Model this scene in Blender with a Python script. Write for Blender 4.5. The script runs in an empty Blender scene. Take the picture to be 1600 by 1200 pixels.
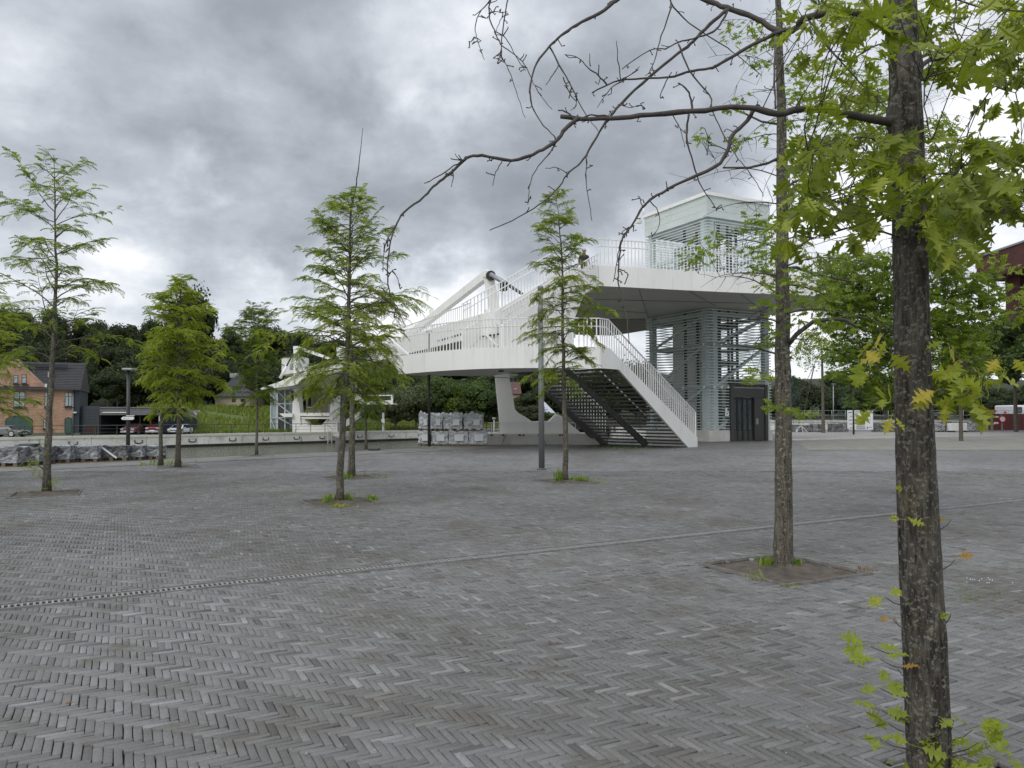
import bpy, math, random
import numpy as np
from mathutils import Vector, Matrix, noise

S = bpy.context.scene
COL = S.collection
R = math.radians
rng = np.random.default_rng(7)
random.seed(7)

# ---------------------------------------------------------------- camera
EYE = 1.5
PITCH = math.atan(50 / 1200)
cd = bpy.data.cameras.new('camera')
cd.sensor_width = 36
cd.lens = 27
cd.clip_start = 0.05
cd.clip_end = 3000
cam = bpy.data.objects.new('camera', cd)
COL.objects.link(cam)
cam.location = (0, 0, EYE)
cam.rotation_euler = (math.pi / 2 + PITCH, 0, 0)
S.camera = cam

# ---------------------------------------------------------------- view and light
S.view_settings.view_transform = 'Standard'
S.view_settings.look = 'None'
S.view_settings.gamma = 1
S.view_settings.use_curve_mapping = False
S.view_settings.exposure = 0.52
S.cycles.max_bounces = 8
S.cycles.transparent_max_bounces = 24
S.cycles.caustics_reflective = False
S.cycles.caustics_refractive = False

SUN_EL, SUN_AZ = 42.0, -150.0        # degrees; azimuth clockwise from +Y (behind the camera, to the left)
sd = bpy.data.lights.new('sun', 'SUN')
sd.energy = 1.0
sd.angle = R(38)
sd.color = (1, 0.965, 0.91)
sun = bpy.data.objects.new('sun', sd)
COL.objects.link(sun)
_sdv = Vector((math.sin(R(SUN_AZ)) * math.cos(R(SUN_EL)), math.cos(R(SUN_AZ)) * math.cos(R(SUN_EL)), math.sin(R(SUN_EL))))
sun.rotation_euler = _sdv.to_track_quat('Z', 'Y').to_euler()
sun.location = (0, 0, 60)


def at(px, py, D):
    """a point at depth D seen at photo pixel px, py (1600 x 1200)"""
    u = (px - 800) / 1200
    v = (600 - py) / 1200
    cp, sp = math.cos(PITCH), math.sin(PITCH)
    dy = cp - v * sp
    dz = sp + v * cp
    return Vector((u / dy * D, D, EYE + dz / dy * D))


def gd(py, z=0.0):
    """depth of the ground seen at photo row py"""
    return (EYE - z) * 1200 / (py - 650)


def gp(px, py, z=0.0):
    D = gd(py, z)
    p = at(px, py, D)
    return Vector((p.x, p.y, z))


# ---------------------------------------------------------------- world
def build_world():
    w = bpy.data.worlds.new('World')
    S.world = w
    w.use_nodes = True
    nt = w.node_tree
    N, L = nt.nodes, nt.links
    N.clear()

    def n(t, **k):
        x = N.new(t)
        for a, b in k.items():
            setattr(x, a, b)
        return x

    def val(x):
        return x if hasattr(x, 'is_linked') else None

    def math_(op, a, b=None, clamp=False):
        m = n('ShaderNodeMath', operation=op, use_clamp=clamp)
        for i, q in enumerate((a, b)):
            if q is None:
                continue
            if isinstance(q, (int, float)):
                m.inputs[i].default_value = q
            else:
                L.new(q, m.inputs[i])
        return m.outputs[0]

    tc = n('ShaderNodeTexCoord')
    d = tc.outputs['Generated']
    sep = n('ShaderNodeSeparateXYZ')
    L.new(d, sep.inputs[0])
    zc = math_('MAXIMUM', sep.outputs[2], 0.0)
    den = math_('ADD', zc, 0.38)
    px_ = math_('DIVIDE', sep.outputs[0], den)
    py_ = math_('DIVIDE', sep.outputs[1], den)
    comb = n('ShaderNodeCombineXYZ')
    L.new(px_, comb.inputs[0])
    L.new(py_, comb.inputs[1])
    comb.inputs[2].default_value = 3.7

    def nz(vec, scale, detail, rough, dist=0.0):
        t = n('ShaderNodeTexNoise')
        L.new(vec, t.inputs['Vector'])
        t.inputs['Scale'].default_value = scale
        t.inputs['Detail'].default_value = detail
        t.inputs['Roughness'].default_value = rough
        t.inputs['Distortion'].default_value = dist
        return t
    n1 = nz(comb.outputs[0], 1.7, 9, 0.52, 0.12)
    n2 = nz(comb.outputs[0], 4.6, 8, 0.60, 0.1)
    # direction warped by noise, for uneven cloud edges
    warp = nz(d, 3.2, 6, 0.6)
    sub = n('ShaderNodeVectorMath', operation='SUBTRACT')
    L.new(warp.outputs['Color'], sub.inputs[0])
    sub.inputs[1].default_value = (0.5, 0.5, 0.5)
    sc = n('ShaderNodeVectorMath', operation='SCALE')
    L.new(sub.outputs[0], sc.inputs[0])
    sc.inputs['Scale'].default_value = 0.42
    add = n('ShaderNodeVectorMath', operation='ADD')
    L.new(d, add.inputs[0])
    L.new(sc.outputs[0], add.inputs[1])
    st = n('ShaderNodeVectorMath', operation='MULTIPLY')
    L.new(add.outputs[0], st.inputs[0])
    st.inputs[1].default_value = (1, 1, 1.5)
    blobs = [  # px, py, radius (pixels), weight
        (420, 300, 230, -.34), (230, 170, 200, -.14), (120, 250, 160, -.08), (900, 260, 230, -.30),
        (1020, 170, 190, -.20), (640, 350, 170, -.20), (1150, 260, 150, -.12), (800, 330, 120, -.12), (300, 430, 120, -.06),
        (560, 90, 130, .10), (715, 75, 120, .22), (650, 170, 100, .18), (300, 290, 60, .26), (880, 5, 90, .14), (420, 10, 200, -.10), (120, 40, 200, -.08), (1000, 40, 160, -.14),
        (620, 470, 180, .22), (640, 420, 70, .12), (790, 455, 60, .14), (470, 450, 120, .12), (900, 470, 190, .12), (1540, 180, 170, .34),
        (1540, 330, 150, .2), (1340, 340, 190, .26), (60, 470, 170, .12), (210, 480, 150, .18), (30, 20, 140, .06), (1250, 560, 200, .25)]
    acc = None
    for (bx, by, br, bw) in blobs:
        p = at(bx, by, 1.0) - Vector((0, 0, EYE))
        p.normalize()
        dist = n('ShaderNodeVectorMath', operation='DISTANCE')
        L.new(st.outputs[0], dist.inputs[0])
        dist.inputs[1].default_value = (p.x, p.y, p.z * 1.5)
        mr = n('ShaderNodeMapRange', interpolation_type='SMOOTHSTEP')
        L.new(dist.outputs['Value'], mr.inputs['Value'])
        mr.inputs['From Min'].default_value = 0
        mr.inputs['From Max'].default_value = br / 1200 * 1.25
        mr.inputs['To Min'].default_value = bw
        mr.inputs['To Max'].default_value = 0
        acc = mr.outputs[0] if acc is None else math_('ADD', acc, mr.outputs[0])
    v = math_('MULTIPLY', math_('SUBTRACT', n1.outputs[0], 0.5), 1.5)
    v = math_('ADD', v, math_('MULTIPLY', math_('SUBTRACT', n2.outputs[0], 0.5), .9))
    v = math_('ADD', v, acc)
    v = math_("ADD", v, 0.62)
    hz = n('ShaderNodeMapRange', interpolation_type='SMOOTHSTEP')
    L.new(sep.outputs[2], hz.inputs['Value'])
    hz.inputs['From Min'].default_value = 0.02
    hz.inputs['From Max'].default_value = 0.20
    hz.inputs['To Min'].default_value = 0.24
    hz.inputs['To Max'].default_value = 0.0
    v = math_('ADD', v, hz.outputs[0], clamp=True)
    ramp = n('ShaderNodeValToRGB')
    L.new(v, ramp.inputs[0])
    e = ramp.color_ramp.elements
    e[0].position = 0.0
    e[0].color = (.20, .217, .238, 1)
    e[1].position = 1.0
    e[1].color = (.78, .79, .81, 1)
    for pos, c in ((.28, (.265, .285, .315)), (.52, (.375, .40, .44)), (.74, (.53, .555, .595))):
        x = e.new(pos)
        x.color = c + (1,)
    sky = n('ShaderNodeTexSky', sky_type='NISHITA', sun_disc=False)
    sky.sun_elevation = R(SUN_EL)
    sky.sun_rotation = R(SUN_AZ)
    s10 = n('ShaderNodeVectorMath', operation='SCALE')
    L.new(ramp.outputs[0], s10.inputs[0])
    zen_fill = math_('ADD', math_('MULTIPLY', math_('MAXIMUM', math_('SUBTRACT', sep.outputs[2], 0.45), 0), 2.2), 1.0)  # extra sky brightness overhead, out of view, added to lift ambient light
    L.new(math_('MULTIPLY', zen_fill, 10.0), s10.inputs['Scale'])
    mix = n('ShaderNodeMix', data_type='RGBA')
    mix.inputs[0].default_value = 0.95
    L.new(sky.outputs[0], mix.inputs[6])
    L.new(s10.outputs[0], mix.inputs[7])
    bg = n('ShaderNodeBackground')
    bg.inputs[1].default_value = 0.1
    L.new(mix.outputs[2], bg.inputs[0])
    out = n('ShaderNodeOutputWorld')
    L.new(bg.outputs[0], out.inputs[0])


build_world()


# ---------------------------------------------------------------- materials
def _nt(name):
    m = bpy.data.materials.new(name)
    m.use_nodes = True
    nt = m.node_tree
    b = nt.nodes['Principled BSDF']
    return m, nt, b


def _noise(nt, scale, detail=5, rough=0.6, stretch=None, dist=0.0, coord='Object'):
    tc = nt.nodes.new('ShaderNodeTexCoord')
    mp = nt.nodes.new('ShaderNodeMapping')
    if stretch:
        mp.inputs['Scale'].default_value = stretch
    nt.links.new(tc.outputs[coord], mp.inputs[0])
    t = nt.nodes.new('ShaderNodeTexNoise')
    t.inputs['Scale'].default_value = scale
    t.inputs['Detail'].default_value = detail
    t.inputs['Roughness'].default_value = rough
    t.inputs['Distortion'].default_value = dist
    nt.links.new(mp.outputs[0], t.inputs['Vector'])
    return t


def _ramp(nt, src, stops):
    r = nt.nodes.new('ShaderNodeValToRGB')
    e = r.color_ramp.elements
    e[0].position, e[0].color = stops[0][0], tuple(stops[0][1]) + (1,)
    e[1].position, e[1].color = stops[-1][0], tuple(stops[-1][1]) + (1,)
    for p, c in stops[1:-1]:
        x = e.new(p)
        x.color = tuple(c) + (1,)
    nt.links.new(src, r.inputs[0])
    return r.outputs[0]


def _mixc(nt, f, a, b, mode='MIX'):
    m = nt.nodes.new('ShaderNodeMix')
    m.data_type = 'RGBA'
    m.blend_type = mode
    for i, q in ((0, f), (6, a), (7, b)):
        if isinstance(q, (int, float)):
            m.inputs[i].default_value = q
        elif isinstance(q, tuple):
            m.inputs[i].default_value = q + (1,) if len(q) == 3 else q
        else:
            nt.links.new(q, m.inputs[i])
    return m.outputs[2]


def _bump(nt, b, src, strength, dist=0.01):
    bp = nt.nodes.new('ShaderNodeBump')
    bp.inputs['Strength'].default_value = strength
    bp.inputs['Distance'].default_value = dist
    nt.links.new(src, bp.inputs['Height'])
    nt.links.new(bp.outputs[0], b.inputs['Normal'])


def pmat(name, c1, c2=None, scale=4.0, rough=0.6, metal=0.0, bump=0.0, bd=0.01, stretch=None, lo=.35, hi=.65, detail=6, spec=0.5):
    m, nt, b = _nt(name)
    b.inputs['Roughness'].default_value = rough
    b.inputs['Metallic'].default_value = metal
    b.inputs['Specular IOR Level'].default_value = spec
    if c2 is None:
        c2 = tuple(x * 0.82 for x in c1)
    t = _noise(nt, scale, detail, 0.62, stretch)
    nt.links.new(_ramp(nt, t.outputs[0], [(lo, c1), (hi, c2)]), b.inputs['Base Color'])
    if bump:
        _bump(nt, b, t.outputs[0], bump, bd)
    return m


M = {}
def white_paint():
    m, nt, b = _nt('white_paint')
    a = _noise(nt, .8, 6, .6, (1, 1, .5))
    c = _ramp(nt, a.outputs[0], [(.3, (.80, .80, .77)), (.7, (.73, .73, .695))])
    s_ = _noise(nt, 2.6, 7, .72, (1, 1, .10))
    c = _mixc(nt, _ramp(nt, s_.outputs[0], [(.54, (0, 0, 0)), (.74, (.5, .5, .5))]), c, (.50, .49, .44))
    nt.links.new(c, b.inputs['Base Color'])
    b.inputs['Roughness'].default_value = .45
    return m


M['white'] = white_paint()
M['white_rail'] = pmat('white_rail_paint', (.80, .80, .78), (.72, .72, .70), 2, 0.4)
M['soffit'] = pmat('shade_greyed_white_paint', (.60, .595, .57), (.52, .515, .49), 0.6, 0.45)  # white paint greyed: shade of the deck undersides put into the colour
M['dark_steel'] = pmat('dark_grey_steel', (.17, .165, .155), (.13, .125, .118), 1.5, 0.5)
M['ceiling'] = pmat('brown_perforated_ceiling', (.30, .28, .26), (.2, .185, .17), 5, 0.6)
M['pale_steel'] = pmat('pale_grey_green_steel', (.50, .56, .56), (.43, .49, .49), 1, 0.4)
M['door_dark'] = pmat('dark_bronze_door', (.05, .05, .047), (.04, .04, .037), 1, 0.35)
M['black'] = pmat('black_plastic', (.012, .012, .013), (.02, .02, .02), 3, 0.45)
M['galv'] = pmat('galvanised_steel', (.33, .34, .34), (.24, .25, .26), 9, 0.45, metal=.4)
M['lamp_grey'] = pmat('grey_lamp_paint', (.17, .18, .18), (.14, .145, .15), 2, 0.45)
M['lamp_lens'] = pmat('frosted_lamp_lens', (.55, .57, .57), (.5, .5, .5), 2, 0.2)
M['rail_dark'] = pmat('dark_railing_paint', (.05, .055, .05), (.035, .035, .035), 2, 0.5)
M['soil'] = pmat('compacted_soil', (.045, .040, .034), (.12, .095, .07), 7, 0.95, bump=.6, bd=.02, detail=9)
M['bed'] = pmat('joint_sand', (.035, .032, .028), (.065, .06, .05), 14, 0.95)
M['steel_edge'] = pmat('pit_edging_steel', (.25, .24, .22), (.14, .13, .12), 12, 0.6)
M['hedge_dirt'] = pmat('dry_dirt', (.2, .17, .12), (.12, .1, .07), 3, .95)
M['concrete_light'] = pmat('light_plinth_concrete', (.66, .635, .58), (.54, .52, .47), 1.2, 0.8, bump=.1)
M['wood'] = pmat('pallet_wood', (.22, .17, .11), (.14, .11, .075), 6, 0.8, stretch=(1, 1, 8))
M['roof_dark'] = pmat('dark_roof_tile', (.045, .047, .052), (.03, .03, .034), 3, 0.7, bump=.3)
M['roof_red'] = pmat('dark_red_roof', (.10, .04, .035), (.07, .03, .028), 3, 0.7)
M['roof_grey'] = pmat('grey_slate_roof', (.14, .14, .145), (.1, .1, .105), 3, 0.7)
M['annex_blue'] = pmat('blue_grey_cladding', (.035, .044, .058), (.028, .035, .046), 2, 0.6)
M['frame_green'] = pmat('dark_green_frame', (.018, .028, .028), (.012, .02, .02), 2, 0.5)
M['garage_green'] = pmat('green_garage_door', (.05, .10, .09), (.04, .085, .075), 2, 0.45)
M['curtain'] = pmat('window_glass_with_curtain', (.42, .47, .48), (.25, .29, .3), 4, 0.15)
M['carport_red'] = pmat('dark_red_wall', (.035, .012, .010), (.022, .01, .01), 2, 0.7)
M['beige'] = pmat('beige_render', (.42, .36, .27), (.36, .31, .23), 2, 0.8)
M['brownwall'] = pmat('brown_render', (.30, .25, .21), (.25, .21, .18), 2, 0.8)
M['whitewall'] = pmat('white_render', (.72, .72, .70), (.62, .62, .6), 2, 0.8)
M['tent'] = pmat('pale_tent_fabric', (.46, .47, .53), (.4, .41, .47), 2, 0.6)
M['glass_dark'] = pmat('dark_window_glass', (.02, .024, .026), (.04, .045, .05), 1, 0.06)
M['glass_sky'] = pmat('pale_window_glass', (.34, .40, .41), (.24, .3, .31), .6, 0.08)
M['hoarding'] = pmat('red_brown_hoarding', (.17, .045, .038), (.12, .035, .03), 3, 0.6)
M['orange'] = pmat('orange_plastic', (.70, .16, .03), (.6, .13, .025), 3, 0.5)
M['red'] = pmat('red_sign_paint', (.55, .02, .03), (.48, .02, .03), 3, 0.5)
M['sign_white'] = pmat('white_sign_sheet', (.78, .79, .80), (.7, .71, .72), 3, 0.5)
M['print_dark'] = pmat('dark_print', (.06, .06, .07), (.10, .10, .11), 3, 0.6)
M['print_grey'] = pmat('grey_print', (.42, .43, .47), (.36, .37, .41), 3, 0.6)
M['car_red'] = pmat('dark_red_car_paint', (.20, .012, .03), (.18, .012, .03), 2, 0.25)
M['car_pink'] = pmat('pale_red_car_paint', (.33, .14, .17), (.3, .13, .15), 2, 0.3)
M['car_white'] = pmat('white_car_paint', (.72, .74, .78), (.68, .7, .74), 2, 0.3)
M['car_dark'] = pmat('silver_grey_car_paint', (.16, .165, .17), (.14, .145, .15), 2, 0.3)
M['tyre'] = pmat('tyre_rubber', (.015, .015, .015), (.02, .02, .02), 4, 0.8)
M['chrome'] = pmat('light_trim', (.6, .6, .62), (.5, .5, .52), 4, 0.25, metal=.5)
M['block_grey'] = pmat('grey_paving_block', (.20, .20, .205), (.12, .12, .125), 9, 0.8)
M['skin'] = pmat('skin', (.45, .28, .20), (.42, .26, .18), 8, 0.6)
M['jacket'] = pmat('black_jacket', (.015, .015, .018), (.025, .025, .03), 8, 0.8)
M['cap'] = pmat('grey_cap', (.42, .40, .42), (.36, .34, .36), 8, 0.8)
M['pole_white'] = pmat('pale_pole_paint', (.6, .61, .6), (.52, .53, .52), 3, 0.5)
M['stone'] = pmat('pale_rubble', (.34, .33, .30), (.2, .19, .17), 6, 0.9)
M['copper'] = pmat('dead_leaf', (.28, .12, .04), (.2, .08, .03), 8, 0.7)
M['hill'] = pmat('wooded_slope_ground', (.018, .026, .010), (.03, .04, .015), .1, 0.95)
M['mud'] = pmat('wet_dark_wall_foot', (.015, .014, .012), (.03, .028, .024), 2, 0.5)


def brick_mat(name, c1, c2, mortar, sx, rough=.8, scale=1.0):
    m, nt, b = _nt(name)
    tc = nt.nodes.new('ShaderNodeTexCoord')
    sep = nt.nodes.new('ShaderNodeSeparateXYZ')
    nt.links.new(tc.outputs['Object'], sep.inputs[0])
    ad = nt.nodes.new('ShaderNodeMath')
    nt.links.new(sep.outputs[0], ad.inputs[0])
    nt.links.new(sep.outputs[1], ad.inputs[1])
    cb = nt.nodes.new('ShaderNodeCombineXYZ')
    nt.links.new(ad.outputs[0], cb.inputs[0])
    nt.links.new(sep.outputs[2], cb.inputs[1])
    t = nt.nodes.new('ShaderNodeTexBrick')
    nt.links.new(cb.outputs[0], t.inputs[0])
    t.inputs['Color1'].default_value = c1 + (1,)
    t.inputs['Color2'].default_value = c2 + (1,)
    t.inputs['Mortar'].default_value = mortar + (1,)
    t.inputs['Scale'].default_value = scale
    t.inputs['Brick Width'].default_value = sx
    t.inputs['Row Height'].default_value = sx * .33
    t.inputs['Mortar Size'].default_value = sx * .04
    nz = _noise(nt, .8, 6, .6)
    c = _mixc(nt, 1.0, t.outputs[0], _ramp(nt, nz.outputs[0], [(.3, (.75, .75, .75)), (.7, (1.15, 1.1, 1.05))]), 'MULTIPLY')
    nt.links.new(c, b.inputs['Base Color'])
    b.inputs['Roughness'].default_value = rough
    return m


M['brick_house'] = brick_mat('orange_red_brickwork', (.47, .27, .18), (.34, .18, .12), (.42, .34, .27), .5)
M['brick_dark'] = brick_mat('dark_red_brickwork', (.11, .032, .026), (.075, .024, .021), (.06, .03, .028), .42)


def paver_mat():
    m, nt, b = _nt('grey_clay_paver')
    at_ = nt.nodes.new('ShaderNodeAttribute')
    at_.attribute_name = 'tone'
    base = _ramp(nt, at_.outputs['Fac'], [(0, (.075, .072, .067)), (.35, (.121, .118, .113)), (.7, (.166, .163, .158)), (.93, (.215, .213, .21)), (1, (.28, .28, .278))])
    geo = nt.nodes.new('ShaderNodeNewGeometry')

    def wn(scale, detail, rough=.6):
        t = nt.nodes.new('ShaderNodeTexNoise')
        t.inputs['Scale'].default_value = scale
        t.inputs['Detail'].default_value = detail
        t.inputs['Roughness'].default_value = rough
        nt.links.new(geo.outputs['Position'], t.inputs['Vector'])
        return t.outputs[0]
    big = _ramp(nt, wn(.55, 6, .65), [(.36, (.76, .72, .66)), (.50, (1, 1, 1)), (.70, (1.13, 1.14, 1.15))])
    c = _mixc(nt, 1.0, base, big, 'MULTIPLY')
    dirt = _ramp(nt, wn(1.7, 9, .72), [(.53, (0, 0, 0)), (.68, (1, 1, 1))])
    c = _mixc(nt, dirt, c, (.095, .085, .068))
    fine = wn(90, 6, .75)
    c = _mixc(nt, 1.0, c, _ramp(nt, fine, [(.25, (.62, .62, .62)), (.75, (1.38, 1.38, 1.38))]), 'MULTIPLY')
    speck = _ramp(nt, wn(23, 3, .5), [(.735, (0, 0, 0)), (.76, (.8, .8, .8))])
    c = _mixc(nt, speck, c, (.34, .33, .31))
    nt.links.new(c, b.inputs['Base Color'])
    rr = _ramp(nt, wn(40, 5), [(.3, (.45, .45, .45)), (.7, (.72, .72, .72))])
    nt.links.new(rr, b.inputs['Roughness'])
    b.inputs['Specular IOR Level'].default_value = .5
    _bump(nt, b, fine, .55, .004)
    return m


M['paver'] = paver_mat()


def far_paving_mat():
    """paving too far away to tell the clay pavers apart"""
    m, nt, b = _nt('far_clay_paving')
    geo = nt.nodes.new('ShaderNodeNewGeometry')
    mp = nt.nodes.new('ShaderNodeMapping')
    mp.inputs['Rotation'].default_value = (0, 0, R(-27))
    nt.links.new(geo.outputs['Position'], mp.inputs[0])

    def wn(scale, detail, rough=.6, vec=None):
        t = nt.nodes.new('ShaderNodeTexNoise')
        t.inputs['Scale'].default_value = scale
        t.inputs['Detail'].default_value = detail
        t.inputs['Roughness'].default_value = rough
        nt.links.new(vec or geo.outputs['Position'], t.inputs['Vector'])
        return t.outputs[0]
    v = nt.nodes.new('ShaderNodeTexVoronoi')
    v.inputs['Scale'].default_value = 7.5
    nt.links.new(mp.outputs[0], v.inputs['Vector'])
    base = _ramp(nt, v.outputs['Color'], [(0, (.085, .082, .077)), (.4, (.122, .119, .114)), (.7, (.152, .149, .145)), (1, (.22, .218, .214))])
    c = _mixc(nt, 1.0, base, _ramp(nt, wn(.55, 6, .65), [(.36, (.76, .72, .66)), (.5, (1, 1, 1)), (.70, (1.13, 1.14, 1.15))]), 'MULTIPLY')
    c = _mixc(nt, 1.0, c, _ramp(nt, wn(.13, 4, .6), [(.3, (.86, .86, .86)), (.7, (1.18, 1.18, 1.2))]), 'MULTIPLY')
    nt.links.new(c, b.inputs['Base Color'])
    b.inputs['Roughness'].default_value = .62
    _bump(nt, b, v.outputs['Distance'], .5, .01)
    return m


M['paving_far'] = far_paving_mat()
M['gravel'] = pmat('compacted_gravel', (.25, .24, .21), (.17, .165, .145), 1.3, 0.95, bump=.5, bd=.03, detail=10)
M['quay_strip'] = pmat('rubble_quay_strip', (.21, .205, .19), (.13, .125, .115), 1.1, 0.95, bump=.5, bd=.05, detail=10)
M['asphalt'] = pmat('asphalt_quay_road', (.30, .29, .27), (.22, .215, .2), .4, 0.9, detail=8)
M['grass_ground'] = pmat('grass_bank_soil', (.07, .11, .02), (.10, .13, .035), .6, 0.95, detail=8)


def stained_concrete():
    m, nt, b = _nt('stained_quay_concrete')
    a = _noise(nt, .55, 8, .7, (1, 1, 1.6))
    c = _ramp(nt, a.outputs[0], [(.30, (.42, .41, .37)), (.48, (.68, .67, .62)), (.7, (.78, .77, .73))])
    s = _noise(nt, 1.0, 9, .75, (1.4, 1.4, .25))
    f = _ramp(nt, s.outputs[0], [(.56, (0, 0, 0)), (.66, (1, 1, 1))])
    c = _mixc(nt, f, c, (.12, .115, .10))
    nt.links.new(c, b.inputs['Base Color'])
    b.inputs['Roughness'].default_value = .85
    _bump(nt, b, a.outputs[0], .4, .03)
    return m


M['quay'] = stained_concrete()


def plinth_concrete():
    m, nt, b = _nt('board_marked_concrete')
    a = _noise(nt, 1.1, 8, .65)
    c = _ramp(nt, a.outputs[0], [(.3, (.44, .43, .40)), (.7, (.60, .59, .56))])
    s = _noise(nt, 1.0, 7, .7, (3, 3, .3))
    c = _mixc(nt, _ramp(nt, s.outputs[0], [(.6, (0, 0, 0)), (.72, (.7, .7, .7))]), c, (.3, .29, .26))
    nt.links.new(c, b.inputs['Base Color'])
    b.inputs['Roughness'].default_value = .85
    return m


M['plinth'] = plinth_concrete()


def bark_mat(name, dark, light, spots, spot_scale, spot_thr, moss=.0):
    m, nt, b = _nt(name)
    r = _noise(nt, 26, 8, .72, (1, 1, .22), .6)
    c = _ramp(nt, r.outputs[0], [(.36, dark), (.62, light)])
    big = _noise(nt, 2.4, 5, .6)
    fis = _noise(nt, 70, 6, .7, (1, 1, .16), .8)
    c = _mixc(nt, 1.0, c, _ramp(nt, fis.outputs[0], [(.34, (.30, .29, .28)), (.50, (1, 1, 1)), (.68, (1.45, 1.42, 1.38))]), 'MULTIPLY')
    if moss:
        mo = _noise(nt, 3.2, 8, .75)
        f = _ramp(nt, mo.outputs[0], [(.55, (0, 0, 0)), (.66, (moss, moss, moss))])
        c = _mixc(nt, f, c, (.13, .105, .035))
    v = nt.nodes.new('ShaderNodeTexVoronoi')
    v.inputs['Scale'].default_value = spot_scale
    v.inputs['Randomness'].default_value = 1.0
    tc = nt.nodes.new('ShaderNodeTexCoord')
    mp = nt.nodes.new('ShaderNodeMapping')
    mp.inputs['Scale'].default_value = (1, 1, 1.7)
    nt.links.new(tc.outputs['Object'], mp.inputs[0])
    wz = _noise(nt, 30, 4, .6)
    wa = nt.nodes.new('ShaderNodeVectorMath')
    wa.operation = 'MULTIPLY_ADD'
    nt.links.new(wz.outputs['Color'], wa.inputs[0])
    wa.inputs[1].default_value = (.055, .055, .055)
    nt.links.new(mp.outputs[0], wa.inputs[2])
    nt.links.new(wa.outputs[0], v.inputs['Vector'])
    f = _ramp(nt, v.outputs['Distance'], [(spot_thr, (1, 1, 1)), (spot_thr + .05, (0, 0, 0))])
    g = _ramp(nt, v.outputs['Color'], [(.22, (0, 0, 0)), (.32, (1, 1, 1))])
    f = _mixc(nt, 1.0, f, g, 'MULTIPLY')
    g2 = _ramp(nt, big.outputs[0], [(.36, (0, 0, 0)), (.48, (1, 1, 1))])
    f = _mixc(nt, 1.0, f, g2, 'MULTIPLY')
    fl = _noise(nt, 60, 3, .6)
    f = _mixc(nt, 1.0, f, _ramp(nt, fl.outputs[0], [(.36, (.05, .05, .05)), (.58, (.85, .85, .85))]), 'MULTIPLY')
    c = _mixc(nt, f, c, spots)
    fk = _noise(nt, 75, 3, .5)
    c = _mixc(nt, _ramp(nt, fk.outputs[0], [(.57, (0, 0, 0)), (.66, (.6, .6, .6))]), c, (.27, .27, .23))
    nt.links.new(c, b.inputs['Base Color'])
    b.inputs['Roughness'].default_value = .92
    b.inputs['Specular IOR Level'].default_value = .25
    ad = nt.nodes.new('ShaderNodeMath')
    nt.links.new(r.outputs[0], ad.inputs[0])
    nt.links.new(fis.outputs[0], ad.inputs[1])
    _bump(nt, b, ad.outputs[0], 1.0, .012)
    return m


M['bark_near'] = bark_mat('oak_bark_with_lichen', (.024, .021, .018), (.125, .113, .095), (.22, .222, .185), 24, .27, .7)
M['bark'] = bark_mat('young_tree_bark', (.05, .045, .036), (.15, .135, .105), (.30, .29, .23), 16, .28, .4)
M['twig'] = pmat('twig_bark', (.045, .039, .034), (.085, .075, .062), 22, 0.85, stretch=(1, 1, .4))
M['twig_far'] = pmat('thin_branch_bark', (.085, .075, .062), (.055, .048, .04), 8, 0.85)


def leaf_mat(name, lo, mid, hi, trans=.42, rough=.5):
    m, nt, b = _nt(name)
    at_ = nt.nodes.new('ShaderNodeAttribute')
    at_.attribute_name = 'tone'
    c = _ramp(nt, at_.outputs['Fac'], [(0, lo), (.5, mid), (1, hi)])
    z = _noise(nt, 14, 3, .6)
    c = _mixc(nt, 1.0, c, _ramp(nt, z.outputs[0], [(.3, (.82, .82, .82)), (.7, (1.14, 1.14, 1.1))]), 'MULTIPLY')
    nt.links.new(c, b.inputs['Base Color'])
    b.inputs['Roughness'].default_value = rough
    b.inputs['Specular IOR Level'].default_value = .35
    tr = nt.nodes.new('ShaderNodeBsdfTranslucent')
    br = _mixc(nt, 1.0, c, (1.5, 1.6, .7), 'MULTIPLY')
    nt.links.new(br, tr.inputs[0])
    mx = nt.nodes.new('ShaderNodeMixShader')
    mx.inputs[0].default_value = trans
    nt.links.new(b.outputs[0], mx.inputs[1])
    nt.links.new(tr.outputs[0], mx.inputs[2])
    nt.links.new(mx.outputs[0], nt.nodes['Material Output'].inputs[0])
    return m


M['leaf_oak'] = leaf_mat('oak_leaf_green', (.12, .16, .02), (.20, .245, .03), (.31, .34, .05))
M['leaf_yellow'] = leaf_mat('oak_leaf_yellow_green', (.22, .28, .035), (.34, .36, .05), (.48, .38, .06))
M['leaf_orange'] = leaf_mat('turning_orange_leaf', (.42, .27, .06), (.36, .18, .05), (.20, .085, .045))
M['leaf_feather'] = leaf_mat('feathery_leaf_green', (.085, .13, .015), (.18, .24, .025), (.33, .38, .05))
M['leaf_feather_dark'] = leaf_mat('feathery_leaf_deep_green', (.06, .10, .015), (.105, .155, .022), (.19, .25, .035))
M['leaf_small'] = leaf_mat('small_lobed_leaf', (.095, .15, .02), (.17, .235, .028), (.27, .33, .045))
M['leaf_forest'] = leaf_mat('dark_forest_leaf', (.014, .024, .009), (.028, .044, .012), (.06, .082, .022), .2, .7)
M['leaf_mid'] = leaf_mat('mid_green_leaf', (.035, .06, .014), (.06, .10, .02), (.11, .16, .035), .3, .6)
M['leaf_willow'] = leaf_mat('grey_green_willow_leaf', (.05, .07, .03), (.09, .12, .05), (.16, .19, .09), .3, .6)
M['leaf_conifer'] = leaf_mat('blue_green_needles', (.02, .04, .028), (.04, .07, .05), (.08, .12, .09), .1, .7)
M['grass'] = leaf_mat('long_grass', (.10, .15, .02), (.17, .22, .04), (.30, .30, .10), .3, .7)
M['weed'] = leaf_mat('weed_leaf', (.09, .17, .015), (.17, .27, .03), (.32, .33, .08), .3, .6)


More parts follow.
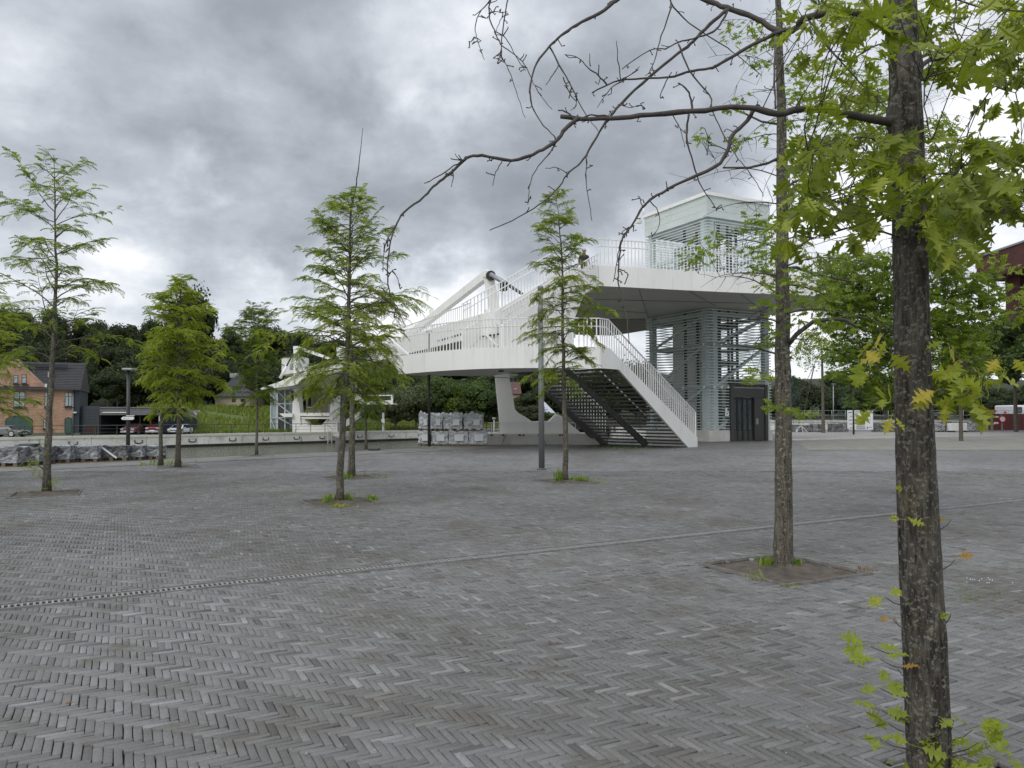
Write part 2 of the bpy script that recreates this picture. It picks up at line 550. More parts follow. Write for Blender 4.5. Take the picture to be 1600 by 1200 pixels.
def glass_slat():
    m, nt, b = _nt('pale_green_glass_slat')
    b.inputs['Base Color'].default_value = (.66, .76, .74, 1)
    z = _noise(nt, 2, 4, .6)
    nt.links.new(_ramp(nt, z.outputs[0], [(.3, (.86, .91, .89)), (.7, (.76, .83, .81))]), b.inputs['Base Color'])
    b.inputs['Roughness'].default_value = .12
    t = nt.nodes.new('ShaderNodeBsdfTransparent')
    t.inputs[0].default_value = (.86, .95, .93, 1)
    mx = nt.nodes.new('ShaderNodeMixShader')
    mx.inputs[0].default_value = .68
    nt.links.new(t.outputs[0], mx.inputs[1])
    nt.links.new(b.outputs[0], mx.inputs[2])
    nt.links.new(mx.outputs[0], nt.nodes['Material Output'].inputs[0])
    return m


M['slat'] = glass_slat()


def clear_glass():
    m, nt, b = _nt('door_glass')
    b.inputs['Base Color'].default_value = (.10, .12, .12, 1)
    b.inputs['Roughness'].default_value = .05
    t = nt.nodes.new('ShaderNodeBsdfTransparent')
    t.inputs[0].default_value = (.55, .62, .62, 1)
    mx = nt.nodes.new('ShaderNodeMixShader')
    mx.inputs[0].default_value = .35
    nt.links.new(t.outputs[0], mx.inputs[1])
    nt.links.new(b.outputs[0], mx.inputs[2])
    nt.links.new(mx.outputs[0], nt.nodes['Material Output'].inputs[0])
    return m


M['glass'] = clear_glass()


def foil_mat(name, lo, mid, hi, scale):
    """crinkled wrapping film over grey blocks"""
    m, nt, b = _nt(name)
    a = _noise(nt, scale, 8, .7, (1.2, 1.2, 2.0), 1.6)
    c = _ramp(nt, a.outputs[0], [(.36, lo), (.5, mid), (.62, hi)])
    v = nt.nodes.new('ShaderNodeTexVoronoi')
    v.inputs['Scale'].default_value = scale * 2.2
    nt.links.new(a.inputs['Vector'].links[0].from_socket, v.inputs['Vector'])
    c = _mixc(nt, .45, c, _ramp(nt, v.outputs['Color'], [(.2, lo), (.8, hi)]))
    nt.links.new(c, b.inputs['Base Color'])
    b.inputs['Roughness'].default_value = .22
    _bump(nt, b, a.outputs[0], .9, .06)
    return m


M['film_clear'] = foil_mat('crinkled_clear_film', (.06, .062, .068), (.18, .185, .20), (.55, .57, .60), 3.2)
M['film_white'] = foil_mat('crinkled_silver_film', (.24, .26, .28), (.48, .51, .54), (.80, .83, .86), 3.6)
M['film_dark'] = foil_mat('dark_wrapped_film', (.03, .03, .032), (.09, .09, .095), (.28, .285, .3), 3.2)


def water_mat():
    m, nt, b = _nt('canal_water')
    a = _noise(nt, 2.6, 6, .7, (1, 1.0, 1))
    b.inputs['Base Color'].default_value = (.11, .115, .075, 1)
    b.inputs['Roughness'].default_value = .12
    b.inputs['IOR'].default_value = 1.33
    _bump(nt, b, a.outputs[0], 1.0, .3)
    return m


M['water'] = water_mat()


# ---------------------------------------------------------------- mesh helpers
def tag(o, label=None, cat=None, group=None, kind=None):
    for k, v in (('label', label), ('category', cat), ('group', group), ('kind', kind)):
        if v:
            o[k] = v
    return o


def wloc(o):
    p = Vector(o.location)
    while o.parent:
        o = o.parent
        p = p + Vector(o.location)
    return p


def thing(name, loc, label, cat, group=None):
    o = bpy.data.objects.new(name, None)
    o.empty_display_size = .2
    COL.objects.link(o)
    o.location = loc
    return tag(o, label, cat, group)


def link(name, me, parent=None, loc=None, rot=None):
    o = bpy.data.objects.new(name, me)
    COL.objects.link(o)
    if parent:
        o.parent = parent
    if loc is not None:
        o.location = loc
    if rot is not None:
        o.rotation_euler = rot
    return o


class MB:
    """collects shapes given in world coordinates, links them as one mesh object"""

    def __init__(s):
        s.v, s.f, s.sm = [], [], []

    def add(s, vs, fs, smooth=False):
        k = len(s.v)
        s.v += [tuple(q) for q in vs]
        s.f += [tuple(i + k for i in f) for f in fs]
        s.sm += [smooth] * len(fs)
        return s

    def box(s, lo, hi):
        x0, y0, z0 = lo
        x1, y1, z1 = hi
        vs = [(x0, y0, z0), (x1, y0, z0), (x1, y1, z0), (x0, y1, z0), (x0, y0, z1), (x1, y0, z1), (x1, y1, z1), (x0, y1, z1)]
        return s.add(vs, [(3, 2, 1, 0), (4, 5, 6, 7), (0, 1, 5, 4), (1, 2, 6, 5), (2, 3, 7, 6), (3, 0, 4, 7)])

    def fbox(s, O, ux, uy, lo, hi):
        """box in a plan frame: origin O, axes ux uy (z up)"""
        vs = []
        for z in (lo[2], hi[2]):
            for (a, b) in ((lo[0], lo[1]), (hi[0], lo[1]), (hi[0], hi[1]), (lo[0], hi[1])):
                vs.append(O + ux * a + uy * b + Vector((0, 0, z)))
        return s.add(vs, [(3, 2, 1, 0), (4, 5, 6, 7), (0, 1, 5, 4), (1, 2, 6, 5), (2, 3, 7, 6), (3, 0, 4, 7)])

    def beam(s, p, q, w, h, up=Vector((0, 0, 1)), w2=None, h2=None):
        p, q = Vector(p), Vector(q)
        d = (q - p).normalized()
        if abs(d.dot(up)) > .98:
            up = Vector((0, 1, 0))
        a = d.cross(up).normalized()
        b = a.cross(d).normalized()
        vs = []
        for (c, ww, hh) in ((p, w, h), (q, w2 or w, h2 or h)):
            for (i, j) in ((-1, -1), (1, -1), (1, 1), (-1, 1)):
                vs.append(c + a * (i * ww / 2) + b * (j * hh / 2))
        return s.add(vs, [(0, 1, 2, 3), (7, 6, 5, 4), (0, 4, 5, 1), (1, 5, 6, 2), (2, 6, 7, 3), (3, 7, 4, 0)])

    def tube(s, pts, rad, n=8, cap=True, smooth=True):
        pts = [Vector(p) for p in pts]
        if isinstance(rad, (int, float)):
            rad = [rad] * len(pts)
        k = len(s.v)
        ref = Vector((0.13, 0.27, 0.95))
        pa = None
        for i, p in enumerate(pts):
            d = (pts[min(i + 1, len(pts) - 1)] - pts[max(i - 1, 0)])
            d = d.normalized() if d.length > 1e-9 else Vector((0, 0, 1))
            if pa is None:
                a = d.cross(ref)
                if a.length < .1:
                    a = d.cross(Vector((1, 0, 0)))
            else:
                a = pa - d * pa.dot(d)
            a.normalize()
            pa = a
            b = d.cross(a)
            for j in range(n):
                t = 2 * math.pi * j / n
                s.v.append(tuple(p + (a * math.cos(t) + b * math.sin(t)) * rad[i]))
        for i in range(len(pts) - 1):
            for j in range(n):
                j2 = (j + 1) % n
                s.f.append((k + i * n + j, k + i * n + j2, k + (i + 1) * n + j2, k + (i + 1) * n + j))
                s.sm.append(smooth)
        if cap:
            s.f.append(tuple(k + j for j in range(n))[::-1])
            s.f.append(tuple(k + (len(pts) - 1) * n + j for j in range(n)))
            s.sm += [False, False]
        return s

    def prism(s, poly, off):
        """polygon of 3D points pushed along the vector off"""
        off = Vector(off)
        n = len(poly)
        a = [Vector(p) for p in poly]
        b = [p + off for p in a]
        return s.add(a + b, [tuple(range(n)), tuple(range(2 * n - 1, n - 1, -1))] + [(i, n + i, n + (i + 1) % n, (i + 1) % n) for i in range(n)])

    def disc(s, c, r, axis, th, n=20):
        c, axis = Vector(c), Vector(axis).normalized()
        a = axis.orthogonal().normalized()
        b = axis.cross(a)
        return s.prism([c + (a * math.cos(2 * math.pi * i / n) + b * math.sin(2 * math.pi * i / n)) * r for i in range(n)], axis * th)

    def build(s, name, mat, parent=None, tone=None):
        me = bpy.data.meshes.new(name)
        o = Vector((0, 0, 0))
        if parent:
            o = wloc(parent)
        else:
            c = np.array(s.v)
            o = Vector(((c[:, 0].min() + c[:, 0].max()) / 2, (c[:, 1].min() + c[:, 1].max()) / 2, c[:, 2].min()))
        me.from_pydata([(x - o.x, y - o.y, z - o.z) for x, y, z in s.v], [], s.f)
        if any(s.sm):
            me.polygons.foreach_set('use_smooth', s.sm)
        for mm in (mat if isinstance(mat, (list, tuple)) else [mat]):
            me.materials.append(M[mm] if isinstance(mm, str) else mm)
        ob = link(name, me, parent)
        if not parent:
            ob.location = o
        return ob


def bevel(o, w, seg=2):
    md = o.modifiers.new('bevel', 'BEVEL')
    md.width = w
    md.segments = seg
    md.limit_method = 'ANGLE'
    md.angle_limit = R(35)
    return o


def np_mesh(name, V, F, mat, tone=None, smooth=False, parent=None):
    """V (n,3), F (m,k) all faces of one size"""
    me = bpy.data.meshes.new(name)
    n, m, k = len(V), len(F), F.shape[1]
    me.vertices.add(n)
    me.vertices.foreach_set('co', np.ascontiguousarray(V, dtype=np.float32).ravel())
    me.loops.add(m * k)
    me.loops.foreach_set('vertex_index', F.astype(np.int32).ravel())
    me.polygons.add(m)
    me.polygons.foreach_set('loop_start', np.arange(0, m * k, k, dtype=np.int32))
    me.polygons.foreach_set('loop_total', np.full(m, k, dtype=np.int32))
    if smooth:
        me.polygons.foreach_set('use_smooth', np.ones(m, dtype=bool))
    if tone is not None:
        a = me.attributes.new('tone', 'FLOAT', 'POINT')
        a.data.foreach_set('value', tone.astype(np.float32))
    me.materials.append(M[mat])
    me.update(calc_edges=True)
    return link(name, me, parent)

# ================================================================ GROUND
EA = Vector((-math.sin(R(27)), math.cos(R(27)), 0))     # plaza grid, away and to the left
EB = Vector((math.cos(R(27)), math.sin(R(27)), 0))      # plaza grid, to the right
NEAR = [(-4.2, 2.2), (-16.0, 21.0), (16.0, 21.0), (4.2, 2.2)]
E1, E2, E3, E4 = Vector((-15.1, 22.7, 0)), Vector((-4.5, 36, 0)), Vector((14.7, 60, 0)), Vector((16.5, 300, 0))
E0 = E1 + (E1 - E2).normalized() * 60


def flat(name, poly, z, mat, kind='structure', extra=None):
    me = bpy.data.meshes.new(name)
    polys = [poly] + (extra or [])
    vs, fs = [], []
    for p in polys:
        k = len(vs)
        vs += [(q[0], q[1], z) for q in p]
        f = list(range(k, k + len(p)))
        ar = sum(vs[f[i]][0] * vs[f[(i + 1) % len(f)]][1] - vs[f[(i + 1) % len(f)]][0] * vs[f[i]][1] for i in range(len(f)))
        fs.append(tuple(f if ar > 0 else f[::-1]))
    me.from_pydata(vs, [], fs)
    me.materials.append(M[mat])
    o = link(name, me)
    tag(o, kind=kind)
    return o


# the plaza: a sheet to the horizon on this side of the canal, with the near paving field left open for the pavers
flat('plaza', [NEAR[1], tuple(E1[:2]), tuple(E2[:2]), tuple(E3[:2]), (300, 60), (300, 21.0), NEAR[2]], -.006, 'paving_far',
     extra=[[NEAR[2], (300, 21.0), (300, -60), (4.2, -60), NEAR[3]],
            [NEAR[1], NEAR[0], (-4.2, -60), tuple(E0[:2]), tuple(E1[:2])],
            [NEAR[0], NEAR[3], (4.2, -60), (-4.2, -60)],
            [tuple(E3[:2]), tuple(E4[:2]), (900, 300), (900, 60)],
            [(300, 60), (300, -60), (900, -60), (900, 60)]])
flat('paving_bed', NEAR, -.022, 'bed')


def strip(a, b, w0, w1):
    d = (b - a).normalized()
    n = Vector((d.y, -d.x, 0))
    return [tuple((a + n * w0)[:2]), tuple((b + n * w0)[:2]), tuple((b + n * w1)[:2]), tuple((a + n * w1)[:2])]


nA, nB = Vector((.782, -.623, 0)), Vector((.78, -.626, 0))
flat('quay_strip', [tuple(E0[:2]), tuple(E2[:2]), tuple(E3[:2]), tuple((E3 + Vector((3.0, -1.2, 0)))[:2]), tuple((E2 + Vector((2.3, -1.5, 0)))[:2]), tuple((E0 + Vector((.8, -.7, 0)))[:2])], .004, 'quay_strip')
# lighter gravel field to the right, in front of the hoarding
flat('gravel_field', [tuple(gp(1262, 703)[:2]), tuple(gp(1700, 703)[:2]), (120, 60), (120, 74), (28, 74), tuple(gp(1225, 678)[:2])], .004, 'gravel')
flat('service_lane', [tuple(gp(1236, 689)[:2]), tuple(gp(1440, 684)[:2]), (60, 72.6), (24, 72.6)], .008, 'asphalt')

# kerb line along the lane
k = MB()
a, b = gp(1236, 688), gp(1438, 683.5)
k.beam(a + Vector((0, 0, .04)), b + Vector((0, 0, .04)), .18, .09)
tag(k.build('kerb', 'concrete_light'), kind='structure')

# ---------------------------------------------------------------- drain line position
D0 = gp(0, 948)
D1 = gp(1600, 781)
DD = (D1 - D0).normalized()
DN = Vector((-DD.y, DD.x, 0))

# ---------------------------------------------------------------- tree pits
PIT_H = .56
TREES = {}


def tree_base(px, py):
    return gp(px, py)


PITS = [tree_base(*q) for q in ((73, 771), (530, 784), (549, 746), (883, 752), (1224, 887), (1453, 1250), (1445, 812), (278, 729), (251, 727), (401, 712), (572, 703))]


PITS[5] = Vector((1.69, 2.72, 0))


def wave(x, y):
    d_ = np.abs((x - D0.x) * DN.x + (y - D0.y) * DN.y)
    w = .0055 * np.sin(1.9 * x + 1.1 * y + .6) + .005 * np.sin(-1.2 * x + 2.7 * y) + .004 * np.sin(3.9 * x - 2.1 * y + 2) + .003 * np.sin(5.3 * y + 4.4 * x)
    return w * np.clip((d_ - .06) / .5, .05, 1)


def build_pavers():
    W, J = .041, .0023
    nmax = int(27 / W)
    i0 = np.arange(-nmax, nmax)
    A, B = np.meshgrid(i0, i0, indexing='ij')           # A along EB (columns), B along EA
    k = (A + B) % 8
    ux, uy = np.array(EB[:2]), np.array(EA[:2])
    out = []
    for typ, sel in ((0, k == 0), (1, k == 4)):
        a, b = A[sel], B[sel]
        if typ == 0:
            ca, cb = a + 2.0, b + .5
        else:
            ca, cb = a + .5, b + 2.0
        x = ca * W * ux[0] + cb * W * uy[0]
        y = ca * W * ux[1] + cb * W * uy[1]
        ok = (y > 2.2) & (y < 21.0) & (np.abs(x) < 4.2 + (y - 2.2) * (16.0 - 4.2) / 18.8)
        out.append(np.stack([x[ok], y[ok], np.full(ok.sum(), typ)], 1))
    P = np.concatenate(out)
    for p in PITS[:6] + PITS[7:]:
        dx, dy = P[:, 0] - p.x, P[:, 1] - p.y
        a = dx * EA.x + dy * EA.y
        b = dx * EB.x + dy * EB.y
        P = P[~((np.abs(a) < PIT_H + .03) & (np.abs(b) < PIT_H + .03))]
    dd = (P[:, 0] - D0.x) * DN.x + (P[:, 1] - D0.y) * DN.y
    P = P[np.abs(dd - .025) > .06]
    n = len(P)
    order = np.argsort(np.where(np.abs(P[:, 0]) < P[:, 1] * .667, P[:, 1], P[:, 1] + 100))
    P = P[order]
    tone = np.clip(rng.normal(.50, .135, n), 0, .86)
    tone += .13 * np.sin(P[:, 0] * 1.3 + 1) * np.sin(P[:, 1] * .9)
    odd = rng.random(n)
    tone = np.where(odd > .975, .88 + .09 * rng.random(n), tone)
    tone = np.where(odd < .03, .05, tone)
    tone = np.clip(tone, 0, 1)
    z = wave(P[:, 0], P[:, 1]) + rng.normal(0, .0013, n)
    tx, ty = rng.normal(0, .010, n), rng.normal(0, .016, n)      # small tilt along and across
    typ = P[:, 2] == 0
    dirx = np.where(typ, EB.x, EA.x)
    diry = np.where(typ, EB.y, EA.y)
    yaw = rng.normal(0, .006, n)
    dx = dirx * np.cos(yaw) - diry * np.sin(yaw)
    dy = dirx * np.sin(yaw) + diry * np.cos(yaw)
    L_, H_ = 4 * W - J, W - J
    lx = L_ / 2 + rng.normal(0, .0012, n)
    hy = H_ / 2 + rng.normal(0, .0009, n)

    def ring(ins, dz):
        """corner offsets: local (u,v,z)"""
        return [(-1, -1, ins, dz), (1, -1, ins, dz), (1, 1, ins, dz), (-1, 1, ins, dz)]

    def verts(idx, rings):
        m = len(idx)
        V = np.zeros((m, len(rings) * 4, 3))
        c = 0
        for r in rings:
            for (su, sv, ins, dz) in r:
                jit = rng.normal(0, .0008, m)
                u = su * (lx[idx] - ins) + jit
                v = sv * (hy[idx] - ins) + jit
                V[:, c, 0] = P[idx, 0] + dx[idx] * u - dy[idx] * v
                V[:, c, 1] = P[idx, 1] + dy[idx] * u + dx[idx] * v
                V[:, c, 2] = z[idx] + dz + tx[idx] * u + ty[idx] * v
                c += 1
        return V
    base2 = np.array([[0, 1, 2, 3]] + [[4 + i, 4 + (i + 1) % 4, (i + 1) % 4, i] for i in range(4)])
    base3 = np.array([[0, 1, 2, 3]] + [[4 + i, 4 + (i + 1) % 4, (i + 1) % 4, i] for i in range(4)] + [[8 + i, 8 + (i + 1) % 4, 4 + (i + 1) % 4, 4 + i] for i in range(4)])
    R3 = [ring(.0038, 0), ring(.0009, -.002), ring(0, -.02)]
    R2 = [ring(.003, 0), ring(0, -.016)]
    NI = 300
    par = bpy.data.objects.new('clay_paving', None)
    COL.objects.link(par)
    tag(par, kind='structure')
    # the 300 nearest pavers, one object each (shared meshes)
    V = verts(np.arange(NI), R3)
    pool = {}
    for i in range(NI):
        key = (int(tone[i] * 7.99), i % 5)
        if key not in pool:
            c = np.array([P[i, 0], P[i, 1], z[i]])
            loc = V[i] - c
            ca, sa = dx[i], dy[i]
            loc = np.stack([loc[:, 0] * ca + loc[:, 1] * sa, -loc[:, 0] * sa + loc[:, 1] * ca, loc[:, 2]], 1)
            ob = np_mesh('brick', loc, base3, 'paver', np.full(12, tone[i]), parent=par)
            pool[key] = ob.data
        else:
            ob = link('brick', pool[key], par)
        ob.location = (P[i, 0], P[i, 1], z[i])
        ob.rotation_euler = (0, 0, math.atan2(dy[i], dx[i]))
    near = np.arange(NI, n)[P[NI:, 1] < 8.5]
    far = np.arange(NI, n)[P[NI:, 1] >= 8.5]
    for idx, RR, base, nm in ((near, R3, base3, 'more_bricks'), (far, R2, base2, 'further_bricks')):
        V = verts(idx, RR)
        m, q = V.shape[0], V.shape[1]
        F = (base[None] + (np.arange(m) * q)[:, None, None]).reshape(-1, 4)
        o = np_mesh(nm, V.reshape(-1, 3), F, 'paver', np.repeat(tone[idx], q), parent=par)
        tag(o, kind='stuff')


build_pavers()


def build_drain():
    par = bpy.data.objects.new('drainage_channel', None)
    COL.objects.link(par)
    tag(par, kind='structure')
    hw, seg, pitch, zt = .062, .5, .042, .017
    me0 = None
    # one grate: two side rails and cross bars with open slots between them
    g = MB()
    g.box((0, -hw, -.03), (seg - .004, -hw + .014, zt))
    g.box((0, hw - .014, -.03), (seg - .004, hw, zt))
    t = .008
    while t < seg - .01:
        g.box((t, -hw + .014, -.02), (t + pitch * .42, hw - .014, zt - .001))
        t += pitch
    total = (D1 - D0).length
    i = -4
    first = None
    ang = math.atan2(DD.y, DD.x)
    while i * seg < total + 2:
        p = D0 + DD * (i * seg)
        if p.y > 25.5:
            break
        if first is None:
            me = bpy.data.meshes.new('grate')
            me.from_pydata(g.v, [], g.f)
            me.materials.append(M['galv_light'])
            first = me
        link('grate', first, par, p, (0, 0, ang + random.uniform(-.002, .002)))
        i += 1
    m = MB()
    a, b = D0 - DD * 2, D0 + DD * (i * seg)
    m.add([tuple(a - DN * (hw + .001) + Vector((0, 0, .0045))), tuple(b - DN * (hw + .001) + Vector((0, 0, .0045))), tuple(b + DN * (hw + .05) + Vector((0, 0, .0045))), tuple(a + DN * (hw + .05) + Vector((0, 0, .0045)))], [(0, 1, 2, 3)])
    m.build('channel_shade_sheet', 'void', par)  # flat black sheet standing in for the shade down in the open slots
    e = MB()
    e.beam(a + DN * (hw + .058) + Vector((0, 0, .004)), b + DN * (hw + .058) + Vector((0, 0, .004)), .012, .022)
    e.build('channel_edge', 'steel_edge', par)


M['void'] = pmat('channel_shade_black', (.006, .006, .005), (.01, .009, .008), 3, 1.0, spec=0.0)
M['galv_light'] = pmat('worn_galvanised_grate', (.30, .295, .285), (.2, .195, .19), 14, .6, metal=.1)
build_drain()


def build_pits():
    lab = {0: 'beside the feathery tree at the far left', 1: 'under the feathery tree in the centre left', 2: 'under the slim tree just behind the centre left one',
           3: 'under the tiered tree in front of the white staircase', 4: 'with rust brown soil under the slender oak with bare twigs', 5: 'under the big foreground trunk',
           6: 'hidden behind the big foreground trunk', 7: 'under the bushy light green tree by the canal', 8: 'under the thin trunk beside the bushy light green tree',
           9: 'under the small tree near the left bridge head', 10: 'under the thin tree at the canal edge'}
    for i, p in enumerate(PITS):
        if i in (6, 8):
            continue
        h = PIT_H
        t = thing('tree_pit', (p.x, p.y, 0), 'square soil pit ' + lab[i], 'tree pit', 'square tree pits in the paving')
        s = MB()
        n = 14
        vs = []
        for a in range(n + 1):
            for b in range(n + 1):
                q = p + EA * ((a / n * 2 - 1) * h) + EB * ((b / n * 2 - 1) * h)
                edge = min(a, b, n - a, n - b) / n * 2
                r = (Vector((q.x, q.y, 0)) - p).length
                z = -.012 + .02 * edge + .012 * noise.noise(q * 6) + max(0, .05 - r * .16)
                vs.append((q.x, q.y, z if edge > 0 else -.015))
        fs = [(a * (n + 1) + b, a * (n + 1) + b + 1, (a + 1) * (n + 1) + b + 1, (a + 1) * (n + 1) + b) for a in range(n) for b in range(n)]
        fs = [f[::-1] for f in fs]
        s.add(vs, fs, True)
        s.build('soil', 'soil', t)
        for (a0, b0, a1, b1) in ((-h, -h, -h, h), (-h, h, h, h), (h, h, h, -h), (h, -h, -h, -h)):
            e = MB()
            z = Vector((0, 0, .006))
            e.beam(p + EA * a0 + EB * b0 + z, p + EA * a1 + EB * b1 + z, .010, .03)
            e.build('steel_edge', 'steel_edge', t)


build_pits()

# ================================================================ WATER, QUAYS, FAR BANK
WZ, BZ = -1.8, -.5
F1, F2 = Vector((-45.7, 68.6, 0)), Vector((10, 129, 0))
fd = (F2 - F1).normalized()
F0 = F1 - fd * 130
F3 = F2 + fd * 200
flat('canal_water', [(-400, -200), (400, -200), (400, 500), (-400, 500)], WZ, 'water')
flat('far_bank_ground', [tuple(F0[:2]), tuple(F3[:2]), (F3.x, 1400), (-1400, 1400), (-1400, F0.y)], BZ, 'grass_ground')
nf = Vector((-fd.y, fd.x, 0))
# light quay road along the far bank
rd = flat('far_quay_road', [tuple((F0 + nf * .0)[:2]), tuple((F3)[:2]), tuple((F3 + nf * 5)[:2]), tuple((F0 + nf * 5)[:2])], BZ + .006, 'asphalt')


def canal_wall(name, a, b, top, lab, step, thick, nrm, mat):
    d = (b - a)
    L = d.length
    d.normalize()
    n = int(L / step)
    t = thing(name, (a.x, a.y, WZ), lab, 'quay wall')
    for i in range(n):
        p = a + d * (i * step + .02)
        q = a + d * ((i + 1) * step - .02)
        m = MB()
        z0, z1 = WZ - .6, top - .22
        o = nrm * random.uniform(-.02, .0)
        m.prism([p + o + Vector((0, 0, z0)), q + o + Vector((0, 0, z0)), q + o + Vector((0, 0, z1)), p + o + Vector((0, 0, z1))], nrm * thick)
        m.build('concrete_panel', mat, t)
        c = MB()
        p2, q2 = p - nrm * .06, q - nrm * .06
        c.prism([p2 + Vector((0, 0, z1 + .003)), q2 + Vector((0, 0, z1 + .003)), q2 + Vector((0, 0, top)), p2 + Vector((0, 0, top))], nrm * (thick + .1))
        c.build('coping_slab', 'concrete_light', t)
    m = MB()
    a2, b2 = a - nrm * .035, a + d * (n * step) - nrm * .035
    m.prism([a2 + Vector((0, 0, WZ - .3)), b2 + Vector((0, 0, WZ - .3)), b2 + Vector((0, 0, WZ + .30)), a2 + Vector((0, 0, WZ + .30))], nrm * .03)
    m.build('tide_line', 'mud', t)
    return t, d, n


fw, _, _ = canal_wall('canal_wall', F1 - fd * 8, F2, BZ + .06, 'stained pale concrete quay wall along the far side of the canal', 5.2, .6, nf, 'quay')
# mooring recesses and a ladder in the far wall
for i, s in enumerate((6, 12, 17.5, 22, 26, 30, 33.5, 39, 44, 49, 54, 60)):
    p = F1 + fd * s - nf * .03
    m = MB()
    w, z0, z1 = (.36, WZ + .62, WZ + .90)
    m.tube([p + fd * (-w) + Vector((0, 0, z1)), p + fd * (-w) + Vector((0, 0, z0)), p + fd * 0 + Vector((0, 0, z0 - .07)), p + fd * w + Vector((0, 0, z0)), p + fd * w + Vector((0, 0, z1))], .05, 6)
    m.build('mooring_ring', 'mud', fw)
p = F1 + fd * 34.5 - nf * .12
lt = thing('ladder', (p.x, p.y, WZ), 'steel ladder fixed to the far canal wall under the railing', 'ladder')
for sx in (-.28, .28):
    MB().beam(p + fd * sx + Vector((0, 0, WZ)), p + fd * sx + Vector((0, 0, BZ + .3)), .07, .07).build('stile', 'concrete_light', lt)
for k_ in range(6):
    z = WZ + .2 + k_ * .24
    MB().beam(p + fd * -.25 + Vector((0, 0, z)), p + fd * .25 + Vector((0, 0, z)), .04, .04).build('rung', 'concrete_light', lt)

nn = Vector((.782, -.623, 0))
near_wall = MB()
for (a, b) in ((E0, E1), (E1, E2), (E2, E3), (E3, E4)):
    near_wall.add([tuple(a + Vector((0, 0, -3))), tuple(b + Vector((0, 0, -3))), tuple(b + Vector((0, 0, 0))), tuple(a + Vector((0, 0, 0)))], [(0, 1, 2, 3)])
o = near_wall.build('near_quay_face', 'quay')
tag(o, kind='structure')


def railing(name, pts, h, post_step, lab, rails, mat='rail_dark', r=.025, group=None):
    t = thing(name, tuple(pts[0]), lab, 'railing', group)
    for a, b in zip(pts[:-1], pts[1:]):
        L = (b - a).length
        n = max(1, round(L / post_step))
        for i in range(n + 1):
            p = a + (b - a) * (i / n)
            MB().beam(p, p + Vector((0, 0, h)), r * 2, r * 2).build('post', mat, t)
        for z, rr in rails:
            MB().tube([a + Vector((0, 0, z)), b + Vector((0, 0, z))], rr, 6).build('rail', mat, t)
    return t


zb = Vector((0, 0, BZ + .05))
railing('quay_railing', [F1 - fd * 6 + nf * .3 + zb, F2 + nf * .3 + zb], 1.05, 2.0, 'long dark steel railing along the edge of the far quay', [(1.03, .035), (.7, .014), (.36, .014)])


# ---------------------------------------------------------------- hill behind the far bank
def hill():
    nx, ny = 70, 22
    V = []
    for j in range(ny):
        for i in range(nx):
            x = -260 + i * 8
            y = 118 + j * 10
            t = min(1, max(0, (y - 118) / 110))
            h = 24 * (3 * t * t - 2 * t ** 3)
            h *= .55 + .45 / (1 + math.exp((x + 10) / 22))
            h += 2.2 * noise.noise(Vector((x * .02, y * .02, 0))) * t
            V.append((x, y, BZ - .05 + h))
    F = [(j * nx + i, j * nx + i + 1, (j + 1) * nx + i + 1, (j + 1) * nx + i) for j in range(ny - 1) for i in range(nx - 1)]
    me = bpy.data.meshes.new('wooded_hill')
    me.from_pydata(V, [], F)
    me.materials.append(M['hill'])
    me.polygons.foreach_set('use_smooth', [True] * len(F))
    tag(link('wooded_hill', me), kind='structure')


hill()


def smooth(a, b, v):
    t = min(1, max(0, (v - a) / (b - a)))
    return t * t * (3 - 2 * t)


def bank_z(x, y):
    p = Vector((x, y, 0)) - F1
    s_, t_ = p.dot(nf), p.dot(fd)
    return BZ + 3.2 * smooth(6, 26, s_) * smooth(15, 24, t_)


def bank():
    V, F = [], []
    nt_, ns_ = 80, 14
    for i in range(nt_ + 1):
        for j in range(ns_ + 1):
            p = F1 + fd * (12 + i * 1.6) + nf * (5.2 + j * 2.4)
            z = bank_z(p.x, p.y)
            V.append((p.x, p.y, (z + .12 * noise.noise(p * .3) if 0 < j < ns_ and i else z) if j else BZ + .004))
    F = [(i * (ns_ + 1) + j, (i + 1) * (ns_ + 1) + j, (i + 1) * (ns_ + 1) + j + 1, i * (ns_ + 1) + j + 1) for i in range(nt_) for j in range(ns_)]
    me = bpy.data.meshes.new('grass_bank')
    me.from_pydata(V, [], F)
    me.materials.append(M['grass_ground'])
    me.polygons.foreach_set('use_smooth', [True] * len(F))
    tag(link('grass_bank', me), kind='structure')


bank()


def hill_z(x, y):
    t = min(1, max(0, (y - 118) / 110))
    h = 24 * (3 * t * t - 2 * t ** 3) * (.55 + .45 / (1 + math.exp((x + 10) / 22)))
    return BZ + h

# ================================================================ FOOTBRIDGE
def Z(py, D):
    return at(800, py, D).z


def P2(px, D, z=0.0):
    p = at(px, 650, D)
    return Vector((p.x, p.y, z))


_bal = {}


def baluster_mesh(h, w=.022, d=.05, mat='white_rail', name='baluster'):
    key = (round(h, 2), w, d, mat, name)
    if key not in _bal:
        m = MB().box((-w / 2, -d / 2, 0), (w / 2, d / 2, h))
        me = bpy.data.meshes.new(name)
        me.from_pydata(m.v, [], m.f)
        me.materials.append(M[mat])
        _bal[key] = me
    return _bal[key]


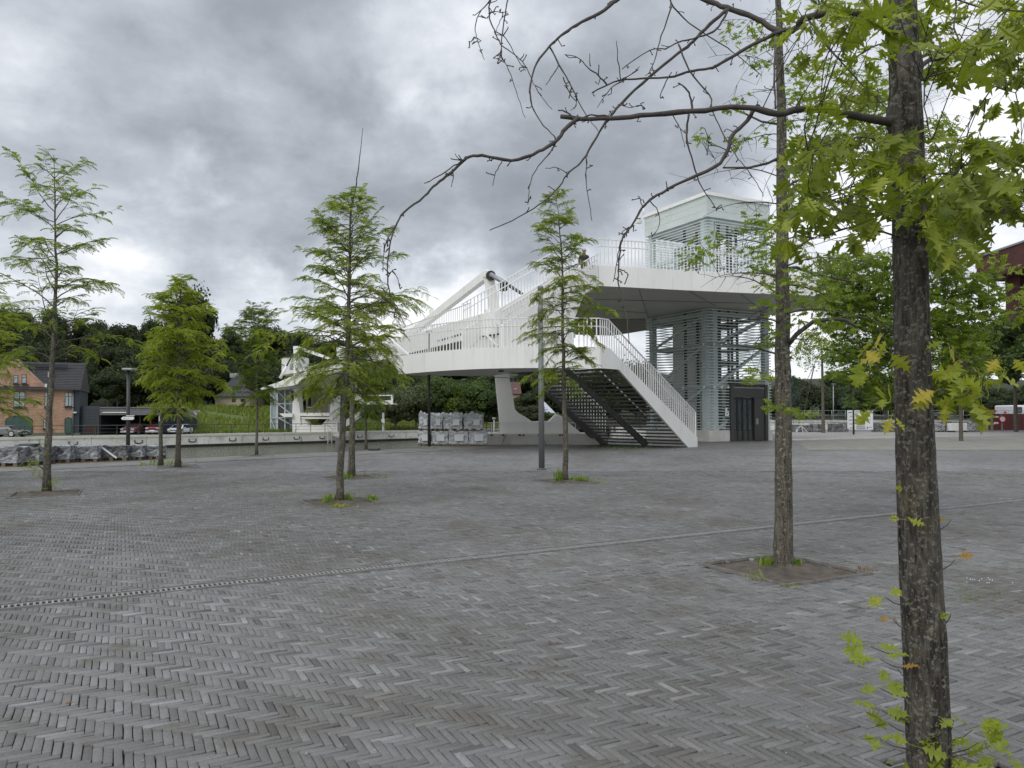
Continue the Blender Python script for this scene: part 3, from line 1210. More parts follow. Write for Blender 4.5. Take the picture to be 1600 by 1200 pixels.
def balustrade(par, pts, h=1.35, pitch=.19, inner=None, hand=True, w=.022, mat='white_rail', top=.04):
    """upright bars along a path, with a top rail and an inner handrail"""
    pl = wloc(par)
    me = baluster_mesh(h, w, .05, mat)
    for a, b in zip(pts[:-1], pts[1:]):
        L = (b - a).xy.length
        n = max(1, round(L / pitch))
        ang = math.atan2(b.y - a.y, b.x - a.x)
        for i in range(n):
            p = a + (b - a) * ((i + .5) / n)
            link('baluster', me, par, p - pl, (0, 0, ang + math.pi / 2))
    up = Vector((0, 0, h))
    m = MB()
    for a, b in zip(pts[:-1], pts[1:]):
        m.beam(a + up, b + up, .06, top)
    m.build('top_rail', mat, par)
    if hand and inner is not None:
        m = MB()
        q = [p + inner * .09 + Vector((0, 0, h - .33)) for p in pts]
        m.tube(q, .028, 6)
        m.build('handrail', mat, par)


# ---------------------------------------------------------------- lower deck
LZ0, LZ1 = 3.5, 4.39
low = [(622, 37.0), (640, 36.1), (660, 35.2), (685, 34.3), (710, 33.5), (735, 32.9), (760, 32.5), (790, 32.25), (820, 32.2), (850, 32.25), (880, 32.3), (905, 32.3), (931, 32.2)]
ST_B = Vector((8.97, 37.5, 0))
ST_S = Vector((-.7071, -.7071, 0))
ST_W = Vector((-.7071, .7071, 0))
RUN, RISE, NST, SW = 7.5, 4.28, 25, 5.4
ST_T = ST_B + ST_S * RUN
lx_ = np.linspace(0, len(low) - 1, 31)
low = [(float(np.interp(i, range(len(low)), [q[0] for q in low])), i) for i in lx_]
_c = np.polyfit([622, 640, 660, 710, 760, 800, 850, 931], [37.0, 36.1, 35.2, 33.5, 32.5, 32.1, 32.0, 32.2], 3)
low = [(a_, float(np.polyval(_c, a_))) for a_, _ in low]
lowp = [P2(*q) for q in low]
lowp[-1] = Vector((ST_T.x, ST_T.y, 0))
ld = thing('lower_bridge_deck', (P2(790, 36).x, 36, LZ0), 'curved white lower deck of the footbridge, carried by the leaning pylon', 'bridge deck')
m = MB()
poly = [Vector((p.x, p.y, LZ1 - .04)) for p in lowp] + [ST_T + ST_W * SW + Vector((0, 0, LZ1 - .04)), P2(770, 38.6, LZ1 - .04), P2(700, 38.6, LZ1 - .04), P2(640, 38.2, LZ1 - .04)]
botin = [Vector((q.x, q.y, LZ0 + .05)) + Vector((0, .18, 0)) for q in poly]
m.prism([Vector((q.x, q.y, LZ0 + .02)) for q in poly][::-1], Vector((0, 0, LZ1 - LZ0 - .1)))
m.build('deck_slab', 'soffit', ld)
for i in range(len(lowp) - 1):
    a, b = lowp[i], lowp[i + 1]
    m = MB()
    z0, z1 = Vector((0, 0, LZ0)), Vector((0, 0, LZ1))
    n = Vector(((b - a).y, -(b - a).x, 0)).normalized()
    a0, b0, a1, b1 = a + n * .05 + z0, b + n * .05 + z0, a + n * .05 + z1, b + n * .05 + z1
    if i == 0:
        a1 = P2(604, 37.8, LZ1)
        a0 = P2(632, 36.5, LZ0)
    m.prism([a0, b0, b1, a1], -n * .07)
    o_ = m.build('fascia_panel', 'white', ld)
# sloping end wing and its edge rail
m = MB()
m.beam(P2(637, 36.2, LZ1), P2(612, 37.2, LZ1 + .75), .09, .09)
m.build('edge_rail', 'white_rail', ld)
balustrade(ld, [Vector((p.x, p.y, LZ1)) for p in lowp[1:]], 1.22, .19, Vector((0, 1, 0)))
MB().disc(at(783, 581, 33.6), .12, (0, 0, 1), .06).build('soffit_light', 'black', ld)

# ---------------------------------------------------------------- lower staircase
st = thing('lower_staircase', ST_B, 'wide white open-riser staircase climbing from the plaza to the lower bridge deck', 'staircase')


def stringer(par, off, th, mat, name='stringer'):
    o = ST_B + ST_W * off
    pr = [(0, 0), (0, .45), (RUN - .6, LZ1), (RUN + .02, LZ1), (RUN + .02, LZ0), (RUN - 1.25, LZ0), (.85, 0)]
    MB().prism([o + ST_S * a + Vector((0, 0, z)) for a, z in pr], ST_W * th).build(name, mat, par)


stringer(st, -.08, .1, 'white')
stringer(st, SW - .02, .12, 'dark_steel')
for half in (0, 1):
    w0 = .04 + half * SW / 2
    w1 = w0 + SW / 2 - .14
    # slim carriage under each flight half
    if half == 1:
        o = ST_B + ST_W * (w0 - .12)
        MB().prism([o + ST_S * a + Vector((0, 0, z)) for a, z in [(.3, .02), (.3, .2), (RUN, RISE), (RUN, RISE - .22), (.7, .02)]], ST_W * .1).build('carriage', 'dark_steel', st)
    for i in range(NST):
        s0, z = i * RUN / NST, (i + 1) * RISE / NST
        m = MB()
        m.fbox(ST_B, ST_S, ST_W, (s0, w0, z - .05), (s0 + RUN / NST + .03, w1, z))
        m.fbox(ST_B, ST_S, ST_W, (s0 + .002, w0 + .002, z - .085), (s0 + .03, w1 - .002, z - .05))
        m.build('tread', 'dark_steel', st)
rl = [ST_B + ST_S * .1 + Vector((0, 0, .48)), ST_B + ST_S * (RUN - .6) + Vector((0, 0, LZ1)), ST_T + Vector((0, 0, LZ1))]
balustrade(st, rl, 1.22, .17, ST_W)
MB().beam(rl[0] + Vector((0, 0, -.1)) - ST_S * .06, rl[0] + Vector((0, 0, 1.22)) - ST_S * .06, .05, .05).build('end_post', 'white_rail', st)
rl2 = [p + ST_W * SW for p in rl]
balustrade(st, rl2, 1.22, .24, -ST_W)
rl3 = [p + ST_W * (SW / 2) + Vector((0, 0, .2)) for p in rl[:2]]
mm = MB()
mm.tube([p + Vector((0, 0, .7)) for p in rl3], .03, 6)
mm.build('middle_handrail', 'white_rail', st)

# ---------------------------------------------------------------- upper deck
UZ0, UZ1 = 7.9, 8.92
up = [(936, 37.6), (955, 37.8), (980, 38.0), (1030, 38.5), (1079, 39.0), (1134, 39.5), (1188, 40.0), (1240, 40.3), (1290, 41.0), (1320, 42.0), (1342, 43.6), (1340, 45.2), (1310, 45.8)]
upp = [P2(*q) for q in up]
ud = thing('upper_bridge_deck', (P2(1100, 42).x, 42, UZ0), 'white upper platform cantilevered high around the glass elevator tower', 'bridge deck')
back = [P2(1282, 46.1), P2(1232, 47.5), P2(1130, 52), P2(1014, 57), P2(958, 61), P2(880, 60), P2(872, 50), P2(895, 41)]
full = upp + back
m = MB()
m.prism([Vector((q.x, q.y, UZ0 + .02)) for q in full][::-1], Vector((0, 0, UZ1 - UZ0 - .06)))
m.build('deck_slab', 'soffit', ud)
for i in range(len(upp) - 1):
    a, b = upp[i], upp[i + 1]
    n = Vector(((b - a).y, -(b - a).x, 0)).normalized()
    m = MB()
    z0, z1 = Vector((0, 0, UZ0)), Vector((0, 0, UZ1))
    m.prism([a + n * .05 + z0, b + n * .05 + z0, b + n * .05 + z1, a + n * .05 + z1], -n * .08)
    m.build('fascia_panel', 'white', ud)
for i in range(len(back) - 2):
    a, b = back[i], back[i + 1]
    n = Vector(((b - a).y, -(b - a).x, 0)).normalized()
    MB().prism([a + n * .05 + Vector((0, 0, UZ0)), b + n * .05 + Vector((0, 0, UZ0)), b + n * .05 + Vector((0, 0, UZ1)), a + n * .05 + Vector((0, 0, UZ1))], -n * .08).build('rear_fascia', 'white', ud)
balustrade(ud, [Vector((p.x, p.y, UZ1)) for p in upp], 1.32, .20, Vector((0, 1, 0)))
bk = [Vector((p.x, p.y, UZ1)) for p in ([upp[-1]] + back[:5])]
balustrade(ud, bk, 1.32, .42, Vector((0, -1, 0)))
# recessed brownish ceiling behind the tower
cp_ = [P2(1010, 50.5), P2(1012, 56.5), P2(960, 60.5), P2(890, 59.5), P2(885, 51)]
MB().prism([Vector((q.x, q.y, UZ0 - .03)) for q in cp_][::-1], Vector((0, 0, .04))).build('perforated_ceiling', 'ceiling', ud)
for (px1, D1_, px2, D2_) in ((1000, 38.9, 1014, 49.8), (1079, 39.3, 1120, 44.5), (1160, 40.2, 1190, 46), (1240, 41, 1262, 46.5), (930, 42, 1180, 43.5), (930, 46, 1010, 47.5)):
    MB().beam(P2(px1, D1_, UZ0 + .008), P2(px2, D2_, UZ0 + .008), .03, .02).build('soffit_joint', 'dark_steel', ud)

# ---------------------------------------------------------------- upper staircase
us = thing('upper_staircase', P2(785, 33.5, LZ1), 'white staircase with a solid side wall rising from lower to upper bridge deck', 'staircase')
S0, S1 = P2(785, 33.6), P2(936, 37.55)
ud_ = (S1 - S0)
UL = ud_.length
ud_.normalize()
un = Vector((-ud_.y, ud_.x, 0))


def tpx(px):
    """run along the flight where photo column px meets it"""
    k_ = (px - 800) / 1200
    # S0 + t*d : x = k*y
    return (k_ * S0.y - S0.x) / (ud_.x - k_ * ud_.y)


ta, tb = tpx(913), tpx(897)
side = [(0, LZ1), (0, 5.5), (UL, 8.9), (UL, UZ0), (ta, 7.38), (tb, 6.05), (tb, LZ1)]
MB().prism([S0 + ud_ * a + Vector((0, 0, z)) for a, z in side], un * .12).build('side_wall', 'white', us)
MB().prism([S0 + un * 2.9 + ud_ * a + Vector((0, 0, z)) for a, z in [(0, LZ1), (0, 5.5), (UL, 8.9), (UL, UZ0), (ta, 7.38), (1.0, LZ1)]], un * .12).build('side_wall', 'white', us)
NU = 26
for i in range(NU):
    s0 = i * (UL - .3) / NU + .2
    z = LZ1 + (i + 1) * (UZ1 - LZ1) / NU
    MB().fbox(S0, ud_, un, (s0, .14, z - .16), (s0 + .3, 2.88, z)).build('step', 'soffit', us)
ra = [S0 + ud_ * 0 + Vector((0, 0, 5.5)), S1 + Vector((0, 0, 8.9))]
balustrade(us, ra, .62, .19, un)
rb = [p + un * 3.0 for p in ra] + [S1 + un * 3.0 + ud_ * 1.2 + Vector((0, 0, 8.92))]
balustrade(us, rb, 1.25, .21, -un)
# two slanting white edge bars beside the flight
MB().beam(at(757, 483, 34.5), at(796, 523, 34.5), .12, .10).build('slanting_bar', 'white_rail', us)
MB().beam(at(756, 519, 34.5), at(778, 541, 34.5), .12, .10).build('slanting_bar', 'white_rail', us)
MB().beam(at(757, 483, 34.5), at(758, 540, 34.5), .05, .05).build('support_post', 'white_rail', us)

# ---------------------------------------------------------------- main span over the canal
GA, GB = Vector((-1.0, 35.4, 0)), Vector((-31.0, 104.8, 0))
gdv = (GB - GA).normalized()
gn = Vector((gdv.y, -gdv.x, 0))            # to the right of travel, away from the camera side
sp = thing('canal_span', Vector((-12, 60, 5.4)), 'long straight white footbridge span reaching across the canal', 'bridge span')
NSEG = 9
LG = (GB - GA).length
for side_, off in (('near', 0), ('far', 4.2)):
    for i in range(NSEG):
        a = GA + gn * off + gdv * (LG * i / NSEG + .01)
        b = GA + gn * off + gdv * (LG * (i + 1) / NSEG - .01)
        t0, t1 = i / NSEG, (i + 1) / NSEG

        def top(t):
            return 6.35 + .35 * math.sin(math.pi * min(1, t * 1.02))

        def bot(t):
            return 5.3 + .25 * math.sin(math.pi * t)
        MB().prism([a + Vector((0, 0, bot(t0))), b + Vector((0, 0, bot(t1))), b + Vector((0, 0, top(t1))), a + Vector((0, 0, top(t0)))], gn * .25).build('girder', 'white', sp)
MB().prism([GA + gn * .26 + Vector((0, 0, 5.34)), GB + gn * .26 + Vector((0, 0, 5.34)), GB + gn * 4.2 + Vector((0, 0, 5.34)), GA + gn * 4.2 + Vector((0, 0, 5.34))], Vector((0, 0, .25))).build('deck_plate', 'soffit', sp)
balustrade(sp, [GA + gdv * 3 + gn * .12 + Vector((0, 0, 6.4)), GA + gdv * 36 + gn * .12 + Vector((0, 0, 6.7))], .75, .3, gn, hand=False)
for r_ in range(1):
    for i in range(12):
        a = GA + gdv * (3.2 + i * .42) + Vector((0, 0, 5.62 + r_ * .22)) - gn * .012
        MB().prism([a, a + gdv * .2, a + gdv * .2 + Vector((0, 0, .1)), a + Vector((0, 0, .1))], gn * .03).build('slot', 'black', sp)

# ---------------------------------------------------------------- pylon on the near side
py_ = thing('bridge_pylon', P2(790, 42), 'leaning white concrete pylon with raised arm standing beside the canal', 'pylon')


def prism_px(pts, D, depth, mat, name, par, side=None):
    q = [at(x, y, D) for x, y in pts]
    return MB().prism(q, Vector((0, depth, 0))).build(name, mat, par)


bevel(prism_px([(756, 438), (753, 426), (758, 421), (764, 421), (771, 428), (780, 478), (796, 590), (773, 590), (765, 485)], 41.6, 1.1, 'white', 'mast', py_), .06)
bevel(prism_px([(773, 590.5), (796, 590.5), (800, 612), (805, 640), (810, 645), (822, 652), (831, 658.5), (858, 658), (870, 646.5), (878, 651), (890, 662), (914, 681), (914, 690), (783, 690), (779, 650)], 41.2, 1.5, 'white', 'pier', py_), .05)
bevel(prism_px([(757, 677.5), (922, 677.5), (940, 697), (752, 697)], 40.4, 3.2, 'concrete_light', 'plinth', py_), .04)
for x in (768, 786, 812, 818, 842, 875, 880):
    MB().box((at(x, 678, 40.37).x - .06, 40.36, at(x, 678, 40.4).z - .1), (at(x, 678, 40.4).x + .06, 40.42, at(x, 678, 40.4).z - .02)).build('anchor_hole', 'black', py_)
for x in (846, 790):
    MB().beam(at(x, 678.5, 40.36), at(x + (8 if x == 846 else -6), 696, 40.36), .05, .03).build('joint', 'steel_edge', py_)
MB().beam(at(763, 428, 42.1), at(602, 553, 53.5), .36, .46, w2=.32, h2=.4).build('arm', 'white', py_)
for (x, y) in ((759, 428), (768, 438)):
    MB().disc(at(x, y, 41.6), .2, (0, -1, 0), .06).build('pin_cap', 'white_rail', py_)
MB().disc(at(767, 431, 41.5), .27, (0, -1, 0), .12).build('bearing', 'black', py_)
MB().tube([at(767, 429, 41.3), at(792, 444, 40.5)], .13, 10).build('cylinder', 'galv', py_)
MB().tube([at(792, 444, 40.5), at(822, 463, 39.6)], .09, 10).build('piston_rod', 'rail_dark', py_)
MB().tube([at(816, 455, 39.6), at(836, 474, 39.4)], .06, 8).build('stay', 'white_rail', py_)
# low safety fence on the plinth
balustrade(py_, [at(762, 677, 40.6), at(905, 677, 40.6)], .55, .4, Vector((0, 1, 0)), hand=False, w=.015)

tl = thing('traffic_light', at(785, 545, 38.5), 'black canal traffic light on a thin white pole above the lower deck', 'traffic light')
MB().tube([at(785, 543, 38.5), at(784.5, 450, 38.5)], .045, 8).build('pole', 'white_rail', tl)
bevel(MB().box((P2(781, 38.5).x, 38.3, Z(455, 38.5)), (P2(787.5, 38.5).x, 38.55, Z(442, 38.5))).build('signal_box', 'black', tl), .03)
for zz in (443.5, 447.5, 451.5):
    MB().disc(Vector((P2(786, 38.5).x + .09, 38.3, Z(zz + 2, 38.5))), .1, (.4, -1, 0), .12, 12).build('hood', 'black', tl)

# ---------------------------------------------------------------- elevator tower
TC = P2(1108, 45)
TU = Vector((.888, .459, 0)).normalized()
TV = Vector((-.459, .888, 0)).normalized()
TWU, TWV = 5.0, 6.0
tw = thing('elevator_tower', TC + TU * 2.5 + TV * 3, 'square elevator tower clad in horizontal pale glass slats, through the upper deck', 'elevator tower')


def TP(u, v, z):
    return TC + TU * u + TV * v + Vector((0, 0, z))


def tbox(lo, hi, mat, name, par=tw):
    return MB().fbox(TC, TU, TV, lo, hi).build(name, mat, par)


# plinth in four strips
tbox((-.02, -.02, 0), (1.58, .30, .66), 'plinth', 'plinth')
tbox((4.62, -.02, 0), (TWU + .02, .30, .66), 'plinth', 'plinth')
tbox((-.02, .301, 0), (.28, TWV, .66), 'plinth', 'plinth')
tbox((TWU - .28, .301, 0), (TWU + .02, TWV, .66), 'plinth', 'plinth')
tbox((.281, TWV - .28, 0), (TWU - .281, TWV, .66), 'plinth', 'plinth')
tbox((.3, .31, 0), (TWU - .3, TWV - .3, .05), 'soffit', 'floor')
HT = 14.6
cols = [(.18, .45), (.52, .16), (TWU - .35, .16), (.18, TWV - .5), (TWU - .35, TWV - .5), (TWU / 2, TWV - .4), (.18, TWV / 2 + .3)]
for (u, v) in cols[:5]:
    tbox((u, v, .05), (u + .34, v + .34, HT - .1), 'pale_steel', 'column')
for z in (3.2, 5.74, 7.55, 8.98, 11.3, 13.3):
    tbox((.83, .2, z - .1), (TWU - .36, .38, z + .1), 'pale_steel', 'beam')
    tbox((.2, .76, z - .1), (.38, TWV - .51, z + .1), 'pale_steel', 'beam')
    tbox((TWU - .33, .48, z - .1), (TWU - .13, TWV - .51, z + .1), 'pale_steel', 'beam')
    tbox((.49, TWV - .38, z - .1), (TWU - .36, TWV - .2, z + .1), 'pale_steel', 'beam')
for (z0, z1) in ((.7, 3.1), (3.3, 5.64), (5.84, 7.45)):
    MB().beam(TP(.27, .8, z1), TP(.27, TWV - .55, z0), .13, .13).build('brace', 'pale_steel', tw)
    MB().beam(TP(.85, .27, z0), TP(TWU - .4, .27, z1), .13, .13).build('brace', 'pale_steel', tw)
    MB().beam(TP(TWU - .22, .5, z1), TP(TWU - .22, TWV - .55, z0), .13, .13).build('brace', 'pale_steel', tw)
# outer thin dark rail lines with bright brackets
for z in (3.2, 5.74):
    MB().beam(TP(-.05, -.05, z), TP(TWU + .05, -.05, z), .04, .05).build('glazing_rail', 'galv', tw)
    MB().beam(TP(-.05, -.04, z), TP(-.05, TWV, z), .04, .05).build('glazing_rail', 'galv', tw)
    for q in (.35, .9, 1.4, 4.75):
        MB().disc(TP(q, -.08, z), .07, -TV, .05, 12).build('bracket', 'white_rail', tw)
    for q in (.3, 2.2, 4.0, 5.7):
        MB().disc(TP(-.08, q, z), .07, -TU, .05, 12).build('bracket', 'white_rail', tw)
# lift shaft and car frames inside
tbox((1.6, 3.0, .06), (1.75, 5.2, 7.8), 'soffit', 'shaft_wall')
tbox((3.4, 3.0, .06), (3.55, 5.2, 7.8), 'pale_steel', 'shaft_wall')
tbox((.7, 2.9, .06), (.85, 3.0, 13.2), 'black', 'guide_rail')
for (u, v) in ((1.7, .9), (2.4, .9), (3.2, 1.0), (3.9, 2.2), (1.7, 2.9), (3.4, 2.9)):
    tbox((u, v, .06), (u + .12, v + .12, 13.2), 'rail_dark', 'guide_rail')
tbox((1.83, 1.03, 4.6), (3.19, 2.8, 4.9), 'dark_steel', 'lift_car_base')
tbox((1.83, 1.03, 6.9), (3.19, 2.8, 7.1), 'dark_steel', 'lift_car_top')
tbox((1.9, 4.3, 9.0), (3.3, 5.4, 12.6), 'glass_sky', 'upper_shaft')


def slat_mesh(L):
    key = ('slat', L)
    if key not in _bal:
        t = R(28)
        h, th = .056, .014
        c, s_ = math.cos(t), math.sin(t)
        pr = [(-th / 2, -h / 2), (th / 2, -h / 2), (th / 2, h / 2), (-th / 2, h / 2)]
        pr = [(y * c - z * s_, y * s_ + z * c) for y, z in pr]
        m = MB().prism([Vector((-L / 2, y, z)) for y, z in pr], Vector((L, 0, 0)))
        me = bpy.data.meshes.new('glass_slat')
        me.from_pydata(m.v, [], m.f)
        me.materials.append(M['slat'])
        _bal[key] = me
    return _bal[key]


def slats(z0, z1, pitch, door):
    pl = wloc(tw)
    au = math.atan2(TU.y, TU.x)
    av = math.atan2(TV.y, TV.x)
    z = z0
    while z < z1:
        dz = door and z < 3.36
        if dz:
            link('glass_slat', slat_mesh(1.56), tw, TP(.79, 0, z) - pl, (0, 0, au))
            link('glass_slat', slat_mesh(.36), tw, TP(4.81, 0, z) - pl, (0, 0, au))
        else:
            link('glass_slat', slat_mesh(TWU - .02), tw, TP(TWU / 2, 0, z) - pl, (0, 0, au))
        link('glass_slat', slat_mesh(TWU - .02), tw, TP(TWU / 2, TWV, z) - pl, (0, 0, au + math.pi))
        link('glass_slat', slat_mesh(TWV - .04), tw, TP(0, TWV / 2, z) - pl, (0, 0, av + math.pi))
        link('glass_slat', slat_mesh(TWV - .04), tw, TP(TWU, TWV / 2, z) - pl, (0, 0, av))
        z += pitch


slats(.76, 7.85, .172, True)
slats(9.0, 13.25, .172, False)
M['frosted'] = pmat('frosted_pale_green_glass', (.74, .80, .77), (.66, .73, .70), .8, .15)
_nt2 = M['frosted'].node_tree
_t2 = _nt2.nodes.new('ShaderNodeBsdfTransparent')
_m2 = _nt2.nodes.new('ShaderNodeMixShader')
_m2.inputs[0].default_value = .62
_nt2.links.new(_t2.outputs[0], _m2.inputs[1])
_nt2.links.new(_nt2.nodes['Principled BSDF'].outputs[0], _m2.inputs[2])
_nt2.links.new(_m2.outputs[0], _nt2.nodes['Material Output'].inputs[0])
for (z0, z1) in ((13.31, 13.72), (13.73, 14.14), (14.15, 14.56)):
    tbox((.0, -.02, z0), (TWU, .0, z1), 'frosted', 'frosted_panel')
    tbox((-.02, .0, z0), (.0, TWV, z1), 'frosted', 'frosted_panel')
    tbox((.0, TWV, z0), (TWU, TWV + .02, z1), 'frosted', 'frosted_panel')
    tbox((TWU, .0, z0), (TWU + .02, TWV, z1), 'frosted', 'frosted_panel')
tbox((-.12, -.12, 14.58), (TWU + .12, TWV + .12, 14.78), 'white', 'roof')
MB().tube([TP(-.1, TWV, 14.78), TP(-.1, TWV, 15.3)], .05, 6).build('roof_mast', 'white_rail', tw)
bevel(MB().fbox(TP(-.5, TWV + .1, 0) , TU, TV, (-.1, -.1, 14.2), (.3, .15, 14.45)).build('camera', 'whitewall', tw), .03)
# lift entrance
dr = tbox((1.60, -.10, 0.02), (1.86, .34, 3.34), 'door_dark', 'door_jamb')
tbox((4.38, -.10, 0.02), (4.60, .34, 3.34), 'door_dark', 'door_jamb')
tbox((1.87, -.06, 2.62), (4.37, .30, 3.30), 'door_dark', 'door_header')
tbox((1.60, -.12, 3.345), (4.60, .34, 3.40), 'rail_dark', 'door_canopy')
tbox((3.56, -.02, .02), (4.37, .2, 2.61), 'door_dark', 'side_panel')
for (u0, u1) in ((1.88, 2.28), (2.30, 2.68), (2.72, 3.12), (3.14, 3.54)):
    d_ = tbox((u0, .10, .02), (u0 + .06, .16, 2.6), 'black', 'door_leaf')
    MB().fbox(TC, TU, TV, (u1 - .06, .10, .02), (u1, .16, 2.6)).build('door_stile', 'black', d_)
    MB().fbox(TC, TU, TV, (u0 + .061, .10, 2.48), (u1 - .061, .16, 2.6)).build('door_rail', 'black', d_)
    MB().fbox(TC, TU, TV, (u0 + .061, .10, .02), (u1 - .061, .16, .62)).build('kick_panel', 'door_dark', d_)
    MB().fbox(TC, TU, TV, (u0 + .061, .12, .62), (u1 - .061, .14, 2.48)).build('pane', 'glass', d_)
MB().fbox(TC, TU, TV, (3.66, -.05, 1.0), (3.84, -.021, 1.35)).build('call_panel', 'galv', tw)
nb = thing('notice', TP(1.3, -.1, 1.55), 'small white notice with black print hung on the tower slats beside the dark door', 'notice')
MB().fbox(TC, TU, TV, (1.16, -.115, 1.78), (1.30, -.10, 2.0)).build('upper_sheet', 'sign_white', nb)
MB().fbox(TC, TU, TV, (1.14, -.115, 1.50), (1.42, -.10, 1.775)).build('lower_sheet', 'sign_white', nb)
MB().fbox(TC, TU, TV, (1.24, -.120, 1.60), (1.33, -.116, 1.68)).build('print_mark', 'print_dark', nb)
for zz in (1.71, 1.74):
    MB().fbox(TC, TU, TV, (1.18, -.120, zz), (1.38, -.116, zz + .012)).build('print_line', 'print_grey', nb)

# ---------------------------------------------------------------- bridge head on the far bank
fb = thing('far_bridge_head', at(497, 676, 95), 'white portal with mast, arm and glass lift standing on the far bank', 'bridge head')
FD = 95


def fpx(pts, D, depth, mat, name, par=fb, bv=.0):
    o = prism_px(pts, D, depth, mat, name, par)
    if bv:
        bevel(o, bv)
    return o


fpx([(457.5, 604), (466.5, 604), (468.5, 644.5), (470, 664), (457, 677), (456.5, 650)], FD, 1.6, 'white', 'portal_leg')
fpx([(518, 602), (528.5, 601), (526.5, 646), (527, 677), (512, 664), (515.3, 645)], FD, 1.6, 'white', 'portal_leg')
fpx([(458, 677), (470, 664.2), (480.5, 664.2), (511, 664.2), (527, 677)], FD, 1.6, 'white', 'portal_base')
fpx([(470.5, 655), (476, 655), (484, 663), (480, 664), (470.5, 664)], FD + .2, 1.2, 'white', 'gusset')
fpx([(512, 653.5), (512, 664), (503, 664), (507, 659)], FD + .2, 1.2, 'white', 'gusset')
fpx([(436, 646), (457, 646), (457, 651.5), (443, 651.5)], FD - .4, 2.4, 'white', 'cross_beam')
fpx([(468.7, 645), (515, 645), (515, 650), (468.7, 650)], FD - .3, 2.2, 'white', 'cross_beam')
fpx([(470, 652), (521, 652), (519, 654.5), (472, 654.5)], FD - .6, .3, 'white', 'cross_beam')
fpx([(445, 677.3), (540, 677.3), (541, 682), (444, 682)], FD - .8, 3.4, 'concrete_light', 'plinth')
fpx([(458.3, 545), (464.5, 545), (464.5, 586), (458.6, 586)], FD + .1, .8, 'white', 'mast')
fpx([(458, 541), (465, 540.6), (522, 560.5), (521, 564.5), (465, 545.5), (458, 546)], FD + .05, .9, 'white', 'arm')
fpx([(526, 542.5), (535.5, 542.5), (535.5, 561), (526, 561)], FD + 1.5, .8, 'white', 'mast')
fpx([(526, 541.5), (536, 541), (548, 548), (548, 552), (536, 546), (526, 546)], FD + 1.4, 1.0, 'white', 'arm')
MB().tube([at(458, 552, FD), at(448, 572, FD)], .10, 8).build('piston_rod', 'rail_dark', fb)
MB().tube([at(448, 572, FD), at(437.5, 591, FD)], .19, 8).build('cylinder', 'white_rail', fb)
# operator's cabin
cb_ = fpx([(440, 560), (473, 557.5), (473, 580), (440, 586)], FD + 2.2, 3, 'whitewall', 'cabin')
for (x0, x1, y0, y1) in ((452.5, 458, 568, 578), (466, 470, 567.5, 576)):
    fpx([(x0, y0), (x1, y0), (x1, y1), (x0, y1)], FD + 2.17, .05, 'glass_sky', 'window', cb_)
# rising deck edge
fpx([(407, 606.5), (437.5, 596), (460, 586), (475, 575.5), (505, 566), (527, 560), (548, 557), (548, 568), (535, 571.5), (505, 581), (480, 594), (457.5, 602.5), (430, 606), (408, 609)], FD - 1.2, .5, 'white', 'deck_edge')
fpx([(424, 606.8), (457, 603), (480, 594.5), (505, 581.5), (548, 569), (552, 583), (520, 600), (500, 598), (462, 606), (430, 610)], FD - .6, 3.5, 'soffit', 'deck_slab')
fpx([(500, 603.5), (518, 602), (518, 606.5), (506, 606)], FD - .7, .2, 'white', 'deck_edge')
# glass lift
for (x0, x1) in ((422, 424), (431, 434.5), (444, 446)):
    fpx([(x0, 609), (x1, 609), (x1, 676), (x0, 676)], FD + 1.0, .3, 'pale_steel', 'lift_column')
fpx([(424.2, 610), (430.8, 609), (430.8, 676), (424.2, 676)], FD + 1.15, .05, 'glass_sky', 'lift_glass')
fpx([(434.7, 609), (443.8, 607), (443.8, 676), (434.7, 676)], FD + 1.15, .05, 'glass_dark', 'lift_glass')
fpx([(446.2, 607), (456.8, 605), (456.8, 676), (446.2, 676)], FD + 1.8, .05, 'glass_sky', 'lift_glass')
for (y0, y1) in ((630, 631.5), (652, 653.5)):
    fpx([(422, y0), (456, y0), (456, y1), (422, y1)], FD + .9, .1, 'pale_steel', 'lift_beam')
for (a, b) in (((435, 612), (444, 621)), ((435, 631.5), (456, 648)), ((435, 653), (456, 664)), ((424, 611), (431, 628)), ((424, 655), (431, 674))):
    MB().beam(at(*a, FD + .95), at(*b, FD + .95), .12, .12).build('brace', 'pale_steel', fb)
# stairs to the right: flight down to a landing, then back
fpx([(528.5, 600), (534, 598), (574, 630), (574, 634), (566, 633), (536, 612), (529, 609)], FD - .5, .3, 'white', 'stair_edge')
balustrade(fb, [at(534, 598, FD - .4), at(572, 629, FD - .4)], 1.0, .5, Vector((0, 1, 0)), hand=False, w=.05)
fpx([(569, 629.5), (614, 629.5), (614, 632), (569, 632)], FD - .8, 3.4, 'soffit', 'landing_slab')
fpx([(569, 628), (614, 625), (614, 631.9), (571, 631.9)], FD - .9, .1, 'white', 'landing_edge')
fpx([(611, 616.5), (614, 616.5), (614, 625), (611, 625)], FD - .9, .3, 'white', 'landing_edge')
fpx([(569, 617), (611, 617), (611, 618.5), (569, 618.5)], FD - .9, .1, 'white', 'landing_rail')
for i in range(12):
    a = at(600 - i * 2.6, 633 + i * 1.3, FD)
    MB().box((a.x - 2.0, FD - .3, a.z - .03), (a.x + .2, FD + 2.2, a.z + .03)).build('tread', 'dark_steel', fb)
fpx([(596, 633), (600, 633), (572, 647), (568, 646)], FD + 2.3, .1, 'dark_steel', 'stringer')
fpx([(568, 632.5), (571, 640), (566, 650), (540, 667), (538, 658), (560, 643)], FD - .5, .15, 'white', 'stair_edge')
fpx([(597, 645), (600, 645), (600, 674), (597, 674)], FD - .3, .3, 'pole_white', 'sign_post')
fpx([(596, 655), (601, 655), (601, 661), (596, 661)], FD - .35, .04, 'sign_white', 'sign_plate')
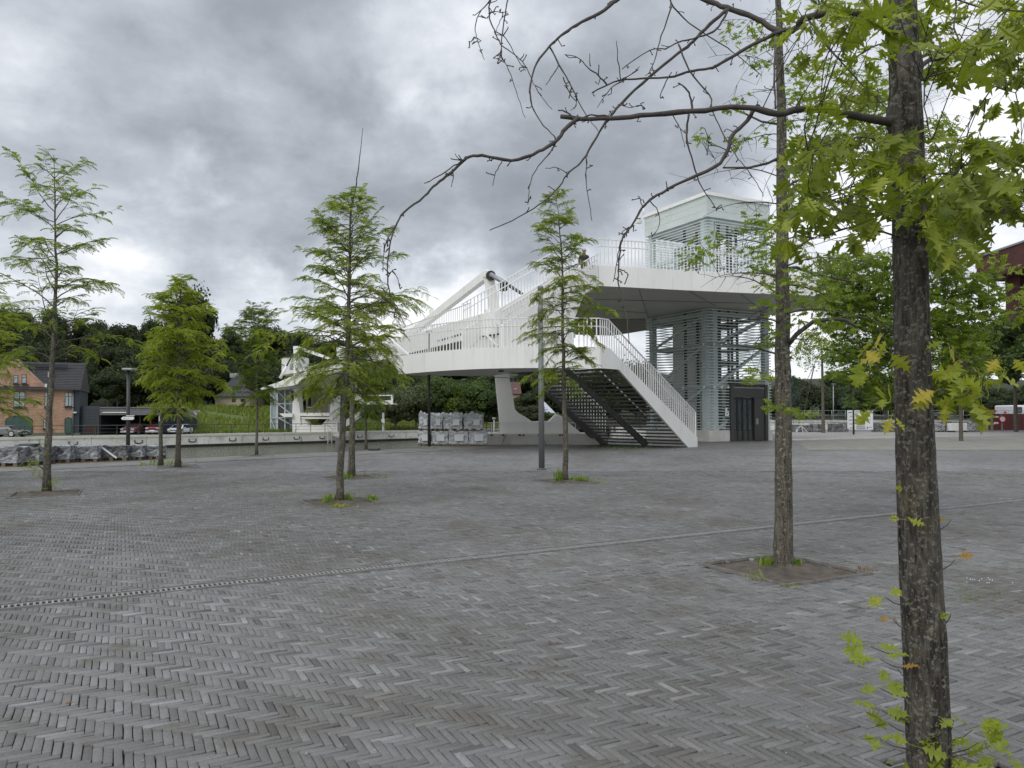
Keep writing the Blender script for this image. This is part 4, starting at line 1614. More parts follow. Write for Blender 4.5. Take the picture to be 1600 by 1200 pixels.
tl2 = thing('traffic_light', at(456, 626, FD - 1.4), 'black canal traffic light hung on the left leg of the far portal', 'traffic light')
bevel(MB().box((P2(454.5, 93.6).x, 93.5, Z(626, 93.6)), (P2(458.5, 93.6).x, 93.8, Z(610, 93.6))).build('signal_box', 'black', tl2), .03)
MB().box((P2(454.5, 93.6).x, 93.8, Z(617, 93.6)), (P2(458.5, 93.6).x, 94.99, Z(615, 93.6))).build('bracket', 'black', tl2)
for zz in (612, 617, 622):
    MB().disc(at(456, zz, 93.5), .13, (0, -1, 0), .18, 10).build('hood', 'black', tl2)

# ================================================================ BUILDINGS
def bpx(x0, x1, y0, y1, D, depth, mat, name, par):
    a, b = at(x0, y1, D), at(x1, y0, D)
    return MB().box((a.x, D, a.z), (b.x, D + depth, b.z)).build(name, mat, par)


def window(par, x0, x1, y0, y1, D, bars=1, trans=True, sill=True, pane='curtain'):
    w = bpx(x0, x1, y0, y1, D - .06, .10, 'frame_green', 'window', par)
    fr = .9
    n = bars + 1
    xs = [x0 + fr + (x1 - x0 - fr) * i / n for i in range(n + 1)]
    ys = [y0 + fr, y0 + (y1 - y0) * .3, y1 - fr] if trans else [y0 + fr, y1 - fr]
    for i in range(n):
        for j in range(len(ys) - 1):
            bpx(xs[i], xs[i + 1] - fr, ys[j] + (.4 if j else 0), ys[j + 1] - .4, D - .08, .03, pane, 'pane', w)
    if sill:
        bpx(x0 - 1.5, x1 + 1.5, y1 + .2, y1 + 1.6, D - .2, .2, 'frame_green', 'sill', w)
    return w


HD = 82
hs = thing('brick_house', P2(125, HD, BZ), 'orange brick house with dark tiled roof and wide green arched gate by the canal', 'house')
bpx(-40, 113.5, 608, 684, HD, 9, 'brick_house', 'wall', hs)
bpx(113.6, 125, 604, 684, HD + .02, 9, 'annex_blue', 'side_wing', hs)
g = [at(-30, 610, HD - .02), at(-30, 607, HD - .02), at(10, 567, HD - .02), at(18, 560, HD - .02), at(26, 567, HD - .02), at(29, 571, HD - .02), at(67, 601, HD - .02), at(70, 603, HD - .02), at(70, 610, HD - .02), at(70, 640, HD - .02), at(-30, 640, HD - .02)]
MB().prism(g, Vector((0, 5, 0))).build('gable', 'brick_house', hs)
for q in ((70, 603), (29, 571)):
    bpx(q[0] - 2, q[0] + 1.5, q[1] - 2.5, q[1] + 4, HD - .12, .2, 'whitewall', 'kneeler', hs)
rf = MB()
e0, r0 = Z(608, HD), Z(563.5, HD)
x0, x1 = P2(-60, HD).x, P2(125.5, HD).x
rf.prism([Vector((x0, HD - .35, e0)), Vector((x0, HD + 4.5, r0)), Vector((x0, HD + 9.6, e0)), Vector((x0, HD + 9.6, e0 - .15)), Vector((x0, HD - .35, e0 - .15))], Vector((x1 - x0, 0, 0)))
ro = rf.build('roof', 'roof_dark', hs)
for i in range(16):
    t = (i + .5) / 16
    MB().beam(Vector((x0 + .05, HD - .35 + 4.85 * t, e0 + (r0 - e0) * t + .02)), Vector((x1 - .02, HD - .35 + 4.85 * t, e0 + (r0 - e0) * t + .02)), .06, .05).build('tile_course', 'roof_grey' if i == 15 else 'roof_dark', ro)
bpx(84, 94, 582, 590.5, HD + 1.6, .4, 'glass_sky', 'skylight', ro)
bpx(-20, 124, 570, 575, HD + 2.9, .35, 'annex_blue', 'ridge_band', ro)
bpx(-40, 113, 607.5, 610, HD - .45, .12, 'rail_dark', 'gutter', hs)
bpx(-40, 125, 676.5, 684, HD - .08, .07, 'roof_grey', 'base_band', hs)
window(hs, 20, 38, 613, 636.5, HD)
window(hs, 68, 76.5, 613, 636.5, HD)
window(hs, 100, 112, 613, 635.5, HD)
window(hs, 20, 27, 588, 601, HD, 0)
window(hs, 32.5, 40, 587, 601, HD, 0)
window(hs, 66, 79, 655, 670, HD, 1)


def arch(par, x0, x1, ys, yt, yb, D, mat, name, fr=1.2):
    def shape(e):
        pts = [(x0 - e, yb), (x0 - e, ys)]
        n = 10
        for i in range(1, n):
            t = math.pi * (1 - i / n)
            pts.append(((x0 + x1) / 2 + (x1 - x0 + 2 * e) / 2 * math.cos(t), ys - (ys - yt + e) * math.sin(t)))
        pts += [(x1 + e, ys), (x1 + e, yb)]
        return pts
    f = MB().prism([at(x, y, D - .05) for x, y in shape(fr)][::-1], Vector((0, .1, 0))).build(name, 'frame_green', par)
    MB().prism([at(x, y, D - .08) for x, y in shape(0)][::-1], Vector((0, .03, 0))).build('leaf', mat, f)
    return f


arch(hs, 9, 48.5, 657, 650.5, 682.5, HD, 'garage_green', 'garage_gate')
arch(hs, 101, 111, 657, 653, 681.5, HD, 'garage_green', 'door')
MB().tube([at(113, 610, HD - .1), at(113, 680, HD - .1)], .06, 8).build('downpipe', 'galv', hs)
bpx(111.5, 117, 643.5, 645.5, HD - .35, .3, 'whitewall', 'wall_lamp', hs)
bpx(73.3, 74.3, 590, 612, HD - .5, .06, 'galv', 'aerial_pole', hs)
MB().disc(at(73.8, 591, HD - .5), .1, (0, -1, 0), .1).build('aerial_head', 'whitewall', hs)

hs.rotation_euler = (0, 0, R(24))
hs.scale = (.846, 1, 1)

an = thing('garage_annex', at(140, 683, HD), 'flat dark blue clad annex between the brick house and the open carport', 'annex')
bpx(125.2, 155.5, 634.5, 683, HD + .4, 5, 'annex_blue', 'wall', an)
for i in range(8):
    bpx(125.4, 155.3, 640 + i * 5, 640.5 + i * 5, HD + .37, .03, 'rail_dark', 'cladding_joint', an)
bpx(132, 151, 664.5, 677.5, HD + .34, .06, 'carport_red', 'gate', an)

cp = thing('carport', at(205, 683, HD), 'flat roofed dark carport with a deep red back wall and parked cars', 'carport')
bpx(155.6, 250, 637.5, 648.5, HD + .2, 7, 'roof_grey', 'roof', cp)
bpx(160, 199, 643.8, 645.2, HD + .1, .08, 'whitewall', 'roof_trim', cp)
bpx(155.6, 270, 636.2, 637.5, HD + .1, 7, 'lamp_grey', 'roof_edge', cp)
bpx(155.6, 250, 648.6, 680.5, HD + 6.2, .3, 'carport_red', 'back_wall', cp)
bpx(247, 251, 640, 683, HD + .2, 6, 'annex_blue', 'side_wall', cp)
bpx(155.8, 157, 649, 683, HD + .3, .2, 'rail_dark', 'post', cp)
bpx(218, 219, 649, 681, HD + .3, .2, 'rail_dark', 'post', cp)

gs = thing('garden_shed', at(270, 680, HD + 5), 'dark blue shed with a white front panel at the right end of the carport', 'shed')
bpx(251.5, 286, 656, 682, HD + 5, 4, 'annex_blue', 'wall', gs)
bpx(257, 274, 641, 655.8, HD + 4.8, .2, 'whitewall', 'front_panel', gs)
bpx(257.4, 273.6, 648.8, 650.2, HD + 4.74, .05, 'print_grey', 'panel_band', gs)
MB().prism([at(251, 641, HD + 5.1), at(268, 636.5, HD + 5.1), at(287, 652, HD + 5.1), at(287, 655.8, HD + 5.1), at(251, 655.8, HD + 5.1)], Vector((0, 4, 0))).build('gable', 'annex_blue', gs)
bpx(248.2, 251.2, 650, 658, HD - .1, .05, 'whitewall', 'downlight_panel', gs)
rk = thing('rubble_slope', at(290, 670, HD + 11), 'pale stony slope rising behind the blue shed', 'slope')
mm = MB()
for i in range(60):
    c = at(random.uniform(275, 305), random.uniform(642, 668), HD + 11 + random.uniform(-1, 1))
    r = random.uniform(.3, .8)
    vs = [c + Vector((random.uniform(-r, r), random.uniform(-r, r), random.uniform(-r, r) * .8)) for _ in range(5)]
    mm.add(vs, [(0, 1, 2), (0, 2, 3), (0, 3, 4), (1, 2, 4), (2, 3, 4)])
o = mm.build('stones', 'stone', rk)
o['kind'] = 'stuff'


def hip_house(name, px0, px1, ytop, yeave, ybase, D, wall, roof, lab, depth=7, inset=.3, par=None, wins=()):
    t = thing(name, at((px0 + px1) / 2, ybase, D), lab, 'house')
    bpx(px0 + 2, px1 - 2, yeave, ybase, D, depth, wall, 'wall', t)
    a, b = at(px0, yeave, D).x, at(px1, yeave, D).x
    z0, z1 = Z(yeave, D), Z(ytop, D)
    dx = (b - a) * inset
    dy = depth * .45
    y0, y1 = D - .4, D + depth + .4
    vs = [(a, y0, z0), (b, y0, z0), (b, y1, z0), (a, y1, z0), (a + dx, y0 + dy, z1), (b - dx, y0 + dy, z1)]
    m = MB().add(vs, [(0, 1, 5, 4), (1, 2, 5), (2, 3, 4, 5), (3, 0, 4), (3, 2, 1, 0)])
    r = m.build('roof', roof, t)
    for (x0, x1, yy0, yy1) in wins:
        window(t, x0, x1, yy0, yy1, D, 1, False, False, 'glass_dark')
    return t, r


h1, _ = hip_house('bungalow', 334, 392, 605.5, 619.5, 634, 112, 'beige', 'roof_dark', 'small beige bungalow with a dark hipped roof above the grass bank', wins=((362, 368, 623, 628), (376, 382, 623, 628)))
h2, r2 = hip_house('upper_house', 350, 384, 585, 604, 612, 121, 'whitewall', 'roof_dark', 'dark roofed house with white gable standing behind the beige bungalow', wins=((364, 367, 604.5, 609),))
for q in (359, 366):
    bpx(q, q + 3, 583, 590, 124, 1, 'whitewall', 'chimney', r2)
h3, _ = hip_house('cottage', 806, 830, 626.5, 637.5, 647, 125, 'whitewall', 'roof_grey', 'small white cottage with a grey pyramid roof seen behind the pylon', inset=.42)
h4, r4 = hip_house('red_roofed_house', 790, 815, 596, 615.5, 648, 134, 'beige', 'roof_red', 'tall house with dark red roof and a skylight seen behind the pylon', inset=.1)
bpx(803, 807.5, 606.5, 610.5, 134.8, .6, 'glass_sky', 'skylight', r4)
tn = thing('garden_pavilion', at(848, 656, 118), 'pale lilac tent-like pavilion roof behind the white pier base', 'pavilion')
a, b, c = at(826, 647, 118), at(869, 646.5, 118), at(850, 627, 120)
MB().add([tuple(a), tuple(b), (b.x - .5, 122, b.z), (a.x + .5, 122, a.z), tuple(c)], [(0, 1, 4), (1, 2, 4), (2, 3, 4), (3, 0, 4), (3, 2, 1, 0)]).build('roof', 'tent', tn)
for x in (830, 850.5, 865):
    bpx(x, x + 1.6, 647, 658, 119, .3, 'rail_dark', 'post', tn)
h5 = thing('brown_house', at(500, 652, 104), 'brown rendered house with an upright window seen through the far portal', 'house')
bpx(478, 513, 592, 652, 104, 7, 'brownwall', 'wall', h5)
window(h5, 481, 486, 621, 634, 104, 0, False, True, 'glass_dark')
bpx(479.5, 487, 635.5, 637, 103.8, .2, 'whitewall', 'balcony_ledge', h5)
bpx(503, 509.5, 608, 613, 103.93, .1, 'whitewall', 'wall_sign', h5)
MB().prism([at(476, 593, 103.6), at(496, 580, 103.6), at(515, 593, 103.6)], Vector((0, 8, 0))).build('roof', 'roof_dark', h5)

# brick office block at the right edge
ob = thing('office_block', (48, 55, 0), 'dark red brick office block with a cantilevered upper storey at the right edge', 'office building')
zt, zm = Z(404, 66.5), Z(440, 66.5)
MB().box((40.5, 38, zm), (62, 66.5, zt)).build('upper_storey', 'brick_dark', ob)
MB().box((40.42, 37.9, zt), (62.1, 66.6, zt + .16)).build('parapet_coping', 'galv', ob)
MB().box((42.6, 38.5, 9.6), (62, 65, zm - .02)).build('middle_storey', 'glass_dark', ob)
MB().box((50, 38.5, 0), (62, 60, 9.58)).build('lower_storeys', 'brick_dark', ob)
for y in (64.2, 60.6, 57.0, 53.4, 49.8, 46.2, 42.6):
    MB().box((42.0, y - 1.1, 9.6), (42.7, y + .8, zm - .03)).build('brick_pier', 'brick_dark', ob)
for y in (62.3, 55.1, 47.9):
    w_ = MB().box((42.45, y - .85, 9.7), (42.55, y + .8, zm - .3)).build('window', 'glass_sky', ob)
    MB().box((42.38, y - .06, 9.7), (42.44, y + .02, zm - .3)).build('mullion', 'black', w_)
for y in (44, 50, 56):
    w_ = MB().box((40.44, y, zm + .35), (40.54, y + 1.6, zt - .5)).build('window', 'glass_sky', ob)
    MB().box((40.38, y + .76, zm + .35), (40.43, y + .84, zt - .5)).build('mullion', 'black', w_)


# ================================================================ CARS
def car(name, x, y, z, rz, body_mat, lab, L=4.2, W=1.72, H=1.48):
    t = bpy.data.objects.new(name, None)
    COL.objects.link(t)
    t.location = (x, y, z)
    tag(t, lab, 'car', 'cars parked on the far bank')
    prof = [(-.50, .22), (-.50, .46), (-.485, .56), (-.30, .64), (-.16, .94), (-.08, .99), (.20, 1.0), (.34, .95), (.46, .66), (.495, .6), (.50, .42), (.495, .22)]
    vs, fs = [], []
    secs = [(-1, .86), (-.93, .97), (0, 1.0), (.93, .97), (1, .86)]
    for (s_, k_) in secs:
        for (a, h) in prof:
            tuck = 1 - max(0, (h - .6)) * .55
            vs.append((a * L * (k_ if abs(a) > .4 else 1), s_ * W / 2 * tuck, h * H * (1 if abs(s_) < .95 else .985)))
    n = len(prof)
    for i in range(len(secs) - 1):
        for j in range(n):
            fs.append((i * n + j, i * n + (j + 1) % n, (i + 1) * n + (j + 1) % n, (i + 1) * n + j))
    fs.append(tuple(range(n))[::-1])
    fs.append(tuple((len(secs) - 1) * n + j for j in range(n)))

    def part(nm, vs_, fs_, mt, sm=False):
        me = bpy.data.meshes.new(nm)
        me.from_pydata([tuple(v) for v in vs_], [], fs_)
        me.materials.append(M[mt])
        if sm:
            me.polygons.foreach_set('use_smooth', [True] * len(fs_))
        return link(nm, me, t)
    body = part('body', vs, fs, body_mat)
    bevel(body, .05)

    def bx(lo, hi):
        return MB().box(lo, hi)
    m = MB().prism([Vector((-.29 * L, -W * .40, .655 * H)), Vector((-.29 * L, W * .40, .655 * H)), Vector((-.165 * L, W * .34, .915 * H)), Vector((-.165 * L, -W * .34, .915 * H))], Vector((-.03, 0, .02)))
    part('windscreen', m.v, m.f, 'glass_dark')
    m = MB().prism([Vector((.45 * L, -W * .38, .67 * H)), Vector((.45 * L, W * .38, .67 * H)), Vector((.35 * L, W * .34, .91 * H)), Vector((.35 * L, -W * .34, .91 * H))], Vector((.03, 0, .02)))
    part('rear_window', m.v, m.f, 'glass_dark')
    for s_ in (-1, 1):
        m = MB().prism([Vector((-.25 * L, s_ * W * .478, .66 * H)), Vector((.40 * L, s_ * W * .478, .66 * H)), Vector((.31 * L, s_ * W * .415, .92 * H)), Vector((-.13 * L, s_ * W * .415, .92 * H))], Vector((0, s_ * .03, 0)))
        part('side_window', m.v, m.f, 'glass_dark')
        for a in (-.31, .30):
            wv = MB().disc((a * L, s_ * (W / 2 - .2), .31), .31, (0, s_, 0), .21, 18)
            w_ = part('wheel', wv.v, wv.f, 'tyre')
            rv = MB().disc((a * L, s_ * (W / 2 + .012), .31), .2, (0, s_, 0), .01, 14)
            me = bpy.data.meshes.new('rim')
            me.from_pydata(rv.v, [], rv.f)
            me.materials.append(M['chrome'])
            link('rim', me, w_)
        m = bx((-.507 * L, s_ * W * .36 - .17, .43 * H), (-.47 * L, s_ * W * .36 + .17, .53 * H))
        part('headlight', m.v, m.f, 'chrome')
        m = bx((.47 * L, s_ * W * .36 - .15, .45 * H), (.507 * L, s_ * W * .36 + .15, .56 * H))
        part('tail_light', m.v, m.f, 'red')
        m = bx((-.20 * L, s_ * (W / 2 + .08) - .09, .63 * H), (-.17 * L, s_ * (W / 2 + .08) + .09, .70 * H))
        part('mirror', m.v, m.f, body_mat)
    m = bx((-.512 * L, -W * .24, .40 * H), (-.48 * L, W * .24, .50 * H))
    part('grille', m.v, m.f, 'black')
    m = bx((-.518 * L, -W * .44, .18 * H), (-.46 * L, W * .44, .30 * H))
    part('bumper', m.v, m.f, 'chrome' if body_mat in ('car_red', 'car_pink') else 'black')
    m = bx((-.522 * L, -.26, .27 * H), (-.50 * L, .26, .34 * H))
    part('number_plate', m.v, m.f, 'sign_white')
    t.rotation_euler = (0, 0, rz)
    return t


bz = BZ + .006
car('parked_car', P2(198, HD).x, HD + 2.4, bz, R(88), 'car_pink', 'pale red car parked nose out at the left of the carport', W=1.6, H=1.25)
car('parked_car', P2(236, HD).x, HD + 2.3, bz, R(92), 'car_red', 'dark red car with pale bumper parked nose out beside the carport post', W=1.6, H=1.45)
car('parked_car', P2(271, HD + .3).x, HD + 2.1, bz, R(90), 'car_white', 'white car parked in front of the blue shed', L=3.6, W=1.35, H=1.1)
car('parked_car', P2(-12, 71.5).x, 73.5, bz, R(178), 'car_dark', 'silver grey car at the left edge before the green arched gate', L=3.6, H=1.1)


# ================================================================ WRAPPED STACKS
def wrapped(name, c, w, d, h, ang, mat, lab, group, seed, z0=0.0, rough=.035, peak=0.0, base=True):
    """film-wrapped load on a pallet: c is the middle of the base"""
    t = bpy.data.objects.new(name, None)
    COL.objects.link(t)
    t.location = (c.x, c.y, z0)
    tag(t, lab, 'wrapped pallet', group)
    ph = .12 if base else .0
    nx, ny, nz_ = 12, 8, 9
    idx, vs, fs = {}, [], []

    def V(i, j, k_):
        key = (i, j, k_)
        if key not in idx:
            x, y, z = (i / nx - .5) * w, (j / ny - .5) * d, ph + k_ / nz_ * (h - ph)
            s = Vector((x * 3.2, y * 3.2, z * 3.2)) + Vector((seed * 7.3, 0, 0))
            nv = noise.noise_vector(s) * rough * 1.3 + noise.noise_vector(s * 3.1) * rough * .7
            if k_ == 0:
                nv.z = abs(nv.z) * .3
            e = 1.0 - .03 * math.sin(math.pi * k_ / nz_)
            zz = z + nv.z
            if k_ == nz_ and peak:
                zz += peak * max(0, noise.noise(Vector((x * 4 + seed, y * 4, 3))))
            idx[key] = len(vs)
            vs.append((x * e + nv.x, y * e + nv.y, zz))
        return idx[key]
    for i in range(nx):
        for j in range(ny):
            fs.append((V(i, j, nz_), V(i + 1, j, nz_), V(i + 1, j + 1, nz_), V(i, j + 1, nz_)))
            fs.append((V(i, j + 1, 0), V(i + 1, j + 1, 0), V(i + 1, j, 0), V(i, j, 0)))
    for i in range(nx):
        for k_ in range(nz_):
            fs.append((V(i, 0, k_), V(i + 1, 0, k_), V(i + 1, 0, k_ + 1), V(i, 0, k_ + 1)))
            fs.append((V(i + 1, ny, k_), V(i, ny, k_), V(i, ny, k_ + 1), V(i + 1, ny, k_ + 1)))
    for j in range(ny):
        for k_ in range(nz_):
            fs.append((V(0, j + 1, k_), V(0, j, k_), V(0, j, k_ + 1), V(0, j + 1, k_ + 1)))
            fs.append((V(nx, j, k_), V(nx, j + 1, k_), V(nx, j + 1, k_ + 1), V(nx, j, k_ + 1)))
    me = bpy.data.meshes.new('wrapped_load')
    me.from_pydata(vs, [], fs)
    me.materials.append(M[mat])
    link('wrapped_load', me, t)
    if base:
        for i in range(3):
            m = MB().box((-w / 2, -d / 2 + i * (d - .1) / 2, .0), (w / 2, -d / 2 + i * (d - .1) / 2 + .1, .03))
            mm_ = bpy.data.meshes.new('pallet_board')
            mm_.from_pydata(m.v, [], m.f)
            mm_.materials.append(M['wood'])
            link('pallet_board', mm_, t)
            for q in (-1, 0, 1):
                m = MB().box((q * (w / 2 - .07) - .05, -d / 2 + i * (d - .1) / 2 + .004, .031), (q * (w / 2 - .07) + .05, -d / 2 + i * (d - .1) / 2 + .096, .115))
                mm_ = bpy.data.meshes.new('pallet_block')
                mm_.from_pydata(m.v, [], m.f)
                mm_.materials.append(M['wood'])
                link('pallet_block', mm_, t)
    t.rotation_euler = (0, 0, ang)
    return t


grp = 'film wrapped paver pallets along the near quay edge'
row = [(-14, 26, 730, 'film_clear', 'crumpled wrapped pallet cut by the left edge of the frame'),
       (28, 60, 727.5, 'film_clear', 'wrapped paver pallet under the black mat, left of the feathery tree'),
       (62, 77, 726, 'film_dark', 'dark wrapped pallet hidden behind the feathery tree trunk'),
       (79, 108.5, 724, 'film_clear', 'wrapped paver pallet just right of the feathery tree trunk'),
       (110, 151, 722.5, 'film_clear', 'wide wrapped paver pallet in the middle of the quay row'),
       (152.5, 197, 721, 'film_dark', 'dark wrapped pallet with a white strap hanging off it'),
       (199, 222, 719.5, 'film_clear', 'wrapped paver pallet just right of the signed lamp post'),
       (223, 249, 718.5, 'film_clear', 'wrapped paver pallet at the right end of the quay row')]
for i, (x0, x1, yb, mt, lab) in enumerate(row):
    p = gp((x0 + x1) / 2, yb)
    w = (x1 - x0) / 1200 * p.y
    h = (yb - (698 if i < 3 else 697)) / 1200 * p.y
    tt = wrapped('wrapped_pallet', p + Vector((-.1, .45, 0)), w * 1.02, .85, h, R(8), mt, lab, grp, i)
    if i == 1:
        mt_ = thing('folded_mat', (p.x - .3, p.y + .4, h), 'black folded mat lying on a wrapped pallet at far left', 'mat')
        bevel(MB().box((p.x - .45, p.y + .2, h + .02), (p.x + .0, p.y + .6, h + .085)).build('mat_fold', 'black', mt_), .03)
        bevel(MB().box((p.x - .6, p.y + .25, h + .02), (p.x - .46, p.y + .5, h + .05)).build('mat_edge', 'black', mt_), .02)
    if i == 5:
        MB().beam(Vector((p.x - w * .42 , p.y - .02, h * .95)), Vector((p.x + w * .1, p.y - .05, .12)), .02, .05).build('strap', 'sign_white', tt)

grp = 'silver wrapped pallets stacked two high beside the pier'
Dp = gd(697)
for (x0, x1, y0, y1, lab, sd_) in ((655, 674, 674, 698, 'slim silver wrapped pallet, bottom left of the double stack', 1),
                                   (675, 700.5, 674, 697.5, 'silver wrapped pallet with a white slip, bottom row behind the thin pole', 2),
                                   (701.5, 731, 673.5, 697, 'silver wrapped pallet, third along the bottom row of the stack', 3),
                                   (732, 761.5, 672.5, 696, 'silver wrapped pallet, bottom right of the stack against the plinth', 4)):
    p = P2((x0 + x1) / 2, Dp + .45)
    w, h = (x1 - x0) / 1200 * Dp, (y1 - y0) / 1200 * Dp
    tt = wrapped('silver_wrapped_pallet', p, w * 1.02, .95, h, R(3), 'film_white', lab, grp, 20 + sd_, rough=.05)
    MB().box((p.x - w * .2, p.y - .55, h * .35), (p.x + w * .28, p.y - .535, h * .78)).build('paper_slip', 'sign_white', tt)
zt_ = .74
for (x0, x1, lab, sd_) in ((656.5, 672, 'slim silver wrapped pallet, top left of the double stack', 1), (672.5, 693, 'silver wrapped pallet with peaked film, second on the top row', 2),
                           (693.5, 724, 'silver wrapped pallet, third along the top row of the stack', 3), (726, 755, 'silver wrapped pallet, top right of the double stack', 4)):
    p = P2((x0 + x1) / 2, Dp + .5)
    w = (x1 - x0) / 1200 * Dp
    tt = wrapped('silver_wrapped_pallet', p, w * 1.0, .95, .80, R(-2), 'film_white', lab, grp, 40 + sd_, z0=zt_, rough=.055, peak=.3)
    MB().box((p.x + w * .02, p.y - .56, zt_ + .3), (p.x + w * .36, p.y - .545, zt_ + .6)).build('paper_slip', 'sign_white', tt)

# ================================================================ RIGHT BACKGROUND: low wall, fences, hoarding, pallets
lw = thing('low_concrete_wall', P2(1330, 84), 'long low stained concrete wall carrying the site fence at right', 'wall')
xa, xb = P2(1180, 84).x, P2(1600, 84).x
n = 14
for i in range(n):
    x0 = xa + (xb - xa) * i / n
    x1 = xa + (xb - xa) * (i + 1) / n - .04
    MB().box((x0, 84, 0), (x1, 84.5, .86)).build('concrete_panel', 'quay', lw)
    MB().box((x0, 83.92, .861), (x1, 84.6, 1.03)).build('coping_slab', 'concrete_light', lw)


def mesh_fence(px0, px1, D, ztop, lab, n, zb_=1.03):
    t = thing('mesh_fence', P2((px0 + px1) / 2, D, zb_), lab, 'fence', 'temporary site fence panels')
    xs = [P2(px0 + (px1 - px0) * i / n, D).x for i in range(n + 1)]
    for x in xs:
        MB().tube([(x, D, zb_), (x, D, ztop)], .035, 6).build('post', 'galv', t)
    for a, b in zip(xs[:-1], xs[1:]):
        for z in (zb_ + .1, (zb_ + ztop) / 2, ztop - .04):
            MB().tube([(a, D, z), (b, D, z)], .022, 5).build('rail', 'galv', t)
        k_ = int((b - a) / .35)
        for i in range(1, k_):
            x = a + (b - a) * i / k_
            MB().beam((x, D, zb_ + .1), (x, D, ztop - .05), .008, .008).build('wire', 'galv', t)
    return t


mesh_fence(1236, 1321, 83, 2.13, 'grey mesh site fence on the low wall left of the white notice board', 4)
mesh_fence(1364, 1436, 83, 2.10, 'grey mesh site fence on the low wall right of the white notice board', 3)
mesh_fence(1458, 1600, 86, 2.15, 'grey mesh site fence behind the red and white barriers', 6)

nbd = thing('notice_board', P2(1343, 71), 'large white printed site notice board in two panels behind a thin pole', 'notice board')
zt1, zt0 = Z(641, 71), Z(671.5, 71)
a, b = P2(1324, 71).x, P2(1332.2, 71).x
MB().box((a, 71, zt0 + .1), (b, 71.05, zt1)).build('panel', 'sign_white', nbd)
a2, b2 = P2(1334.3, 71).x, P2(1364, 71).x
MB().box((a2, 71, zt0), (b2, 71.05, zt1)).build('panel', 'sign_white', nbd)
for x in (a + .1, a2 + .1, b2 - .1):
    MB().box((x - .04, 71.06, 0), (x + .04, 71.14, zt1)).build('post', 'galv', nbd)
pr = MB()
for (x0, x1, y0, y1) in ((1325.5, 1331.5, 644, 645), (1328, 1331.5, 650, 650.8), (1326, 1332, 656, 656.8), (1327, 1332, 662, 662.8), (1328, 1332, 668, 668.8),
                         (1336, 1345, 643.2, 644), (1337, 1350, 654.2, 655), (1338, 1352, 666, 666.7), (1336.5, 1340, 646.3, 646.9), (1358, 1362, 667.3, 668), (1358, 1359.3, 660, 661.5), (1354.5, 1356.5, 667, 669.5)):
    p, q = at(x0, y1, 70.99), at(x1, y0, 70.99)
    pr.box((p.x, 70.985, p.z), (q.x, 70.998, q.z))
o = pr.build('print', 'print_dark', nbd)
o['kind'] = 'stuff'
pr = MB()
for (x0, x1, y0, y1) in ((1338, 1349, 656, 658.5), (1338, 1349, 661, 662), (1338, 1349, 663, 664.3), (1338, 1352, 667.6, 670.5), (1337, 1344, 649, 652.6), (1357, 1361, 655.5, 656.5)):
    p, q = at(x0, y1, 70.99), at(x1, y0, 70.99)
    pr.box((p.x, 70.98, p.z), (q.x, 70.99, q.z))
o = pr.build('small_print', 'print_grey', nbd)
o['kind'] = 'stuff'

grp = 'dark paver pallets in front of the low wall'
for i, (x0, x1, yt, mt, lab) in enumerate(((1236, 1266, 664, 'film_dark', 'dark paver pallet nearest the tower, behind the white trestle'),
                                           (1267, 1275, 662, 'film_clear', 'narrow pale wrapped pallet left of the young tree'),
                                           (1276, 1286, 662.5, 'film_dark', 'dark pallet directly behind the young tree trunk'),
                                           (1296, 1312, 662, 'film_dark', 'dark pallet between the young tree and the pale block'),
                                           (1313, 1322, 660, 'film_clear', 'pale block stack at the left of the notice board'),
                                           (1365, 1375, 661, 'film_dark', 'dark pallet directly right of the notice board'),
                                           (1376, 1386, 661, 'film_dark', 'second dark pallet right of the notice board'),
                                           (1387, 1398, 661, 'film_dark', 'dark pallet touching the left of the big trunk'),
                                           (1457, 1472, 663, 'film_clear', 'grey block pallet at the right of the big trunk'),
                                           (1473, 1482, 658, 'film_dark', 'dark green tall crate-like pallet right of the big trunk'),
                                           (1512, 1525, 660, 'film_clear', 'grey pallet left of the warning triangle'))):
    D = 71.5
    p = P2((x0 + x1) / 2, D + .5)
    wrapped('paver_pallet', p, (x1 - x0) / 1200 * D, 1.0, Z(yt, D), 0, mt, lab, grp, 60 + i, rough=.04)
wb = thing('white_barrier', P2(1497, 71), 'low white barrier block on the ground left of the grey pallet', 'barrier')
bevel(MB().box((P2(1484, 71).x, 71, .12), (P2(1511, 71).x, 71.5, Z(661.5, 71))).build('barrier_block', 'whitewall', wb), .04)
for x in (1488, 1507):
    MB().box((P2(x, 71).x - .2, 70.9, 0), (P2(x, 71).x + .2, 71.6, .118)).build('foot', 'black', wb)

# trestle with pale legs
ts = thing('trestle', P2(1250, 70), 'white A-frame trestle standing before the dark pallets', 'trestle')
for (a, b) in (((1245, 675.6), (1247, 668)), ((1254.5, 675), (1252.5, 665.5)), ((1244.5, 675.9), (1244, 670)), ((1246, 668.5), (1253.5, 665.3)), ((1252.8, 666), (1262, 675))):
    MB().beam(at(*a, 69.9), at(*b, 69.9), .06, .06).build('leg', 'pole_white', ts)

